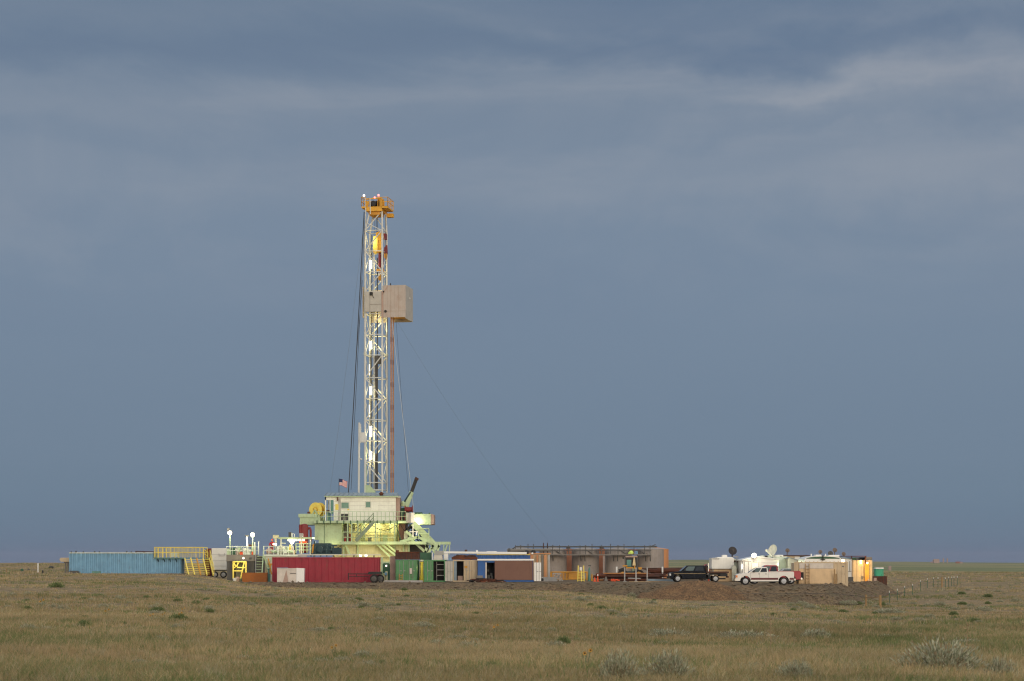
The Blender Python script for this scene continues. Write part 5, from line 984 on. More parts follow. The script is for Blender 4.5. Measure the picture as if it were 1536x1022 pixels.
MB().pbox(933.8, 936, 836, 838.5, Yd - .2, .1).build('mirror', M['black'], t)
mb = MB(); mb.prism([(X(948.5, Yd), Z(848.5, Yd)), (X(953.3, Yd), Z(848.5, Yd)), (X(952, Yd), Z(837, Yd)), (X(950.5, Yd), Z(836, Yd))], Yd - .3, Yd - .22); solo(mb, 'canvas', M['canvas'], 'beige canvas hanging down the side of the loader cab', 'canvas')
mb = MB(); mb.lathe([(.05, 0), (.3, .02), (.34, .2), (.2, .42), (.05, .46)], P(946.7, 831.2, 269.4), 9); mb.lathe([(.05, 0), (.2, .02), (.2, .2), (.05, .26)], P(944.4, 831.3, 269.4), 8); solo(mb, 'hi_vis_vest', M['hivis'], 'lime hi-vis vest bundled on the catwalk above the loader', 'vest')
small('blue_canister', 955.5, 831.5, 827, 2, 269.3, 'bluewall', 'small blue canister on the catwalk beside the lime vest', 'canister')
# scrap heap in front of the workshop
t = thing('scrap_heap', 'dark rusty heap of scrap bars on the ground before the blue workshop', 'scrap heap', (X(728, 223), 223, -.05))
for k in range(46):
    a = random.uniform(700, 745); w_ = random.uniform(5, 18); q = 872.8 - random.random() * 6.5 * max(0, 1 - abs(a + w_ / 2 - 728) / 30)
    MB().beam(P(a, q, 223 + random.random() * 1.6), P(a + w_, q + random.uniform(-.8, .8), 223 + random.random() * 1.6), random.uniform(.06, .16)).build('scrap_bar', M[random.choice(('rust2', 'rust', 'black', 'rust2'))], t)
small('grey_block', 719.5, 868.3, 863.5, 9, 224.2, 'grey', 'flat grey block behind the scrap heap at the blue wall', 'block', 'box')
mb = MB(); mb.beam(P(576, 871.8, 224.2), P(634, 872.3, 224.2), .22); solo(mb, 'ground_beam', M['lgrey'], 'long pale grey beam lying in front of the closed green container', 'beam')
# ---------------------------------------------------------------- vehicles (own axes: nose towards -x)
def pickup(label, loc, rz, kind, body, name='pickup_truck', L=5.7, wb=3.6, stripe=None, flat=False, rimm='silver', two=None, top=1.88, cl=2.35):
    t = thing(name, label, 'pickup', loc, rz); xf = -L / 2; W = .96; r = .39
    def Bd(mb, nm, m_, par=None, sm=False, bev=0): return mb.build(nm, M[m_], par or t, sm, bev, local=True)
    ax0 = xf + .95; ax1 = ax0 + wb; cab1 = xf + 1.35 + cl if not flat else xf + 1.35 + 2.75
    def arch(c): return [(c + .52 * math.cos(a), .4 + .52 * math.sin(a)) for a in [math.pi * (1 - k / 8) for k in range(9)]]
    rear = cab1 + .05 if flat else L / 2 - .05
    prof = [(xf + .05, .42), (ax0 - .52, .42)] + arch(ax0)[0:] + [(ax0 + .52, .36)]
    if not flat: prof += [(ax1 - .52, .38)] + arch(ax1) + [(ax1 + .52, .45)]
    prof += [(rear, .5), (rear, 1.28), (cab1, 1.26), (xf + 1.5, 1.22), (xf + .35, 1.12), (xf + .06, 1.02), (xf, .8)]
    Bd(MB().prism(prof, -W, W), 'body', body, None, True, .035)
    a, b_ = xf + 1.25, cab1
    
    yl, yu = W - .03, W - .2
    v = [(a, -yl, 1.2), (b_, -yl, 1.2), (b_ - .1, -yu, top), (a + .8, -yu, top), (a, yl, 1.2), (b_, yl, 1.2), (b_ - .1, yu, top), (a + .8, yu, top)]
    Bd(MB().add(v, [(0, 1, 2, 3), (7, 6, 5, 4), (0, 4, 5, 1), (1, 5, 6, 2), (2, 6, 7, 3), (3, 7, 4, 0)]), 'cab', two or body, None, True, .06)
    def side(f0, f1, zlo, zhi, off=.012):
        out = []
        for s_ in (-1, 1):
            vs = []
            for f, z in ((f0, zlo), (f1, zlo), (f1, zhi + top - 1.88), (f0, zhi + top - 1.88)):
                g_ = (z - 1.2) / (top - 1.2); x = (a + .8 * g_) * (1 - f) + (b_ - .1 * g_) * f; y = (yl + (yu - yl) * g_ + off) * s_; vs.append((x, y, z))
            vs2 = [(x, y - s_ * .02, z) for x, y, z in vs]; out.append((vs + vs2))
        return out
    for f0, f1 in ((.1, .5), (.56, .93)):
        for vs in side(f0, f1, 1.29, 1.78): Bd(MB().add(vs, [(0, 1, 2, 3), (7, 6, 5, 4), (0, 4, 5, 1), (1, 5, 6, 2), (2, 6, 7, 3), (3, 7, 4, 0)]), 'side_window', 'lightglass' if f0 == .1 else 'glass')  # front pane lighter: reflected light put into the glass colour
    n = Vector((-.68, 0, .8)).normalized() * .012
    vs = [Vector((a + .08, -yl + .1, 1.27)) + n, Vector((a + .08, yl - .1, 1.27)) + n, Vector((a + .74, yu - .08, top - .05)) + n, Vector((a + .74, -yu + .08, top - .05)) + n]; vs += [q - n * 1.8 for q in vs]
    Bd(MB().add(vs, [(0, 1, 2, 3), (7, 6, 5, 4), (0, 4, 5, 1), (1, 5, 6, 2), (2, 6, 7, 3), (3, 7, 4, 0)]), 'windscreen', 'glass')
    Bd(MB().box(b_ - .03, b_ + .0, -yu + .1, yu - .1, 1.36, top - .12), 'rear_window', 'glass')
    for c in (ax0, ax1):
        for s_ in (-1, 1): 
            wheel(t, (c, s_ * (W - .1), r), r, .26, rim=rimm, local=True)
            if flat and c == ax1: wheel(t, (c, s_ * (W - .42), r), r, .24, rim='dgrey', local=True)
    Bd(MB().box(xf - .1, xf + .08, -W, W, .42, .66), 'front_bumper', 'chrome' if kind != 'dark' else 'black', None, False, .03)
    Bd(MB().box(xf - .015, xf + .05, -W + .4, W - .4, .7, .98), 'grille', 'black')
    for s_ in (-1, 1):
        Bd(MB().box(xf - .02, xf + .14, s_ * (W - .36) - .17 * 1, s_ * (W - .36) + .17, .76, .98), 'headlight', 'headlamp', None, False, .03)
        Bd(MB().box(xf + .0, xf + .2, s_ * (W - .06) - .07, s_ * (W - .06) + .075, .72, .98), 'turn_signal', 'amber' if kind != 'dark' else 'headlamp', None, False, .02)
        Bd(MB().box(a + .45, a + .6, s_ * (W + .12) - .09, s_ * (W + .12) + .09, 1.25, 1.47), 'mirror', 'black', None, False, .03)
        for f in (.33, .68): x = a + (b_ - a) * f + .3; Bd(MB().box(x, x + .16, s_ * (W + .015) - .015, s_ * (W + .015) + .015, 1.08, 1.12), 'handle', 'black')
        for x in (a + .2, a + (b_ - a) * .56, b_ - .03): Bd(MB().box(x, x + .015, s_ * W - .004, s_ * W + .004, .5, 1.2), 'door_seam', 'black')
        if stripe:
            segs = [(ax0 + .55, ax1 - .55), (ax1 + .55, rear - .02)] if not flat else [(xf + .5, cab1)]
            for x0, x1 in segs: Bd(MB().box(x0, x1, s_ * W - .006, s_ * W + .006, *( (.52, .72) if not flat else (.94, .99))), 'stripe', stripe)
    if not flat:
        x0, x1 = cab1 + .06, L / 2 - .12
        Bd(MB().box(x0, x1, -W + .12, W - .12, 1.283, 1.29), 'bed_liner', 'black')
        for s_ in (-1, 1):
            Bd(MB().box(L / 2 - .1, L / 2 - .03, s_ * (W - .09) - .07, s_ * (W - .09) + .1, .85, 1.15), 'tail_light', 'redlens')
            Bd(MB().box(x0, x1, s_ * (W - .06) - .05, s_ * (W - .06) + .05, 1.28, 1.33), 'bed_rail', body)
        Bd(MB().box(L / 2 - .05, L / 2 + .12, -W, W, .45, .64), 'rear_bumper', 'chrome', None, False, .03)
        Bd(MB().box(L / 2 - .09, L / 2 - .04, -W + .2, W - .2, .68, 1.24), 'tailgate', body)
    else:
        x0, x1 = cab1 + .1, L / 2
        Bd(MB().box(x0, x1, -1.15, 1.15, 1.02, 1.2), 'flat_bed', 'rust2'); Bd(MB().box(x0, x1 - .3, -.9, .9, .82, 1.02), 'bed_frame', 'black')
        mb = MB(); mb.box(x0, x0 + .1, -1.1, 1.1, 1.2, 1.32); mb.box(x0, x0 + .1, -1.1, 1.1, 1.72, 1.84)
        for k in range(7): mb.box(x0, x0 + .1, -1.1 + k * .353, -1.02 + k * .353, 1.32, 1.72)
        Bd(mb, 'headache_rack', 'rust2'); Bd(MB().tube((x0 + .22, -.95, .8), (x0 + .22, -.95, 2.12), .1, 10), 'exhaust_stack', 'chrome', None, True)
        for s_ in (-1, 1): Bd(MB().box(x0 + .2, ax1 - .6, s_ * .95 - .17, s_ * .95 + .17, .45, 1.0), 'side_toolbox', 'black', None, False, .03); Bd(MB().box(ax1 + .5, x1 - .15, s_ * .95 - .14, s_ * .95 + .14, .65, 1.0), 'rear_toolbox', 'black')
        Bd(MB().tube((x0 + .75, -1.13, .75), (x0 + .75, -1.09, .75), .07, 10), 'fuel_cap', 'chrome'); Bd(MB().box(x1 - .1, x1 + .06, -.6, .6, .5, .66), 'hitch', 'rust')
    Bd(MB().box(xf + .3, L / 2 - .3, -.6, .6, .3, .46), 'underframe', 'black')
    return t
Yd = 227.8; tn = pickup('navy crew cab truck with rusty flat bed and chrome exhaust stack', (X(1047, Yd), Yd, -.02), R(2), 'dark', 'navy', 'flatbed_truck', L=6.75, wb=4.3, stripe='goldstripe', flat=True, rimm='silver')
Yd = 197.2; tw = pickup('white pickup with maroon lower stripe parked in front of the red pickup', (X(1146.5, Yd), Yd, -.02), R(-2.5), 'light', 'carwhite', L=5.75, wb=3.75, stripe='maroon', top=1.77, cl=1.85)
Yd = 206.; tr = pickup('red pickup with black tail rack half hidden behind the white pickup', (X(1158.5, Yd), Yd, 0), 0, 'light', 'carred', L=5.7, wb=3.7, top=1.92, cl=2.0)
gd = MB(); gd.box(3.02, 3.12, -.75, .75, .6, .68); gd.box(3.04, 3.1, -.75, .75, 1.1, 1.16)
for s_ in (-.7, -.25, .25, .7): gd.box(3.0, 3.12, s_ - .05, s_ + .05, .45, 1.2)
gd.build('tail_rack', M['black'], tr, local=True)
Yd = 214.; tv = pickup('silver car seen only as a roof and windows beyond the red pickup bed', (X(1180, Yd), Yd, .0), 0, 'light', 'silver', name='parked_car', L=5.0, wb=3.1, cl=2.9); tv['category'] = 'car'; tv.scale = (1, 1, .83)
Yd = 243.; t3 = pickup('small red pickup glimpsed between navy cab and tan skirted trailer', (X(1066, Yd), Yd, .1), R(90), 'light', 'carred', L=5.0, wb=3.1)
small('blue_barrel', 1066.3, 872, 855, 3.4, 236, 'bluewall', 'blue barrel beside the red pickup behind the truck bed', 'barrel'); small('orange_keg', 1063.4, 872, 851.5, 3, 238, 'orange', 'orange topped keg between the red pickup and blue barrel', 'keg')
# ---------------------------------------------------------------- camp at the right
Yd = 232.; t = thing('office_trailer', 'white office trailer with tan skirt boards and a black dish on its roof', 'trailer', (X(1088, Yd), Yd, 0))
MB().pbox(1067.5, 1101, 837, 853.6, Yd, 3).build('body', M['white'], t, bev=.04)
MB().pbox(1067.5, 1101, 853.4, 854.2, Yd - .05, 2.9).build('floor_trim', M['grey'], t)
MB().box(X(1069, Yd), X(1100.5, Yd), Yd + .15, Yd + 2.8, 0, Z(854, Yd)).build('skirt', M['beige'], t)
mb = MB(); mb.pbox(1078.4, 1078.8, 854, 871, Yd + .1, .06); mb.pbox(1069, 1070.5, 854, 871, Yd + .1, .06); mb.build('skirt_batten', M['lgrey'], t)
MB().pbox(1068.5, 1079, 838, 839.2, Yd - .02, .03).build('grey_band', M['grey'], t)
mb = MB(); mb.pbox(1083.3, 1091, 832.6, 836.8, Yd + .8, 1.1); mb.build('air_unit', M['cleanwhite'], t, bev=.06); MB().pbox(1076, 1099, 835.8, 837, Yd + .6, 2).build('roof', M['cleanwhite'], t)
MB().prism([(X(1101, Yd), Z(837.5, Yd)), (X(1113, Yd), Z(840.3, Yd)), (X(1113, Yd), .15), (X(1101, Yd), .15)], Yd + 1.4, Yd + 4.5).build('end_wall', M['palerail'], t)
MB().prism([(X(1097.5, Yd), .1), (X(1104, Yd), .1), (X(1104, Yd), Z(851, Yd)), (X(1102.5, Yd), Z(848.5, Yd)), (X(1099, Yd), Z(848.5, Yd)), (X(1097.5, Yd), Z(851, Yd))], Yd - .5, Yd - .05).build('white_tank', M['offwhite'], t)
mb = MB(); mb.tube(P(1107, 834.6, Yd + .9), P(1107, 870, Yd + .9), .04); mb.tube(P(1107, 835, Yd + .9), P(1099.5, 835.4, Yd + .9), .04); mb.tube(P(1105, 835, Yd + .9), P(1105, 846, Yd + .9), .03); mb.build('conduit', M['lgrey'], t)
mb = MB(); mb.pbox(1101, 1103.5, 841, 843, Yd + 1.3, .1); mb.pbox(1104.5, 1106.5, 841.5, 844, Yd + 1.3, .1); mb.pbox(1106, 1107.5, 853, 858, Yd + 1.32, .08); mb.build('wall_box', M['rust'], t)
def dish(px, py, base, Yd, r, m_, label, yaw=0, tilt=20, sq=1.0, group='satellite dishes on the camp roofs'):
    t = thing('satellite_dish', label, 'dish', P(px, base, Yd), 0, group); c = P(px, py, Yd) - ORIG[t.name]
    prof = [(r * f, .28 * r * f * f) for f in (.04, .3, .6, .85, 1.0)]; prof = prof + [(r * f, .28 * r * f * f + .03) for f in (1.0, .85, .6, .3, .04)]
    mb = MB(); mb.lathe(prof, (0, 0, 0), 26)
    rot = Matrix.Rotation(R(yaw), 3, 'Z') @ Matrix.Rotation(R(90 - tilt), 3, 'X')
    mb.v = [tuple(rot @ Vector((v[0] * sq, v[1], v[2])) + c) for v in mb.v]; mb.build('reflector', M[m_], t, True, local=True)
    foc = rot @ Vector((0, 0, r * .9)) + c; mb = MB(); mb.tube(rot @ Vector((0, -r * .9, .2 * r)) + c, foc, .03, 5); mb.sphere(foc, r * .12); mb.build('feed_arm', M['dgrey' if m_ != 'dishwhite' else 'dishwhite'], t, local=True)
    back = rot @ Vector((0, 0, -.1)) + c; mb = MB(); mb.tube((0, .15, 0), (0, .15, c.z * .9), max(.05, r * .16), 8); mb.tube((0, .15, c.z * .9), back, max(.05, r * .14), 8); mb.build('mount', M[m_], t, True, local=True); return t
dish(1098.5, 827, 836.5, 232.8, .5, 'dishblack', 'large black dish on the white office trailer roof', 10, 18)
# gabled hut
Yd = 228.; t = thing('gabled_hut', 'white hut with low gable and lit yellow window under a glaring lamp', 'hut', (X(1141, Yd), Yd, 0)); ap = Z(836.6, Yd); ev = Z(841.3, Yd)
x0, xm, x1 = X(1114.5, Yd), X(1136, Yd), X(1168, Yd); e2 = Z(840.2, Yd)
MB().prism([(x0, .05), (x1, .05), (x1, e2), (xm, ap), (x0, ev)], Yd, Yd + 6).build('wall', M['cleanwhite'], t)
mb = MB(); mb.prism([(x0 - .15, ev), (xm, ap + .02), (x1 + .1, e2), (x1 + .1, e2 + .12), (xm, ap + .16), (x0 - .15, ev + .12)], Yd - .15, Yd + 6.1); mb.build('roof', M['cleanwhite'], t)
w = MB(); w.pbox(1127.5, 1137.5, 843.5, 844.1, Yd - .05, .06); w.pbox(1127.5, 1128.2, 844.1, 853, Yd - .05, .06); w.pbox(1136.8, 1137.5, 844.1, 853, Yd - .05, .06); w = w.build('window', M['white'], t); MB().pbox(1128.2, 1136.8, 844.1, 853, Yd - .03, .04).build('pane', M['litwin'], w)
mb = MB(); mb.pbox(1116, 1117, 842.5, 869, Yd - .04, .05); mb.pbox(1122.5, 1123.2, 842.5, 869, Yd - .04, .05); mb.pbox(1115, 1127, 842, 842.7, Yd - .04, .05); mb.build('trim', M['lgrey'], t)
mb = MB(); mb.pbox(1142, 1168, 844.3, 844.7, Yd - .03, .04); mb.pbox(1142, 1168, 850, 850.4, Yd - .03, .04); mb.build('siding_seam', M['lgrey'], t)
t = thing('camp_floodlight', 'glaring warm floodlight on a short pole above the gabled hut', 'floodlight', P(1131, 842, 227.4))
MB().tube(P(1131, 842.5, 227.6), P(1131, 835, 227.6), .05).build('pole', M['lgrey'], t); MB().pbox(1127.8, 1134.2, 829.8, 837.2, 227.5, .3).build('housing', M['lgrey'], t, bev=.06)
MB().lathe([(.26, -.12), (.2, -.02), (.03, .02)][::-1], P(1131, 833.5, 227.35), 16, 'y').build('lamp_lens', M['lamp'], t, True)
lamp('POINT', P(1131, 834.5, 225.8), 95, (1, .88, .66), .25); lamp('POINT', P(1110, 850, 229.5), 26, (1, .9, .72), .3)
Yd = 231.; t = thing('white_trailer', 'white trailer lit greenish with boxy roof units beside the cream dish', 'trailer', (X(1172, Yd), Yd, 0))
MB().box(X(1160, Yd), X(1181.5, Yd), Yd, Yd + 4, .1, Z(835, Yd)).build('body', M['palerail'], t, bev=.05)
for p0, p1, q0, m_ in ((1141, 1147, 833.5, 'palerail'), (1147.3, 1151.5, 834, 'black'), (1151.8, 1157, 833, 'palerail'), (1163, 1175, 832.5, 'cleanwhite')): MB().pbox(p0, p1, q0, 838, Yd + .3, 1.2).build('roof_unit', M[m_], t, bev=.04)
MB().pbox(1170.5, 1172.5, 834, 836.4, Yd + .25, .05).build('vent_grille', M['dgrey'], t)
lamp('POINT', P(1171, 846, 228.0), 75, (.88, 1, .62), .2); lamp('POINT', P(1152, 836, 229.5), 18, (.9, 1, .66), .2)
dish(1160.5, 826, 836, 230.6, .66, 'dishwhite', 'big cream oval dish tilted beside the gabled hut roof', -52, 16, 1.0)
mb = MB(); mb.tube(P(1158, 835, 230.2), P(1150, 827, 230.0), .06); mb.sphere(P(1149.6, 825.8, 230), .16); solo(mb, 'dish_feed', M['dishwhite'], 'cream feed horn arm reaching out in front of the cream dish', 'antenna', smooth=True)
Yd = 229.; t = thing('grey_trailer', 'pale grey trailer with pitched roof next to the tan container', 'trailer', (X(1190, Yd), Yd, 0))
MB().prism([(X(1182, Yd), .1), (X(1202, Yd), .1), (X(1202, Yd), Z(842.5, Yd)), (X(1184, Yd), Z(837, Yd)), (X(1182, Yd), Z(838, Yd))], Yd, Yd + 4).build('body', M['windgrey'], t); MB().prism([(X(1179, Yd), Z(838, Yd)), (X(1184, Yd), Z(836, Yd)), (X(1203, Yd), Z(841.8, Yd)), (X(1203, Yd), Z(842.4, Yd)), (X(1184, Yd), Z(836.8, Yd))], Yd - .15, Yd + 4.1).build('roof', M['roofblue'], t)
mb = MB()
for q in (846, 850, 854): mb.pbox(1182, 1192, q, q + .4, Yd - .03, .04)
mb.build('siding_seam', M['lgrey'], t)
Yd = 240.; t = thing('flat_roof_cabin', 'long cabin with dark flat roof edge under the small brown dish', 'cabin', (X(1195, Yd), Yd, 0))
MB().box(X(1172, Yd), X(1212, Yd), Yd, Yd + 3, 0, Z(834, Yd)).build('wall', M['tan'], t); MB().box(X(1170, Yd), X(1215, Yd), Yd - .2, Yd + 3.2, Z(834, Yd), Z(833, Yd)).build('roof', M['rust2'], t); MB().pbox(1200, 1208, 834.8, 841, Yd - .04, .05).build('opening_shade_panel', M['dark'], t); MB().pbox(1192, 1199.5, 835.3, 842, Yd - .1, .08).build('white_panel', M['white'], t)  # dark panel on the wall stands in for the shade inside an opening
# tan container with leaning boards
Yd = 207.; t, x0, x1, zt = None, X(1191.5, Yd), X(1271.5, Yd), Z(843, Yd); zg = -.02
t = thing('tan_container', 'wide tan ribbed container with plywood boards and a ladder against it', 'container', (X(1231, Yd), Yd, zg), 0)
mb = MB(); mb.corr(x0, x1, Yd, zg + .1, zt - .1, .42, .05); mb.box(x0, x1, Yd + .05, Yd + 2.4, zg + .05, zt - .12); mb.build('ribbed_wall', M['tan'], t)
mb = MB(); mb.box(x0 - .04, x0 + .1, Yd - .07, Yd + .05, zg - .3, zt); mb.box(x1 - .1, x1 + .04, Yd - .07, Yd + .05, zg - .3, zt); mb.box(x0 + .1, x1 - .1, Yd - .065, Yd + .05, zt - .12, zt - .01); mb.box(x0 + .1, x1 - .1, Yd - .065, Yd + .05, zg - .3, zg + .1); mb.build('frame', M['tan'], t)
for k in range(13): MB().box(x0 + .3 + k * .42, x0 + .36 + k * .42, Yd - .08, Yd + .02, zt + .005, zt + .06).build('roof_stud', M['ochre'], t)
mb = MB(); mb.pbox(1263, 1266, 849, 850.6, Yd - .06, .04); mb.build('vent', M['grey'], t)
mb = MB(); mb.add([(X(1198, Yd - .6), Yd - .55, .02), (X(1254, Yd - .6), Yd - .55, .02), (X(1254, Yd - .2), Yd - .13, Z(853.2, Yd)), (X(1199, Yd - .2), Yd - .13, Z(853.2, Yd))] , [(0, 1, 2, 3)]); mb.add([(v[0], v[1] + .03, v[2]) for v in mb.v], [(3, 2, 1, 0)]); mb.f += [[0, 4, 5, 1], [1, 5, 6, 2], [2, 6, 7, 3], [3, 7, 4, 0]]
solo(mb, 'plywood_sheet', M['beige'], 'wide beige plywood sheet leaning on the tan container', 'board')
mb = MB(); mb.pbox(1199, 1250, 845, 853, Yd - .12, .04); solo(mb, 'white_board', M['paleply'], 'wide greyish white board on the tan container above the plywood', 'board')
t2 = thing('ladder', 'thin wooden ladder standing against the plywood sheet', 'ladder', (X(1211, Yd), Yd - .7, .02))
for p in (1208.4, 1213.8): MB().beam((X(p, Yd - .7), Yd - .72, .02), P(p, 845.8, Yd - .22), .06).build('rail', M['woodpost'], t2)
for k in range(6): f = (k + .6) / 6.4; MB().beam(Vector((X(1208.4, Yd - .7), Yd - .72, .02)).lerp(P(1208.4, 845.8, Yd - .22), f), Vector((X(1213.8, Yd - .7), Yd - .72, .02)).lerp(P(1213.8, 845.8, Yd - .22), f), .05).build('rung', M['woodpost'], t2)
for p, q, l_ in ((1251.6, 854, 'short brown post at the plywood sheet end'), (1254.2, 861, 'shorter brown post outermost at the plywood end')): mb = MB(); mb.beam((X(p, Yd - .8), Yd - .8, -.1), P(p, q, Yd - .8), .12); solo(mb, 'wood_post', M['woodpost'], l_, 'post')
# white arched trailer
Yd = 219.; t = thing('arched_trailer', 'white trailer with arched front and green tinted window band behind the tan container', 'trailer', (X(1234, Yd), Yd, 0)); cx = X(1234.5, Yd); hw = X(1262, Yd) - cx
arc = [(cx + hw * math.cos(math.pi * k / 16), Z(838.6, Yd) + (Z(833.8, Yd) - Z(838.6, Yd)) * math.sin(math.pi * k / 16)) for k in range(17)]
MB().prism([(cx + hw, .2)] + arc + [(cx - hw, .2)], Yd, Yd + 5).build('body', M['cleanwhite'], t)
arc2 = [(cx + hw * .92 * math.cos(math.pi * k / 16), Z(838.4, Yd) + (Z(835, Yd) - Z(838.4, Yd)) * math.sin(math.pi * k / 16)) for k in range(17)]
MB().prism(arc2, Yd - .03, Yd + .01).build('window_band', M['dkgreen'], t)
mb = MB(); mb.beam(P(1234.5, 841, Yd - .15), P(1234.5, 833, Yd - .15), .1); mb.pbox(1231, 1238, 839, 840.2, Yd - .2, .15); mb.build('bracket', M['black'], t)
for p0, p1, q in ((1223, 1233, 832.2), (1243, 1260, 832.6)): MB().pbox(p0, p1, q, 835.5, Yd + 1.5, 1.5).build('roof_unit', M['cleanwhite'], t, bev=.08)
for p in (1217, 1238.5): MB().pbox(p - .8, p + .8, 831, 835, Yd + 1, .2).build('roof_vent', M['cleanwhite'], t)
c = P(1264.5, 841.7, 216); mb = MB(); mb.box(c.x - .14, c.x + .14, c.y, c.y + .12, c.z - .12, c.z + .14); ob = solo(mb, 'wall_lamp', M['lampwarm'], 'small warm lamp glowing over the end of the tan container', 'lamp'); lamp('POINT', c + Vector((0, -.5, -.1)), 12, (1, .8, .5), .15)
lamp('POINT', P(1189, 843.2, 215), 14, (1, .72, .42), .15)
Yd = 222.; t = thing('white_cabin', 'narrow white cabin with window strips between tan container and tan ribbed hall', 'cabin', (X(1270, Yd), Yd, 0))
MB().prism([(X(1262.5, Yd), .1), (X(1277.5, Yd), .1), (X(1277.5, Yd), Z(839.5, Yd)), (X(1262.5, Yd), Z(837, Yd))], Yd, Yd + 4).build('wall', M['white'], t); MB().prism([(X(1256, Yd), Z(834.5, Yd)), (X(1278.2, Yd), Z(838.6, Yd)), (X(1278.2, Yd), Z(839.6, Yd)), (X(1256, Yd), Z(836.5, Yd))], Yd - .1, Yd + 4.1).build('roof', M['roofblue'], t)
mb = MB(); mb.pbox(1274.2, 1275.4, 842, 858, Yd - .03, .04); mb.pbox(1271.4, 1272.2, 843, 865, Yd - .03, .04); mb.pbox(1272, 1277, 857, 857.8, Yd - .04, .05); mb.build('window_strip', M['grey'], t)
MB().box(X(1272, Yd), X(1279, Yd), Yd - .4, Yd, -.15, Z(865.5, Yd)).build('footing', M['dgrey'], t)
Yd = 233.; t = thing('ribbed_hall', 'long tan ribbed hall with rusty frame and glowing orange door', 'hall', (X(1292, Yd), Yd, 0)); zt = Z(840.5, Yd)
mb = MB(); mb.corr(X(1276, Yd), X(1308.5, Yd), Yd, -.5, zt, .5, .06); mb.box(X(1276, Yd), X(1308.5, Yd), Yd + .05, Yd + 8, -.5, zt); mb.build('ribbed_wall', M['corr'], t)
mb = MB(); mb.pbox(1266, 1300, 834, 834.9, Yd - .5, 5); mb.pbox(1297.6, 1299.4, 835, 845.5, Yd - .5, .2); mb.pbox(1277, 1278.2, 834.9, 866, Yd - .45, .15); mb.build('frame', M['rust'], t)
MB().box(X(1299, Yd), X(1308.5, Yd), Yd + .2, Yd + 8, zt, Z(836, Yd)).build('dark_upper_wall', M['grey'], t); MB().box(X(1278, Yd), X(1285, Yd), Yd + .3, Yd + 7, zt, Z(836.5, Yd)).build('dark_upper_wall', M['dkgreen'], t)
MB().pbox(1297.4, 1303.6, 846, 873.5, Yd - .35, .1).build('door', M['dooryellow'], t)  # lamp glow put into the amber colour of the door
mb = MB(); mb.pbox(1292.5, 1294.5, 864, 869, Yd - .12, .1); mb.pbox(1292, 1296.5, 865, 866, Yd - .15, .1); mb.build('bracket', M['grey'], t)
MB().pbox(1302, 1303.2, 869, 871, Yd - .4, .06).build('door_plate', M['paleply'], t)
mb = MB(); c = P(1291.3, 843.2, Yd - .25); mb.box(c.x - .09, c.x + .09, c.y, c.y + .1, c.z - .2, c.z + .2); mb.build('wall_lamp', M['lampwarm'], t)
lamp('POINT', c + Vector((0, -.5, 0)), 12, (1, .76, .42), .15); lamp('POINT', P(1300.5, 856, Yd - 1.6), 110, (1, .62, .16), .2)
MB().sphere(P(1301, 844.8, Yd - .4), .1).build('door_lamp', M['lampwarm'], t, True)
for px, py, base, yy, r, m_, l_, yaw in ((1181, 826.3, 833, 241, .24, 'dishbrown', 'small brown dish on the dark flat roof beside the cream dish', 5), (1230.4, 828.4, 834, 224, .2, 'dishbrown', 'small brown dish over the middle of the arched trailer', -6), (1245.5, 830.8, 834, 223, .26, 'dgrey', 'low dark dish half sunk behind the arched trailer roof unit', 0), (1252, 825.8, 833, 226, .24, 'dishbrown', 'tallest small brown dish above the arched trailer', 8), (1265.3, 831.6, 835, 236, .22, 'dishbrown', 'small brown dish at the rusty roof edge of the ribbed hall', 4)): dish(px, py, base, yy, r * 1.1, m_, l_, yaw)
# toilet and rusty skip
Yd = 250.; zg = ground(X(1319.5, Yd), Yd); t = thing('portable_toilet', 'green portable toilet with white roof standing behind a rusty skip', 'toilet', (X(1319.5, Yd), Yd, zg)); zt = Z(853.5, Yd)
MB().box(X(1313.5, Yd), X(1325.5, Yd), Yd, Yd + 1.1, zg, zt).build('body', M['porta'], t, bev=.03); MB().prism([(X(1313, Yd), zt), (X(1326, Yd), zt), (X(1325.4, Yd), zt + .16), (X(1313.6, Yd), zt + .16)], Yd - .05, Yd + 1.15).build('roof', M['cleanwhite'], t, bev=.02)
d = MB().box(X(1315, Yd), X(1323, Yd), Yd - .03, Yd, zg + .15, zt - .15).build('door', M['porta'], t); MB().pbox(1322, 1322.6, 862, 863.4, Yd - .06, .04).build('handle', M['black'], d); MB().pbox(1316, 1318, 854.6, 855.4, Yd - .04, .04).build('vent', M['black'], t)
Yd = 246.; zg = ground(X(1320, Yd), Yd); t = thing('skip', 'dark rusty open skip in front of the green toilet', 'skip', (X(1320, Yd), Yd, zg)); a, b_, zt = X(1309.5, Yd), X(1330.5, Yd), Z(864.5, Yd)
for p, q, y0, y1 in ((a, b_, Yd, Yd + .06), (a, b_, Yd + 1.6, Yd + 1.66), (a, a + .06, Yd + .06, Yd + 1.6), (b_ - .06, b_, Yd + .06, Yd + 1.6)): MB().box(p, q, y0, y1, zg - .1, zt).build('side', M['rust2'], t)
for p in (1310, 1316, 1320, 1325, 1330): MB().pbox(p - .5, p + .5, 864.6, 875, Yd - .05, .06).build('rib', M['rust'], t)
MB().pbox(1310.5, 1315, 867, 873.5, Yd - .08, .05).build('pink_panel', M['pinkrust'], t)
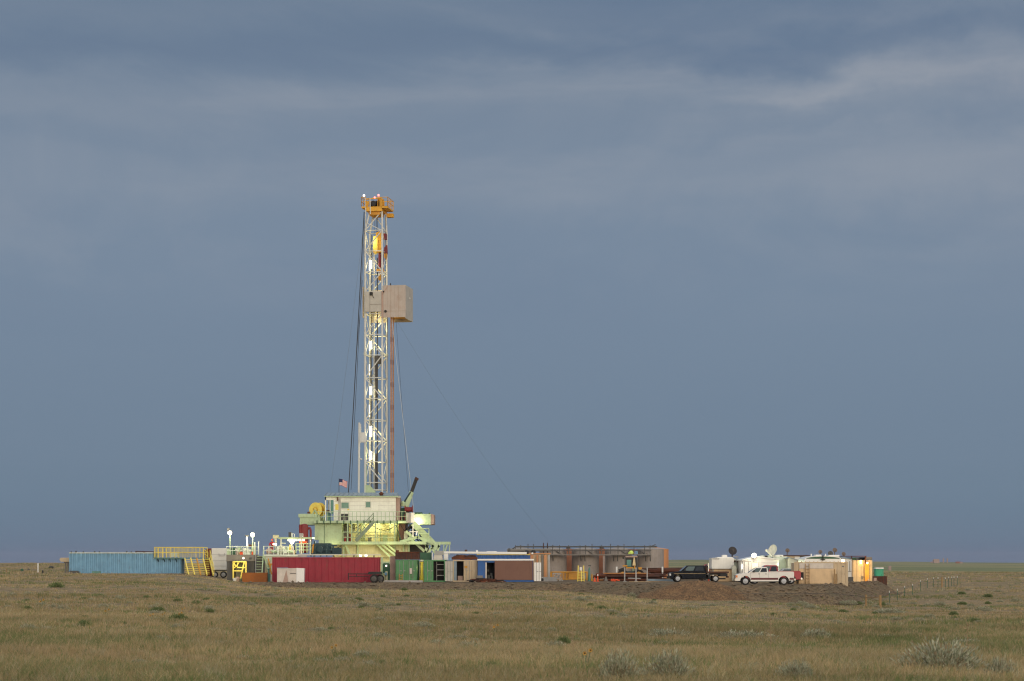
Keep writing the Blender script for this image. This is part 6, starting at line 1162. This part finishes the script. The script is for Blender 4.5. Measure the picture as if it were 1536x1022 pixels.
# ---------------------------------------------------------------- dirt pile at the pad edge
c = Vector((X(1046, 190.5), 191, -1.3))
gx = np.linspace(-5.6, 5.6, 90); gy = np.linspace(-4, 4, 64)
def dz(x, y):
    rr = np.sqrt((x / 4.7 - .02) ** 2 + (y / 3.1) ** 2); r2 = np.sqrt(((x + 2.4) / 2.6) ** 2 + (y / 2.4) ** 2)
    z = 1.98 * np.clip(1 - rr, 0, 1) * np.where(rr > 0, 1, 1); z = np.maximum(z, .45 * np.clip(1 - r2, 0, 1)); z = z - .3 * np.exp(-(rr / .25) ** 2)
    return z + (.34 * (vnoise(x, y, 1.9, 21) - .5) + .08 * (vnoise(x, y, .55, 22) - .5) + .03 * (vnoise(x, y, .25, 23) - .5)) * np.clip(z * 3, 0, 1) + np.where(rr > 1.2, -.5, -.12)
dirt = soil_mat('pile_dirt', [(128, 97, 70), (106, 84, 62), (142, 110, 78), (82, 68, 52)], scale=(.3, 1.3, 6), bump=1.0)
dp = grid_mesh('dirt_pile', gx, gy, lambda x, y: dz(x, y) + np.clip((y + 1.2) / 2.4, 0, 1) * .75, dirt); dp.location = c; tag(dp, 'brown heap of dirt at the pad edge in front of the navy truck', 'dirt pile')
# loose stones and clods on the pad bank and round the pile
cl = MB(); cr = random.Random(5); r5 = np.random.default_rng(5)
sx, sy = r5.uniform(-40, 46, 40000), r5.uniform(184, 226, 40000); sd_ = pad_sd(sx, sy); ok = (sd_ > -1.5) & (sd_ < 3.6) & (r5.random(40000) < np.exp(-np.abs(sd_ - 1.2) / 1.5)); sx, sy = sx[ok][:3000], sy[ok][:3000]; sz = np.maximum(natural(sx, sy), pad_z(sx, sy))
for x, y, zg in zip(sx, sy, sz):
    r = cr.choice((.04, .05, .06, .08, .1, .16)) * cr.uniform(.7, 1.3); v = [(x + r * a * cr.uniform(.7, 1.3), y + r * b_ * cr.uniform(.7, 1.3), zg + r * .7 * c_ * cr.uniform(.6, 1.2) + r * .3) for a, b_, c_ in ((1, 0, 0), (0, 1, 0), (-1, 0, 0), (0, -1, 0), (0, 0, 1), (0, 0, -1))]
    cl.add(v, [(0, 1, 4), (1, 2, 4), (2, 3, 4), (3, 0, 4), (1, 0, 5), (2, 1, 5), (3, 2, 5), (0, 3, 5)])
so_ = cl.build('rubble', M['stone']); tag(so_, 'loose stones and clods scattered over the gravel bank', 'rubble', kind='stuff')
# ---------------------------------------------------------------- fence at the right
def yfor(px, base): return seat(px, base)
ya = yfor(1299, 910); yb = yfor(1320, 912)
t = thing('fence_brace', 'timber fence brace of two posts and a rail standing in the dry grass', 'fence', (X(1309, ya), ya, ground(X(1309, ya), ya)))
pa = Vector((X(1299, ya), ya, ground(X(1299, ya), ya))); pb = Vector((X(1320.3, yb), yb, ground(X(1320.3, yb), yb)))
for p in (pa, pb): MB().tube(p - Vector((0, 0, .1)), p + Vector((0, 0, 1.08)), .09 if p is pa else .12, 10).build('post', M['woodpost'], t, True)
MB().tube(pa + Vector((0, 0, .85)), pb + Vector((0, 0, .88)), .05, 8).build('rail', M['woodpost'], t, True)
posts = [(1334, 905), (1346, 901), (1357, 896), (1369, 892.5), (1380.5, 886), (1391, 882.5), (1400, 881), (1407, 881), (1418, 881.5), (1423, 880), (1427.5, 880), (1431, 879.5), (1436, 879)]
fg = 'steel fence posts running along the grass'; tops = []; first = None
for k, (p, q) in enumerate(posts):
    y = yfor(p, q); z = ground(X(p, y), y)
    if first is None:
        first = thing('fence_post', 'x', 'fence post', (X(p, y), y, z), 0, fg)
        MB().beam((0, 0, -.2), (0, 0, 1.02), .055).build('shaft', M['dkgreen'], first, local=True); MB().beam((0, 0, 1.02), (0, 0, 1.2), .06).build('white_tip', M['white'], first, local=True); o = first
    else: o = dup(first, (X(p, y), y, z))
    o['label'] = 'green steel fence post with white tip standing in the grass line beyond the timber brace'; tops.append(Vector((X(p, y), y, z + 1.0)))
y = yfor(1413, 881.5); mb = MB(); mb.tube((X(1413, y), y, ground(X(1413, y), y) - .1), (X(1413, y), y, ground(X(1413, y), y) + 1.25), .09, 8); solo(mb, 'wood_fence_post', M['woodpost'], 'lone thick timber post among the thin steel fence posts', 'fence post', smooth=True)
w0 = [pb + Vector((0, 0, .85))] + tops
mb = MB()
for h in (0, -.35): mb.path([v + Vector((0, 0, h)) for v in w0], .012, 4)
solo(mb, 'fence_wire', M['cable'], 'thin wire strung along the steel fence posts', 'wire')
yw = 187.; mb = MB(); mb.path([pa + Vector((0, 0, .85)), Vector((X(1250, yw), yw, ground(X(1250, yw), yw) + .9)), Vector((X(1100, yw - 6), yw - 6, ground(X(1100, yw - 6), yw - 6) + .9))], .012, 4); solo(mb, 'fence_wire', M['cable'], 'thin wire stretched from the timber brace towards the gravel pad', 'wire')
# left margin bits
y = 236.; zg = ground(X(57, y), y); t = thing('marker_post', 'thin white marker post standing alone in the grass', 'post', (X(57, y), y, zg)); MB().tube((X(57, y), y, zg - .1), P(57, 845, y), .075, 8).build('pole', M['white'], t, True); MB().box(X(55, y), X(61, y), y - .1, y + .3, zg - .1, zg + .15).build('base', M['pinkrust'], t)
for k, (p, q, w_, m_, l_) in enumerate(((33, 857, 5, 'dkgreen', 'small dark lump in the grass farthest from the marker post'), (43, 857, 4, 'dgrey', 'grey lump lying between the dark lump and marker post'), (64, 860, 3, 'black', 'black lump at the foot of the marker post'), (77, 853, 9, 'black', 'flat dark object lying in the grass between marker post and chute'))):
    yy = seat(p, q); z = ground(X(p, yy), yy); r = w_ / 2 * yy / F; mb = MB(); mb.lathe([(r * .7, -.1), (r, .1), (r * .8, .3), (r * .2, .38)], (X(p, yy), yy, z), 9); solo(mb, 'debris_lump', M[m_], l_, 'debris', smooth=True)
for p, l_ in ((10, 'stubby wooden stake near the grassy rise'),): 
    yy = 240; mb = MB(); mb.beam((X(p, yy), yy, ground(X(p, yy), yy)), (X(p, yy), yy, ground(X(p, yy), yy) + .6), .1); solo(mb, 'stake', M['woodpost'], l_, 'stake')
# far plant on the horizon
def far(px, base, w_, h_, Yd, name, m_, label, shape, cat, group=None):
    x = X(px, Yd); z = float(natural(np.array([x]), np.array([float(Yd)]))[0]); s = Yd / F; mb = MB(); zb = min(z, Z(base, Yd)) - 1; zt = Z(base - h_, Yd); r = w_ * s / 2
    if shape == 'tank': mb.lathe([(r, zb), (r, zt - .1 * (zt - zb)), (r * .3, zt)], (x, Yd, 0), 20)
    else: mb.prism([(x - r, zb), (x + r, zb), (x + r, zt - .12 * (zt - zb)), (x + r * .8, zt), (x - r * .8, zt), (x - r, zt - .12 * (zt - zb))], Yd, Yd + 2 * r)
    return solo(mb, name, M[m_], label, cat, group, smooth=shape == 'tank')
far(1334.5, 855, 5.2, 6.2, 1500, 'far_tank', 'pinkfar', 'tan pink tank alone on the plain beyond the green toilet', 'tank', 'tank')
far(1405, 844.5, 8.5, 5.5, 3400, 'far_building', 'pinkfar', 'blocky pinkish building on the horizon plant', 'box', 'building'); far(1397.5, 845, 3, 2.4, 3400, 'far_shed', 'pinkfar', 'low pinkish shed beside the horizon building', 'box', 'building')
for p, l_ in ((1415, 'slim far tower standing next to the horizon building'), (1421, 'slim far tower standing apart from the horizon building')): far(p, 845, 2.2, 7.5, 3400, 'far_tower', 'pinkfar', l_, 'tank', 'tower', 'far towers on the horizon')
far(1438, 845.2, 7, 2.6, 3400, 'far_barn', 'tankbrown', 'low brown barn alone at the horizon plant edge', 'box', 'building'); far(1442.5, 845, 4, 1.8, 3380, 'far_shed', 'pinkfar', 'tiny pale shed against the far brown barn', 'box', 'building')
# ---------------------------------------------------------------- grass and plants
def height_all(x, y): return np.maximum(natural(x, y), pad_z(x, y))
def scatter(y0, y1, dens, um=.30):
    n = int(dens * um * (y1 * y1 - y0 * y0)); y = np.sqrt(rng.uniform(y0 * y0, y1 * y1, n)); x = rng.uniform(-um, um, n) * y
    if y1 <= 60: x = x * 1.12
    return x, y
PAL = np.array([lin(c)[:3] for c in ((176, 152, 112), (156, 138, 98), (132, 130, 86), (108, 122, 74), (164, 154, 122), (186, 164, 126))])
def blades(x, y, nb, h, spread, w, lean=.45):
    N = len(x); z = height_all(x, y)
    pt = vnoise(x, y, 9, 31) * .55 + vnoise(x, y, 3, 32) * .3 + rng.random(N) * .25
    grn = np.clip((vnoise(x, y, 14, 33) - .5) * 2.2 + (vnoise(x, y, 4, 34) - .5) * 1.6 + .28 * np.clip((50 - y) / 12, 0, 1), 0, 1)
    c0 = np.where((pt > .5)[:, None], PAL[0], PAL[1]); c0 = np.where((rng.random(N) < .18)[:, None], PAL[4], c0); c0 = np.where((rng.random(N) < .15)[:, None], PAL[5], c0)
    cg = np.where((rng.random(N) < .5)[:, None], PAL[2], PAL[3]); tc = np.where((rng.random(N) < .16 + .6 * grn)[:, None], cg, c0)
    hh = h * (.35 + 1.0 * vnoise(x, y, 7, 35) * (.5 + vnoise(x, y * .5, 22, 36))) * (.7 + .6 * rng.random(N)); tc = tc * (.9 + .27 * vnoise(x, y * .45, 11, 37) + .1 * np.clip((60 - y) / 20, 0, 1) + .3 * (vnoise(x, y, 3.1, 38) - .5))[:, None]
    X_ = np.repeat(x, nb); Y_ = np.repeat(y, nb); Z_ = np.repeat(z, nb); H_ = np.repeat(hh, nb) * rng.uniform(.5, 1.2, N * nb); T_ = np.repeat(tc, nb, 0) * rng.uniform(.75, 1.2, (N * nb, 1))
    a = rng.uniform(0, 2 * np.pi, N * nb); r = spread * np.sqrt(rng.random(N * nb)); bx = X_ + r * np.cos(a); by = Y_ + r * np.sin(a)
    a2 = a + rng.normal(0, .7, N * nb); L_ = H_ * rng.uniform(.15, lean * 1.7, N * nb); dx, dy = np.cos(a2), np.sin(a2)
    ws = np.repeat(w, nb) if np.ndim(w) else np.full(N * nb, w); px_, py_ = -np.sin(a2 + .6) * ws, np.cos(a2 + .6) * ws
    V = np.empty((N * nb, 5, 3))
    V[:, 0] = np.stack([bx - px_, by - py_, Z_ - .03], -1); V[:, 1] = np.stack([bx + px_, by + py_, Z_ - .03], -1)
    mx, my, mz = bx + dx * L_ * .35, by + dy * L_ * .35, Z_ + H_ * .6
    V[:, 2] = np.stack([mx + px_ * .75, my + py_ * .75, mz], -1); V[:, 3] = np.stack([mx - px_ * .75, my - py_ * .75, mz], -1)
    V[:, 4] = np.stack([bx + dx * L_, by + dy * L_, Z_ + H_], -1)
    return V, T_
SE = []
def band(y0, y1, dens, nb, h, spread, w, lean=.45):
    x, y = scatter(y0, y1, dens); sd = pad_sd(x, y); keep = (rng.random(len(x)) < np.clip((sd - .6) / 2.4, 0, 1) ** 1.5)
    bare = vnoise(x, y, 6, 41) * .6 + vnoise(x, y, 2, 42) * .4; keep &= (bare > np.where(y > 95, .5, .42)) | (rng.random(len(x)) < np.clip(.75 - y / 250, .12, 1))
    SE.append(blades(x[keep], y[keep], nb, h, spread, w, lean))
band(30, 52, 52, 12, .25, .17, .0055, .62); band(52, 85, 22, 11, .22, .2, .008, .62); band(85, 130, 6.5, 9, .17, .26, .012, .62); band(130, 215, 2.2, 8, .14, .34, .02, .6); band(215, 450, .5, 8, .2, .5, .034, .6)
band(30, 70, .8, 4, .42, .12, .004, .35)
V = np.concatenate([a for a, b in SE]); T = np.concatenate([b for a, b in SE]); n = len(V)
me = bpy.data.meshes.new('grass'); me.vertices.add(n * 5); me.vertices.foreach_set('co', V.astype(np.float32).ravel())
base = np.arange(n)[:, None] * 5; q = (base + np.array([[0, 1, 2, 3]])).ravel(); tr = (base + np.array([[3, 2, 4]])).ravel()
me.loops.add(n * 7); me.loops.foreach_set('vertex_index', np.concatenate([q, tr]).astype(np.int32)); me.polygons.add(n * 2)
me.polygons.foreach_set('loop_start', np.concatenate([np.arange(n) * 4, n * 4 + np.arange(n) * 3]).astype(np.int32)); me.update(calc_edges=True)
def leaf_mat(name, attr='tint', trans=.4):
    m = bpy.data.materials.new(name); m.use_nodes = True; N = m.node_tree.nodes; L = m.node_tree.links
    for nd in list(N): N.remove(nd)
    out = N.new('ShaderNodeOutputMaterial'); d = N.new('ShaderNodeBsdfDiffuse'); tl = N.new('ShaderNodeBsdfTranslucent'); mx = N.new('ShaderNodeMixShader'); mx.inputs[0].default_value = trans
    at = N.new('ShaderNodeAttribute'); at.attribute_name = attr; L.new(at.outputs['Color'], d.inputs[0]); L.new(at.outputs['Color'], tl.inputs[0]); L.new(d.outputs[0], mx.inputs[1]); L.new(tl.outputs[0], mx.inputs[2]); L.new(mx.outputs[0], out.inputs[0]); return m
ca = me.attributes.new('tint', 'FLOAT_COLOR', 'POINT'); ca.data.foreach_set('color', np.repeat(np.concatenate([T, np.ones((n, 1))], 1), 5, 0).astype(np.float32).ravel())
GM = leaf_mat('dry_grass_blades'); me.materials.append(GM); go = bpy.data.objects.new('grass', me); COL.objects.link(go); tag(go, 'dry tan and olive prairie grass covering the rolling ground', 'grass', kind='stuff')
print('blades', n)
def plant_mesh(name, n, rad, h, lw, ll, cols, seed, up=.5, inner=.15):
    r = np.random.default_rng(seed); th = r.uniform(0, 2 * np.pi, n); el = np.arccos(r.uniform(0, .95, n) ** 1.0); f = inner + (1 - inner) * r.random(n) ** .45
    lob = 1 + .28 * np.sin(th * 3 + seed) + .2 * np.sin(th * 5 + 2 * seed)
    px = rad * f * lob * np.sin(el) * np.cos(th); py = rad * f * lob * np.sin(el) * np.sin(th); pz = h * f * np.cos(el) * (.75 + .5 * r.random(n)) + .03
    d = np.stack([np.sin(el) * np.cos(th), np.sin(el) * np.sin(th), np.cos(el) + up], -1) + r.normal(0, .35, (n, 3)); d /= np.linalg.norm(d, axis=1)[:, None]
    s = np.cross(d, r.normal(0, 1, (n, 3))); s /= np.linalg.norm(s, axis=1)[:, None]; L_ = ll * r.uniform(.5, 1.3, (n, 1)); w = lw * r.uniform(.6, 1.3, (n, 1))
    p = np.stack([px, py, pz], -1); V = np.stack([p, p + d * L_ * .5 + s * w, p + d * L_, p + d * L_ * .5 - s * w], 1)
    me = bpy.data.meshes.new(name); me.from_pydata(V.reshape(-1, 3).tolist(), [], (np.arange(n)[:, None] * 4 + np.arange(4)).tolist())
    C_ = np.array([lin(c)[:3] for c in cols]); cc = C_[r.integers(0, len(cols), n)] * r.uniform(.7, 1.2, (n, 1)); ca = me.attributes.new('tint', 'FLOAT_COLOR', 'POINT'); ca.data.foreach_set('color', np.repeat(np.concatenate([cc, np.ones((n, 1))], 1), 4, 0).astype(np.float32).ravel())
    me.materials.append(GM); return me
SG = ((182, 178, 150), (156, 158, 128), (196, 190, 162), (132, 134, 104), (150, 132, 104))
GG = ((120, 130, 84), (132, 138, 94), (104, 118, 74))
sage = [plant_mesh('sage_foliage', 2600, .62, .62, .012, .12, SG, s, .9) for s in (1, 2, 3)]
low = [plant_mesh('sage_foliage', 1300, .6, .36, .016, .13, SG, s, .7) for s in (4, 5)]
forb = [plant_mesh('forb_foliage', 900, .5, .3, .03, .12, GG, s, .5) for s in (6, 7)]
def stems(n, rad, h, seed):
    r = random.Random(seed); mb = MB()
    for k in range(n): a = r.uniform(0, 6.28); d = rad * r.uniform(.2, .7); mb.tube((d * .15 * math.cos(a), d * .15 * math.sin(a), -.05), (d * math.cos(a), d * math.sin(a), h * r.uniform(.5, .85)), .012, 4, .004)
    return mb
def shrub(px, base, wpx, hpx, meshes, k, name, label, cat, stem=None, group=None):
    y = seat(px, base); x = X(px, y); z = ground(x, y); s = y / F
    t = thing(name, label, cat, (x, y, z), random.uniform(0, 6), group); o = bpy.data.objects.new('foliage', meshes[k % len(meshes)]); COL.objects.link(o); o.parent = t; ORIG[o.name] = Vector((0, 0, 0))
    me_h = {id(sage): .8, id(low): .5, id(forb): .42}.get(id(meshes), .5); t.scale = (wpx * s / 1.35, wpx * s / 1.35, hpx * s / me_h)
    if stem: stems(18, .5, .5, k).build('stem', M['timber'], t, local=True)
    return t
shrub(1415, 1010, 116, 56, sage, 0, 'sagebrush', 'largest pale sagebrush bush, low in the grass under the fence line', 'sagebrush', True)
shrub(1003, 1020, 74, 50, sage, 1, 'sagebrush', 'rounded pale sagebrush standing next to another along the bottom of the grass', 'sagebrush', True)
shrub(928, 1022, 62, 52, sage, 2, 'sagebrush', 'feathery grey sagebrush, the one further from the big bush', 'sagebrush', True)
shrub(1195, 1021, 64, 34, sage, 0, 'sagebrush', 'low pale sagebrush midway between the largest bush and the rounded pair', 'sagebrush', True)
sg2 = 'low grey sagebrush patches'
for k, (p, b, w, h, l_) in enumerate(((1000, 957, 62, 15, 'wide flat sagebrush patch straight below the dirt pile'), (1112, 960, 84, 16, 'widest flat sagebrush patch below the white pickup'), (1222, 958, 48, 16, 'flat sagebrush patch with upright twigs below the tan container'), (703, 975, 40, 15, 'small sagebrush below the workshop, alone in the tan grass'), (1445, 968, 46, 10, 'dark flat sagebrush patch just behind the largest bush'), (636, 942, 30, 9, 'small grey sagebrush below the closed green container'), (1330, 921, 52, 9, 'flat sagebrush just in front of the timber fence brace'), (1268, 908, 26, 7, 'tiny sagebrush at the foot of the gravel slope'), (1475, 917, 30, 8, 'small sagebrush at the far end below the fence posts'), (835, 975, 34, 16, 'sagebrush tuft below the grey tanks'), (1500, 1016, 44, 32, 'upright sagebrush clump at the corner beside the largest bush'), (570, 960, 40, 12, 'low sagebrush below the trailer at the red container'))):
    shrub(p, b, w, h, low, k, 'sagebrush', l_, 'sagebrush', group=sg2)
for k, (p, b, w, h, l_) in enumerate(((125, 941, 24, 11, 'dark green leafy weed below the blue tank'), (95, 938, 20, 8, 'smaller green weed beside the dark one below the blue tank'), (1140, 938, 16, 6, 'small green weed below the white pickup front wheel'), (1172, 941, 26, 7, 'wide dark green weed below the white pickup tailgate'), (1274, 948, 14, 7, 'small round green weed below the timber brace'), (85, 882, 26, 9, 'green clump on the rise before the chute'), (237, 918, 30, 8, 'flat olive weed below the yellow stairs'), (268, 932, 34, 12, 'loose green weed with flowers below the box trailer'), (1358, 1006, 24, 14, 'green weed touching the largest sagebrush bush'), (845, 968, 26, 14, 'green weed beside the tuft below the grey tanks'))):
    shrub(p, b, w, h, forb, k, 'weed', l_, 'weed', group='green weeds in the grass')
# sagebrush and weeds too far or small to tell apart
k = 0
for i in range(260):
    p = random.uniform(10, 1526); b = random.choice((random.uniform(905, 935), random.uniform(885, 915), random.uniform(930, 1010)))
    y = seat(p, b); x = X(p, y)
    if pad_sd(np.array([x]), np.array([y]))[0] < 3: continue
    w = random.uniform(6, 16) * (1 + (b - 880) / 90); g_ = random.random() < .3
    shrub(p, b, w, w * random.uniform(.25, .42), forb if g_ else low, i, 'weed' if g_ else 'sagebrush', 'small green weed scattered in the dry grass' if g_ else 'small grey sagebrush tuft scattered in the dry grass', 'weed' if g_ else 'sagebrush', group='scattered small green weeds' if g_ else 'scattered small sagebrush tufts')
# dry stalks and wild sunflowers
s0 = None
for k, (p, b) in enumerate(((75, 931), (84, 934), (97, 931), (108, 930), (294, 926), (371, 920), (278, 922), (566, 905), (599, 900), (570, 898), (1308, 960), (1155, 985), (735, 972), (455, 932), (520, 900), (700, 905), (1450, 990), (200, 940), (420, 945), (40, 950), (860, 990), (30, 905), (660, 985))):
    y = seat(p, b); x = X(p, y); z = ground(x, y); loc = (x, y, z); hsc = random.uniform(.7, 1.15)
    if s0 is None:
        s0 = thing('dry_stalk', 'tall thin dry stalk standing above the prairie grass', 'dry stalk', loc, 0, 'tall dry stalks'); mb = MB(); mb.path([(0, 0, -.05), (.01, .01, .5), (.04, 0, .95)], .008, 5); mb.build('stem', M['drystem'], s0, local=True)
        for j in range(9): zz_ = .35 + j * .065; a = j * 2.4; MB().add([(0, 0, zz_), (.05 * math.cos(a), .05 * math.sin(a), zz_ + .05), (.085 * math.cos(a), .085 * math.sin(a), zz_ + .03), (.05 * math.cos(a + .5), .05 * math.sin(a + .5), zz_)], [(0, 1, 2, 3)]).build('seed_head', M['drystem'], s0, local=True)
        s0.scale = (hsc,) * 3
    else: dup(s0, loc, random.uniform(0, 6), scale=hsc)
f0 = None
for k, (p, b) in enumerate(((62, 913), (160, 926), (245, 930), (270, 932), (743, 952), (275, 921), (227, 931), (1031, 917), (880, 1000), (500, 985))):
    y = seat(p, b); x = X(p, y); z = ground(x, y)
    if f0 is None:
        f0 = thing('sunflower', 'wild sunflower with small yellow heads in the dry grass', 'sunflower', (x, y, z), 0, 'wild sunflowers'); mb = MB()
        for a, h in ((0, .4), (2.2, .32)): mb.tube((0, 0, -.03), (.1 * math.cos(a), .1 * math.sin(a), h), .008, 5)
        mb.build('stem', M['dkgreen'], f0, local=True)
        for a, h in ((0, .4), (2.2, .32)):
            c = Vector((.1 * math.cos(a), .1 * math.sin(a), h)); mb = MB()
            for j in range(10): b_ = j * .628; mb.add([c, c + Vector((.035 * math.cos(b_ - .25), -.03, .035 * math.sin(b_ - .25))), c + Vector((.06 * math.cos(b_), -.04, .06 * math.sin(b_))), c + Vector((.035 * math.cos(b_ + .25), -.03, .035 * math.sin(b_ + .25)))], [(0, 1, 2, 3)])
            fl = mb.build('petal_ring', M['crown'], f0, local=True); MB().sphere(c + Vector((0, -.02, 0)), .02, 8).build('flower_centre', M['rust2'], fl, local=True)
    else: dup(f0, (x, y, z), random.uniform(-.5, .5), scale=random.uniform(.6, .85))

# ---------------------------------------------------------------- sky, sun, camera
W = bpy.data.worlds.new('World'); SC.world = W; W.use_nodes = True; N = W.node_tree.nodes; L = W.node_tree.links
for nd in list(N): N.remove(nd)
out = N.new('ShaderNodeOutputWorld'); bg = N.new('ShaderNodeBackground'); L.new(bg.outputs[0], out.inputs[0])
tc = N.new('ShaderNodeTexCoord'); sp = N.new('ShaderNodeSeparateXYZ'); L.new(tc.outputs['Generated'], sp.inputs[0])
def ramp(src, stops, interp='LINEAR'):
    r = N.new('ShaderNodeValToRGB'); r.color_ramp.interpolation = interp; e = r.color_ramp.elements
    while len(e) < len(stops): e.new(.5)
    for k, (p, c) in enumerate(stops): e[k].position = p; e[k].color = c if len(c) == 4 else lin(c)
    L.new(src, r.inputs['Fac']); return r.outputs['Color']
def g1(v): return (v, v, v, 1)
def mix(f, a, b, bt='MIX'):
    m = N.new('ShaderNodeMix'); m.data_type = 'RGBA'; m.blend_type = bt
    for s, v in (('Factor', f), ('A', a), ('B', b)):
        if isinstance(v, (tuple, float, int)): m.inputs[s].default_value = v
        else: L.new(v, m.inputs[s])
    return m.outputs['Result']
def noise(scale3, loc, scale, det, rough=.55, dist=0):
    mp = N.new('ShaderNodeMapping'); mp.inputs['Scale'].default_value = scale3; mp.inputs['Location'].default_value = loc; L.new(tc.outputs['Generated'], mp.inputs[0])
    n = N.new('ShaderNodeTexNoise'); n.inputs['Scale'].default_value = scale; n.inputs['Detail'].default_value = det; n.inputs['Roughness'].default_value = rough; n.inputs['Distortion'].default_value = dist; L.new(mp.outputs[0], n.inputs['Vector']); return n.outputs['Fac']
def math_(op, a, b):
    m = N.new('ShaderNodeMath'); m.operation = op
    for k, v in enumerate((a, b)):
        if isinstance(v, (int, float)): m.inputs[k].default_value = v
        else: L.new(v, m.inputs[k])
    return m.outputs[0]
z = sp.outputs['Z']
grad = ramp(z, [(0, (92, 113, 136)), (.012, (102, 122, 142)), (.03, (108, 128, 147)), (.05, (112, 131, 150)), (.12, (118, 136, 156)), (.19, (120, 137, 157)), (.27, (107, 126, 148))], 'CARDINAL')
n1 = noise((1, 1, 6.5), (5.3, 0, .1), 3.0, 9, .56, .3)                       # long streaks of cloud
m1 = ramp(n1, [(.47, g1(0)), (.6, g1(1))]); b1 = ramp(z, [(.135, g1(0)), (.19, g1(1)), (.235, g1(.95)), (.262, g1(.35)), (.4, g1(.4))])
wz = math_('ADD', z, math_('MULTIPLY', math_('SUBTRACT', noise((1, 1, 2.2), (1.3, 0, 2.7), 4.6, 9, .6, .5), .5), .1))      # cloud layers, their edges warped
lay = ramp(wz, [(.158, g1(0)), (.176, g1(.42)), (.19, g1(.5)), (.2, g1(.16)), (.211, g1(.34)), (.222, g1(.85)), (.23, g1(.6)), (.24, g1(.05)), (.25, g1(.0)), (.262, g1(.4)), (.275, g1(.12)), (.4, g1(.2))])
sx_ = ramp(math_('ADD', sp.outputs['X'], .5), [(.2, g1(.75)), (.45, g1(.6)), (.62, g1(1)), (.8, g1(.9))])
col = mix(math_('MULTIPLY', math_('MULTIPLY', math_('MULTIPLY', lay, sx_), math_('ADD', math_('MULTIPLY', m1, .55), .4)), .78), grad, lin((166, 169, 176)))
dk = ramp(wz, [(.232, g1(0)), (.246, g1(.6)), (.256, g1(.2)), (.272, g1(.0)), (.285, g1(.5)), (.4, g1(.2))]); col = mix(math_('MULTIPLY', dk, .55), col, lin((97, 115, 141)))
n2 = noise((1, 1, 3.2), (4.4, 0, 1.2), 2.4, 7, .52, .3)                        # big darker masses
m2 = ramp(n2, [(.46, g1(0)), (.6, g1(1))]); b2 = ramp(z, [(.1, g1(.1)), (.2, g1(.7)), (.26, g1(1))])
col = mix(math_('MULTIPLY', math_('MULTIPLY', m2, b2), .5), col, lin((98, 118, 144)))
n3 = noise((1, 1, 2.4), (.7, 0, 3.3), 6, 9, .6, .8)                          # soft billows
m3 = ramp(n3, [(.47, g1(0)), (.62, g1(1))]); b3 = ramp(z, [(.115, g1(0)), (.15, g1(1)), (.3, g1(.8))])
col = mix(math_('MULTIPLY', math_('MULTIPLY', m3, b3), .2), col, lin((148, 156, 168)))
sky = N.new('ShaderNodeTexSky'); sky.sky_type = 'NISHITA'; sky.sun_disc = False
SUN_EL, SUN_AZ = 8.0, 160.0            # behind the camera, to the right
sky.sun_elevation = R(SUN_EL); sky.sun_rotation = R(SUN_AZ); sky.altitude = 1500; sky.dust_density = 2
sk = mix(1.0, sky.outputs[0], (.10, .10, .10, 1), 'MULTIPLY')
# the overcast lid covers the half of the sky in front; behind the camera the evening sky opens up
back = ramp(math_('MULTIPLY', sp.outputs['Y'], -1.0), [(.0, g1(.0)), (.25, g1(.5)), (.7, g1(1))])
glow = ramp(z, [(.0, (2.45, 2.1, 1.7, 1)), (.25, (2.25, 2.02, 1.76, 1)), (.6, (1.3, 1.3, 1.32, 1)), (1, (.75, .84, .95, 1))])
backsky = mix(.35, glow, sk)
col = mix(back, col, backsky)
over = ramp(z, [(.34, g1(0)), (.7, g1(1))]); col = mix(over, col, (.8, .88, .98, 1))
L.new(col, bg.inputs['Color']); bg.inputs['Strength'].default_value = 1.0
sl = bpy.data.lights.new('sun', 'SUN'); sl.energy = .85; sl.angle = R(22); sl.color = (1, .9, .76)
so = bpy.data.objects.new('sun', sl); COL.objects.link(so)
az = R(SUN_AZ); d = Vector((math.sin(az) * math.cos(R(SUN_EL)), math.cos(az) * math.cos(R(SUN_EL)), math.sin(R(SUN_EL)))); so.rotation_euler = d.to_track_quat('Z', 'Y').to_euler()
# haze
HAZE = 0.00004
if HAZE:
    hb = MB(); hb.box(-9500, 9500, -950, 12500, -14, 62); ho = hb.build('haze', M['glass']); ho['kind'] = 'stuff'; ho['label'] = 'thin evening haze over the plain'; ho['category'] = 'haze'
    hm = bpy.data.materials.new('evening_haze'); hm.use_nodes = True; hn = hm.node_tree.nodes
    for nd in list(hn): hn.remove(nd)
    hout = hn.new('ShaderNodeOutputMaterial'); pv = hn.new('ShaderNodeVolumePrincipled'); pv.inputs['Color'].default_value = (.53, .51, .63, 1); pv.inputs['Density'].default_value = HAZE; hm.node_tree.links.new(pv.outputs[0], hout.inputs['Volume'])
    ho.data.materials.clear(); ho.data.materials.append(hm)
cd = bpy.data.cameras.new('camera'); cd.sensor_width = 36; cd.lens = F / 1536 * 36; cd.shift_x = 0; cd.shift_y = (HY - 511) / 1536; cd.clip_end = 30000; cd.clip_start = .3
cd.dof.use_dof = True; cd.dof.focus_distance = 215; cd.dof.aperture_fstop = 3.5
co = bpy.data.objects.new('camera', cd); COL.objects.link(co); co.location = (0, 0, CZ); co.rotation_euler = (R(90), 0, 0); SC.camera = co
SC.view_settings.view_transform = 'Standard'; SC.view_settings.look = 'None'; SC.view_settings.exposure = 0; SC.view_settings.gamma = 1
SC.cycles.filter_width = 1.2; SC.cycles.max_bounces = 6; SC.cycles.use_denoising = True; SC.cycles.sample_clamp_indirect = 6
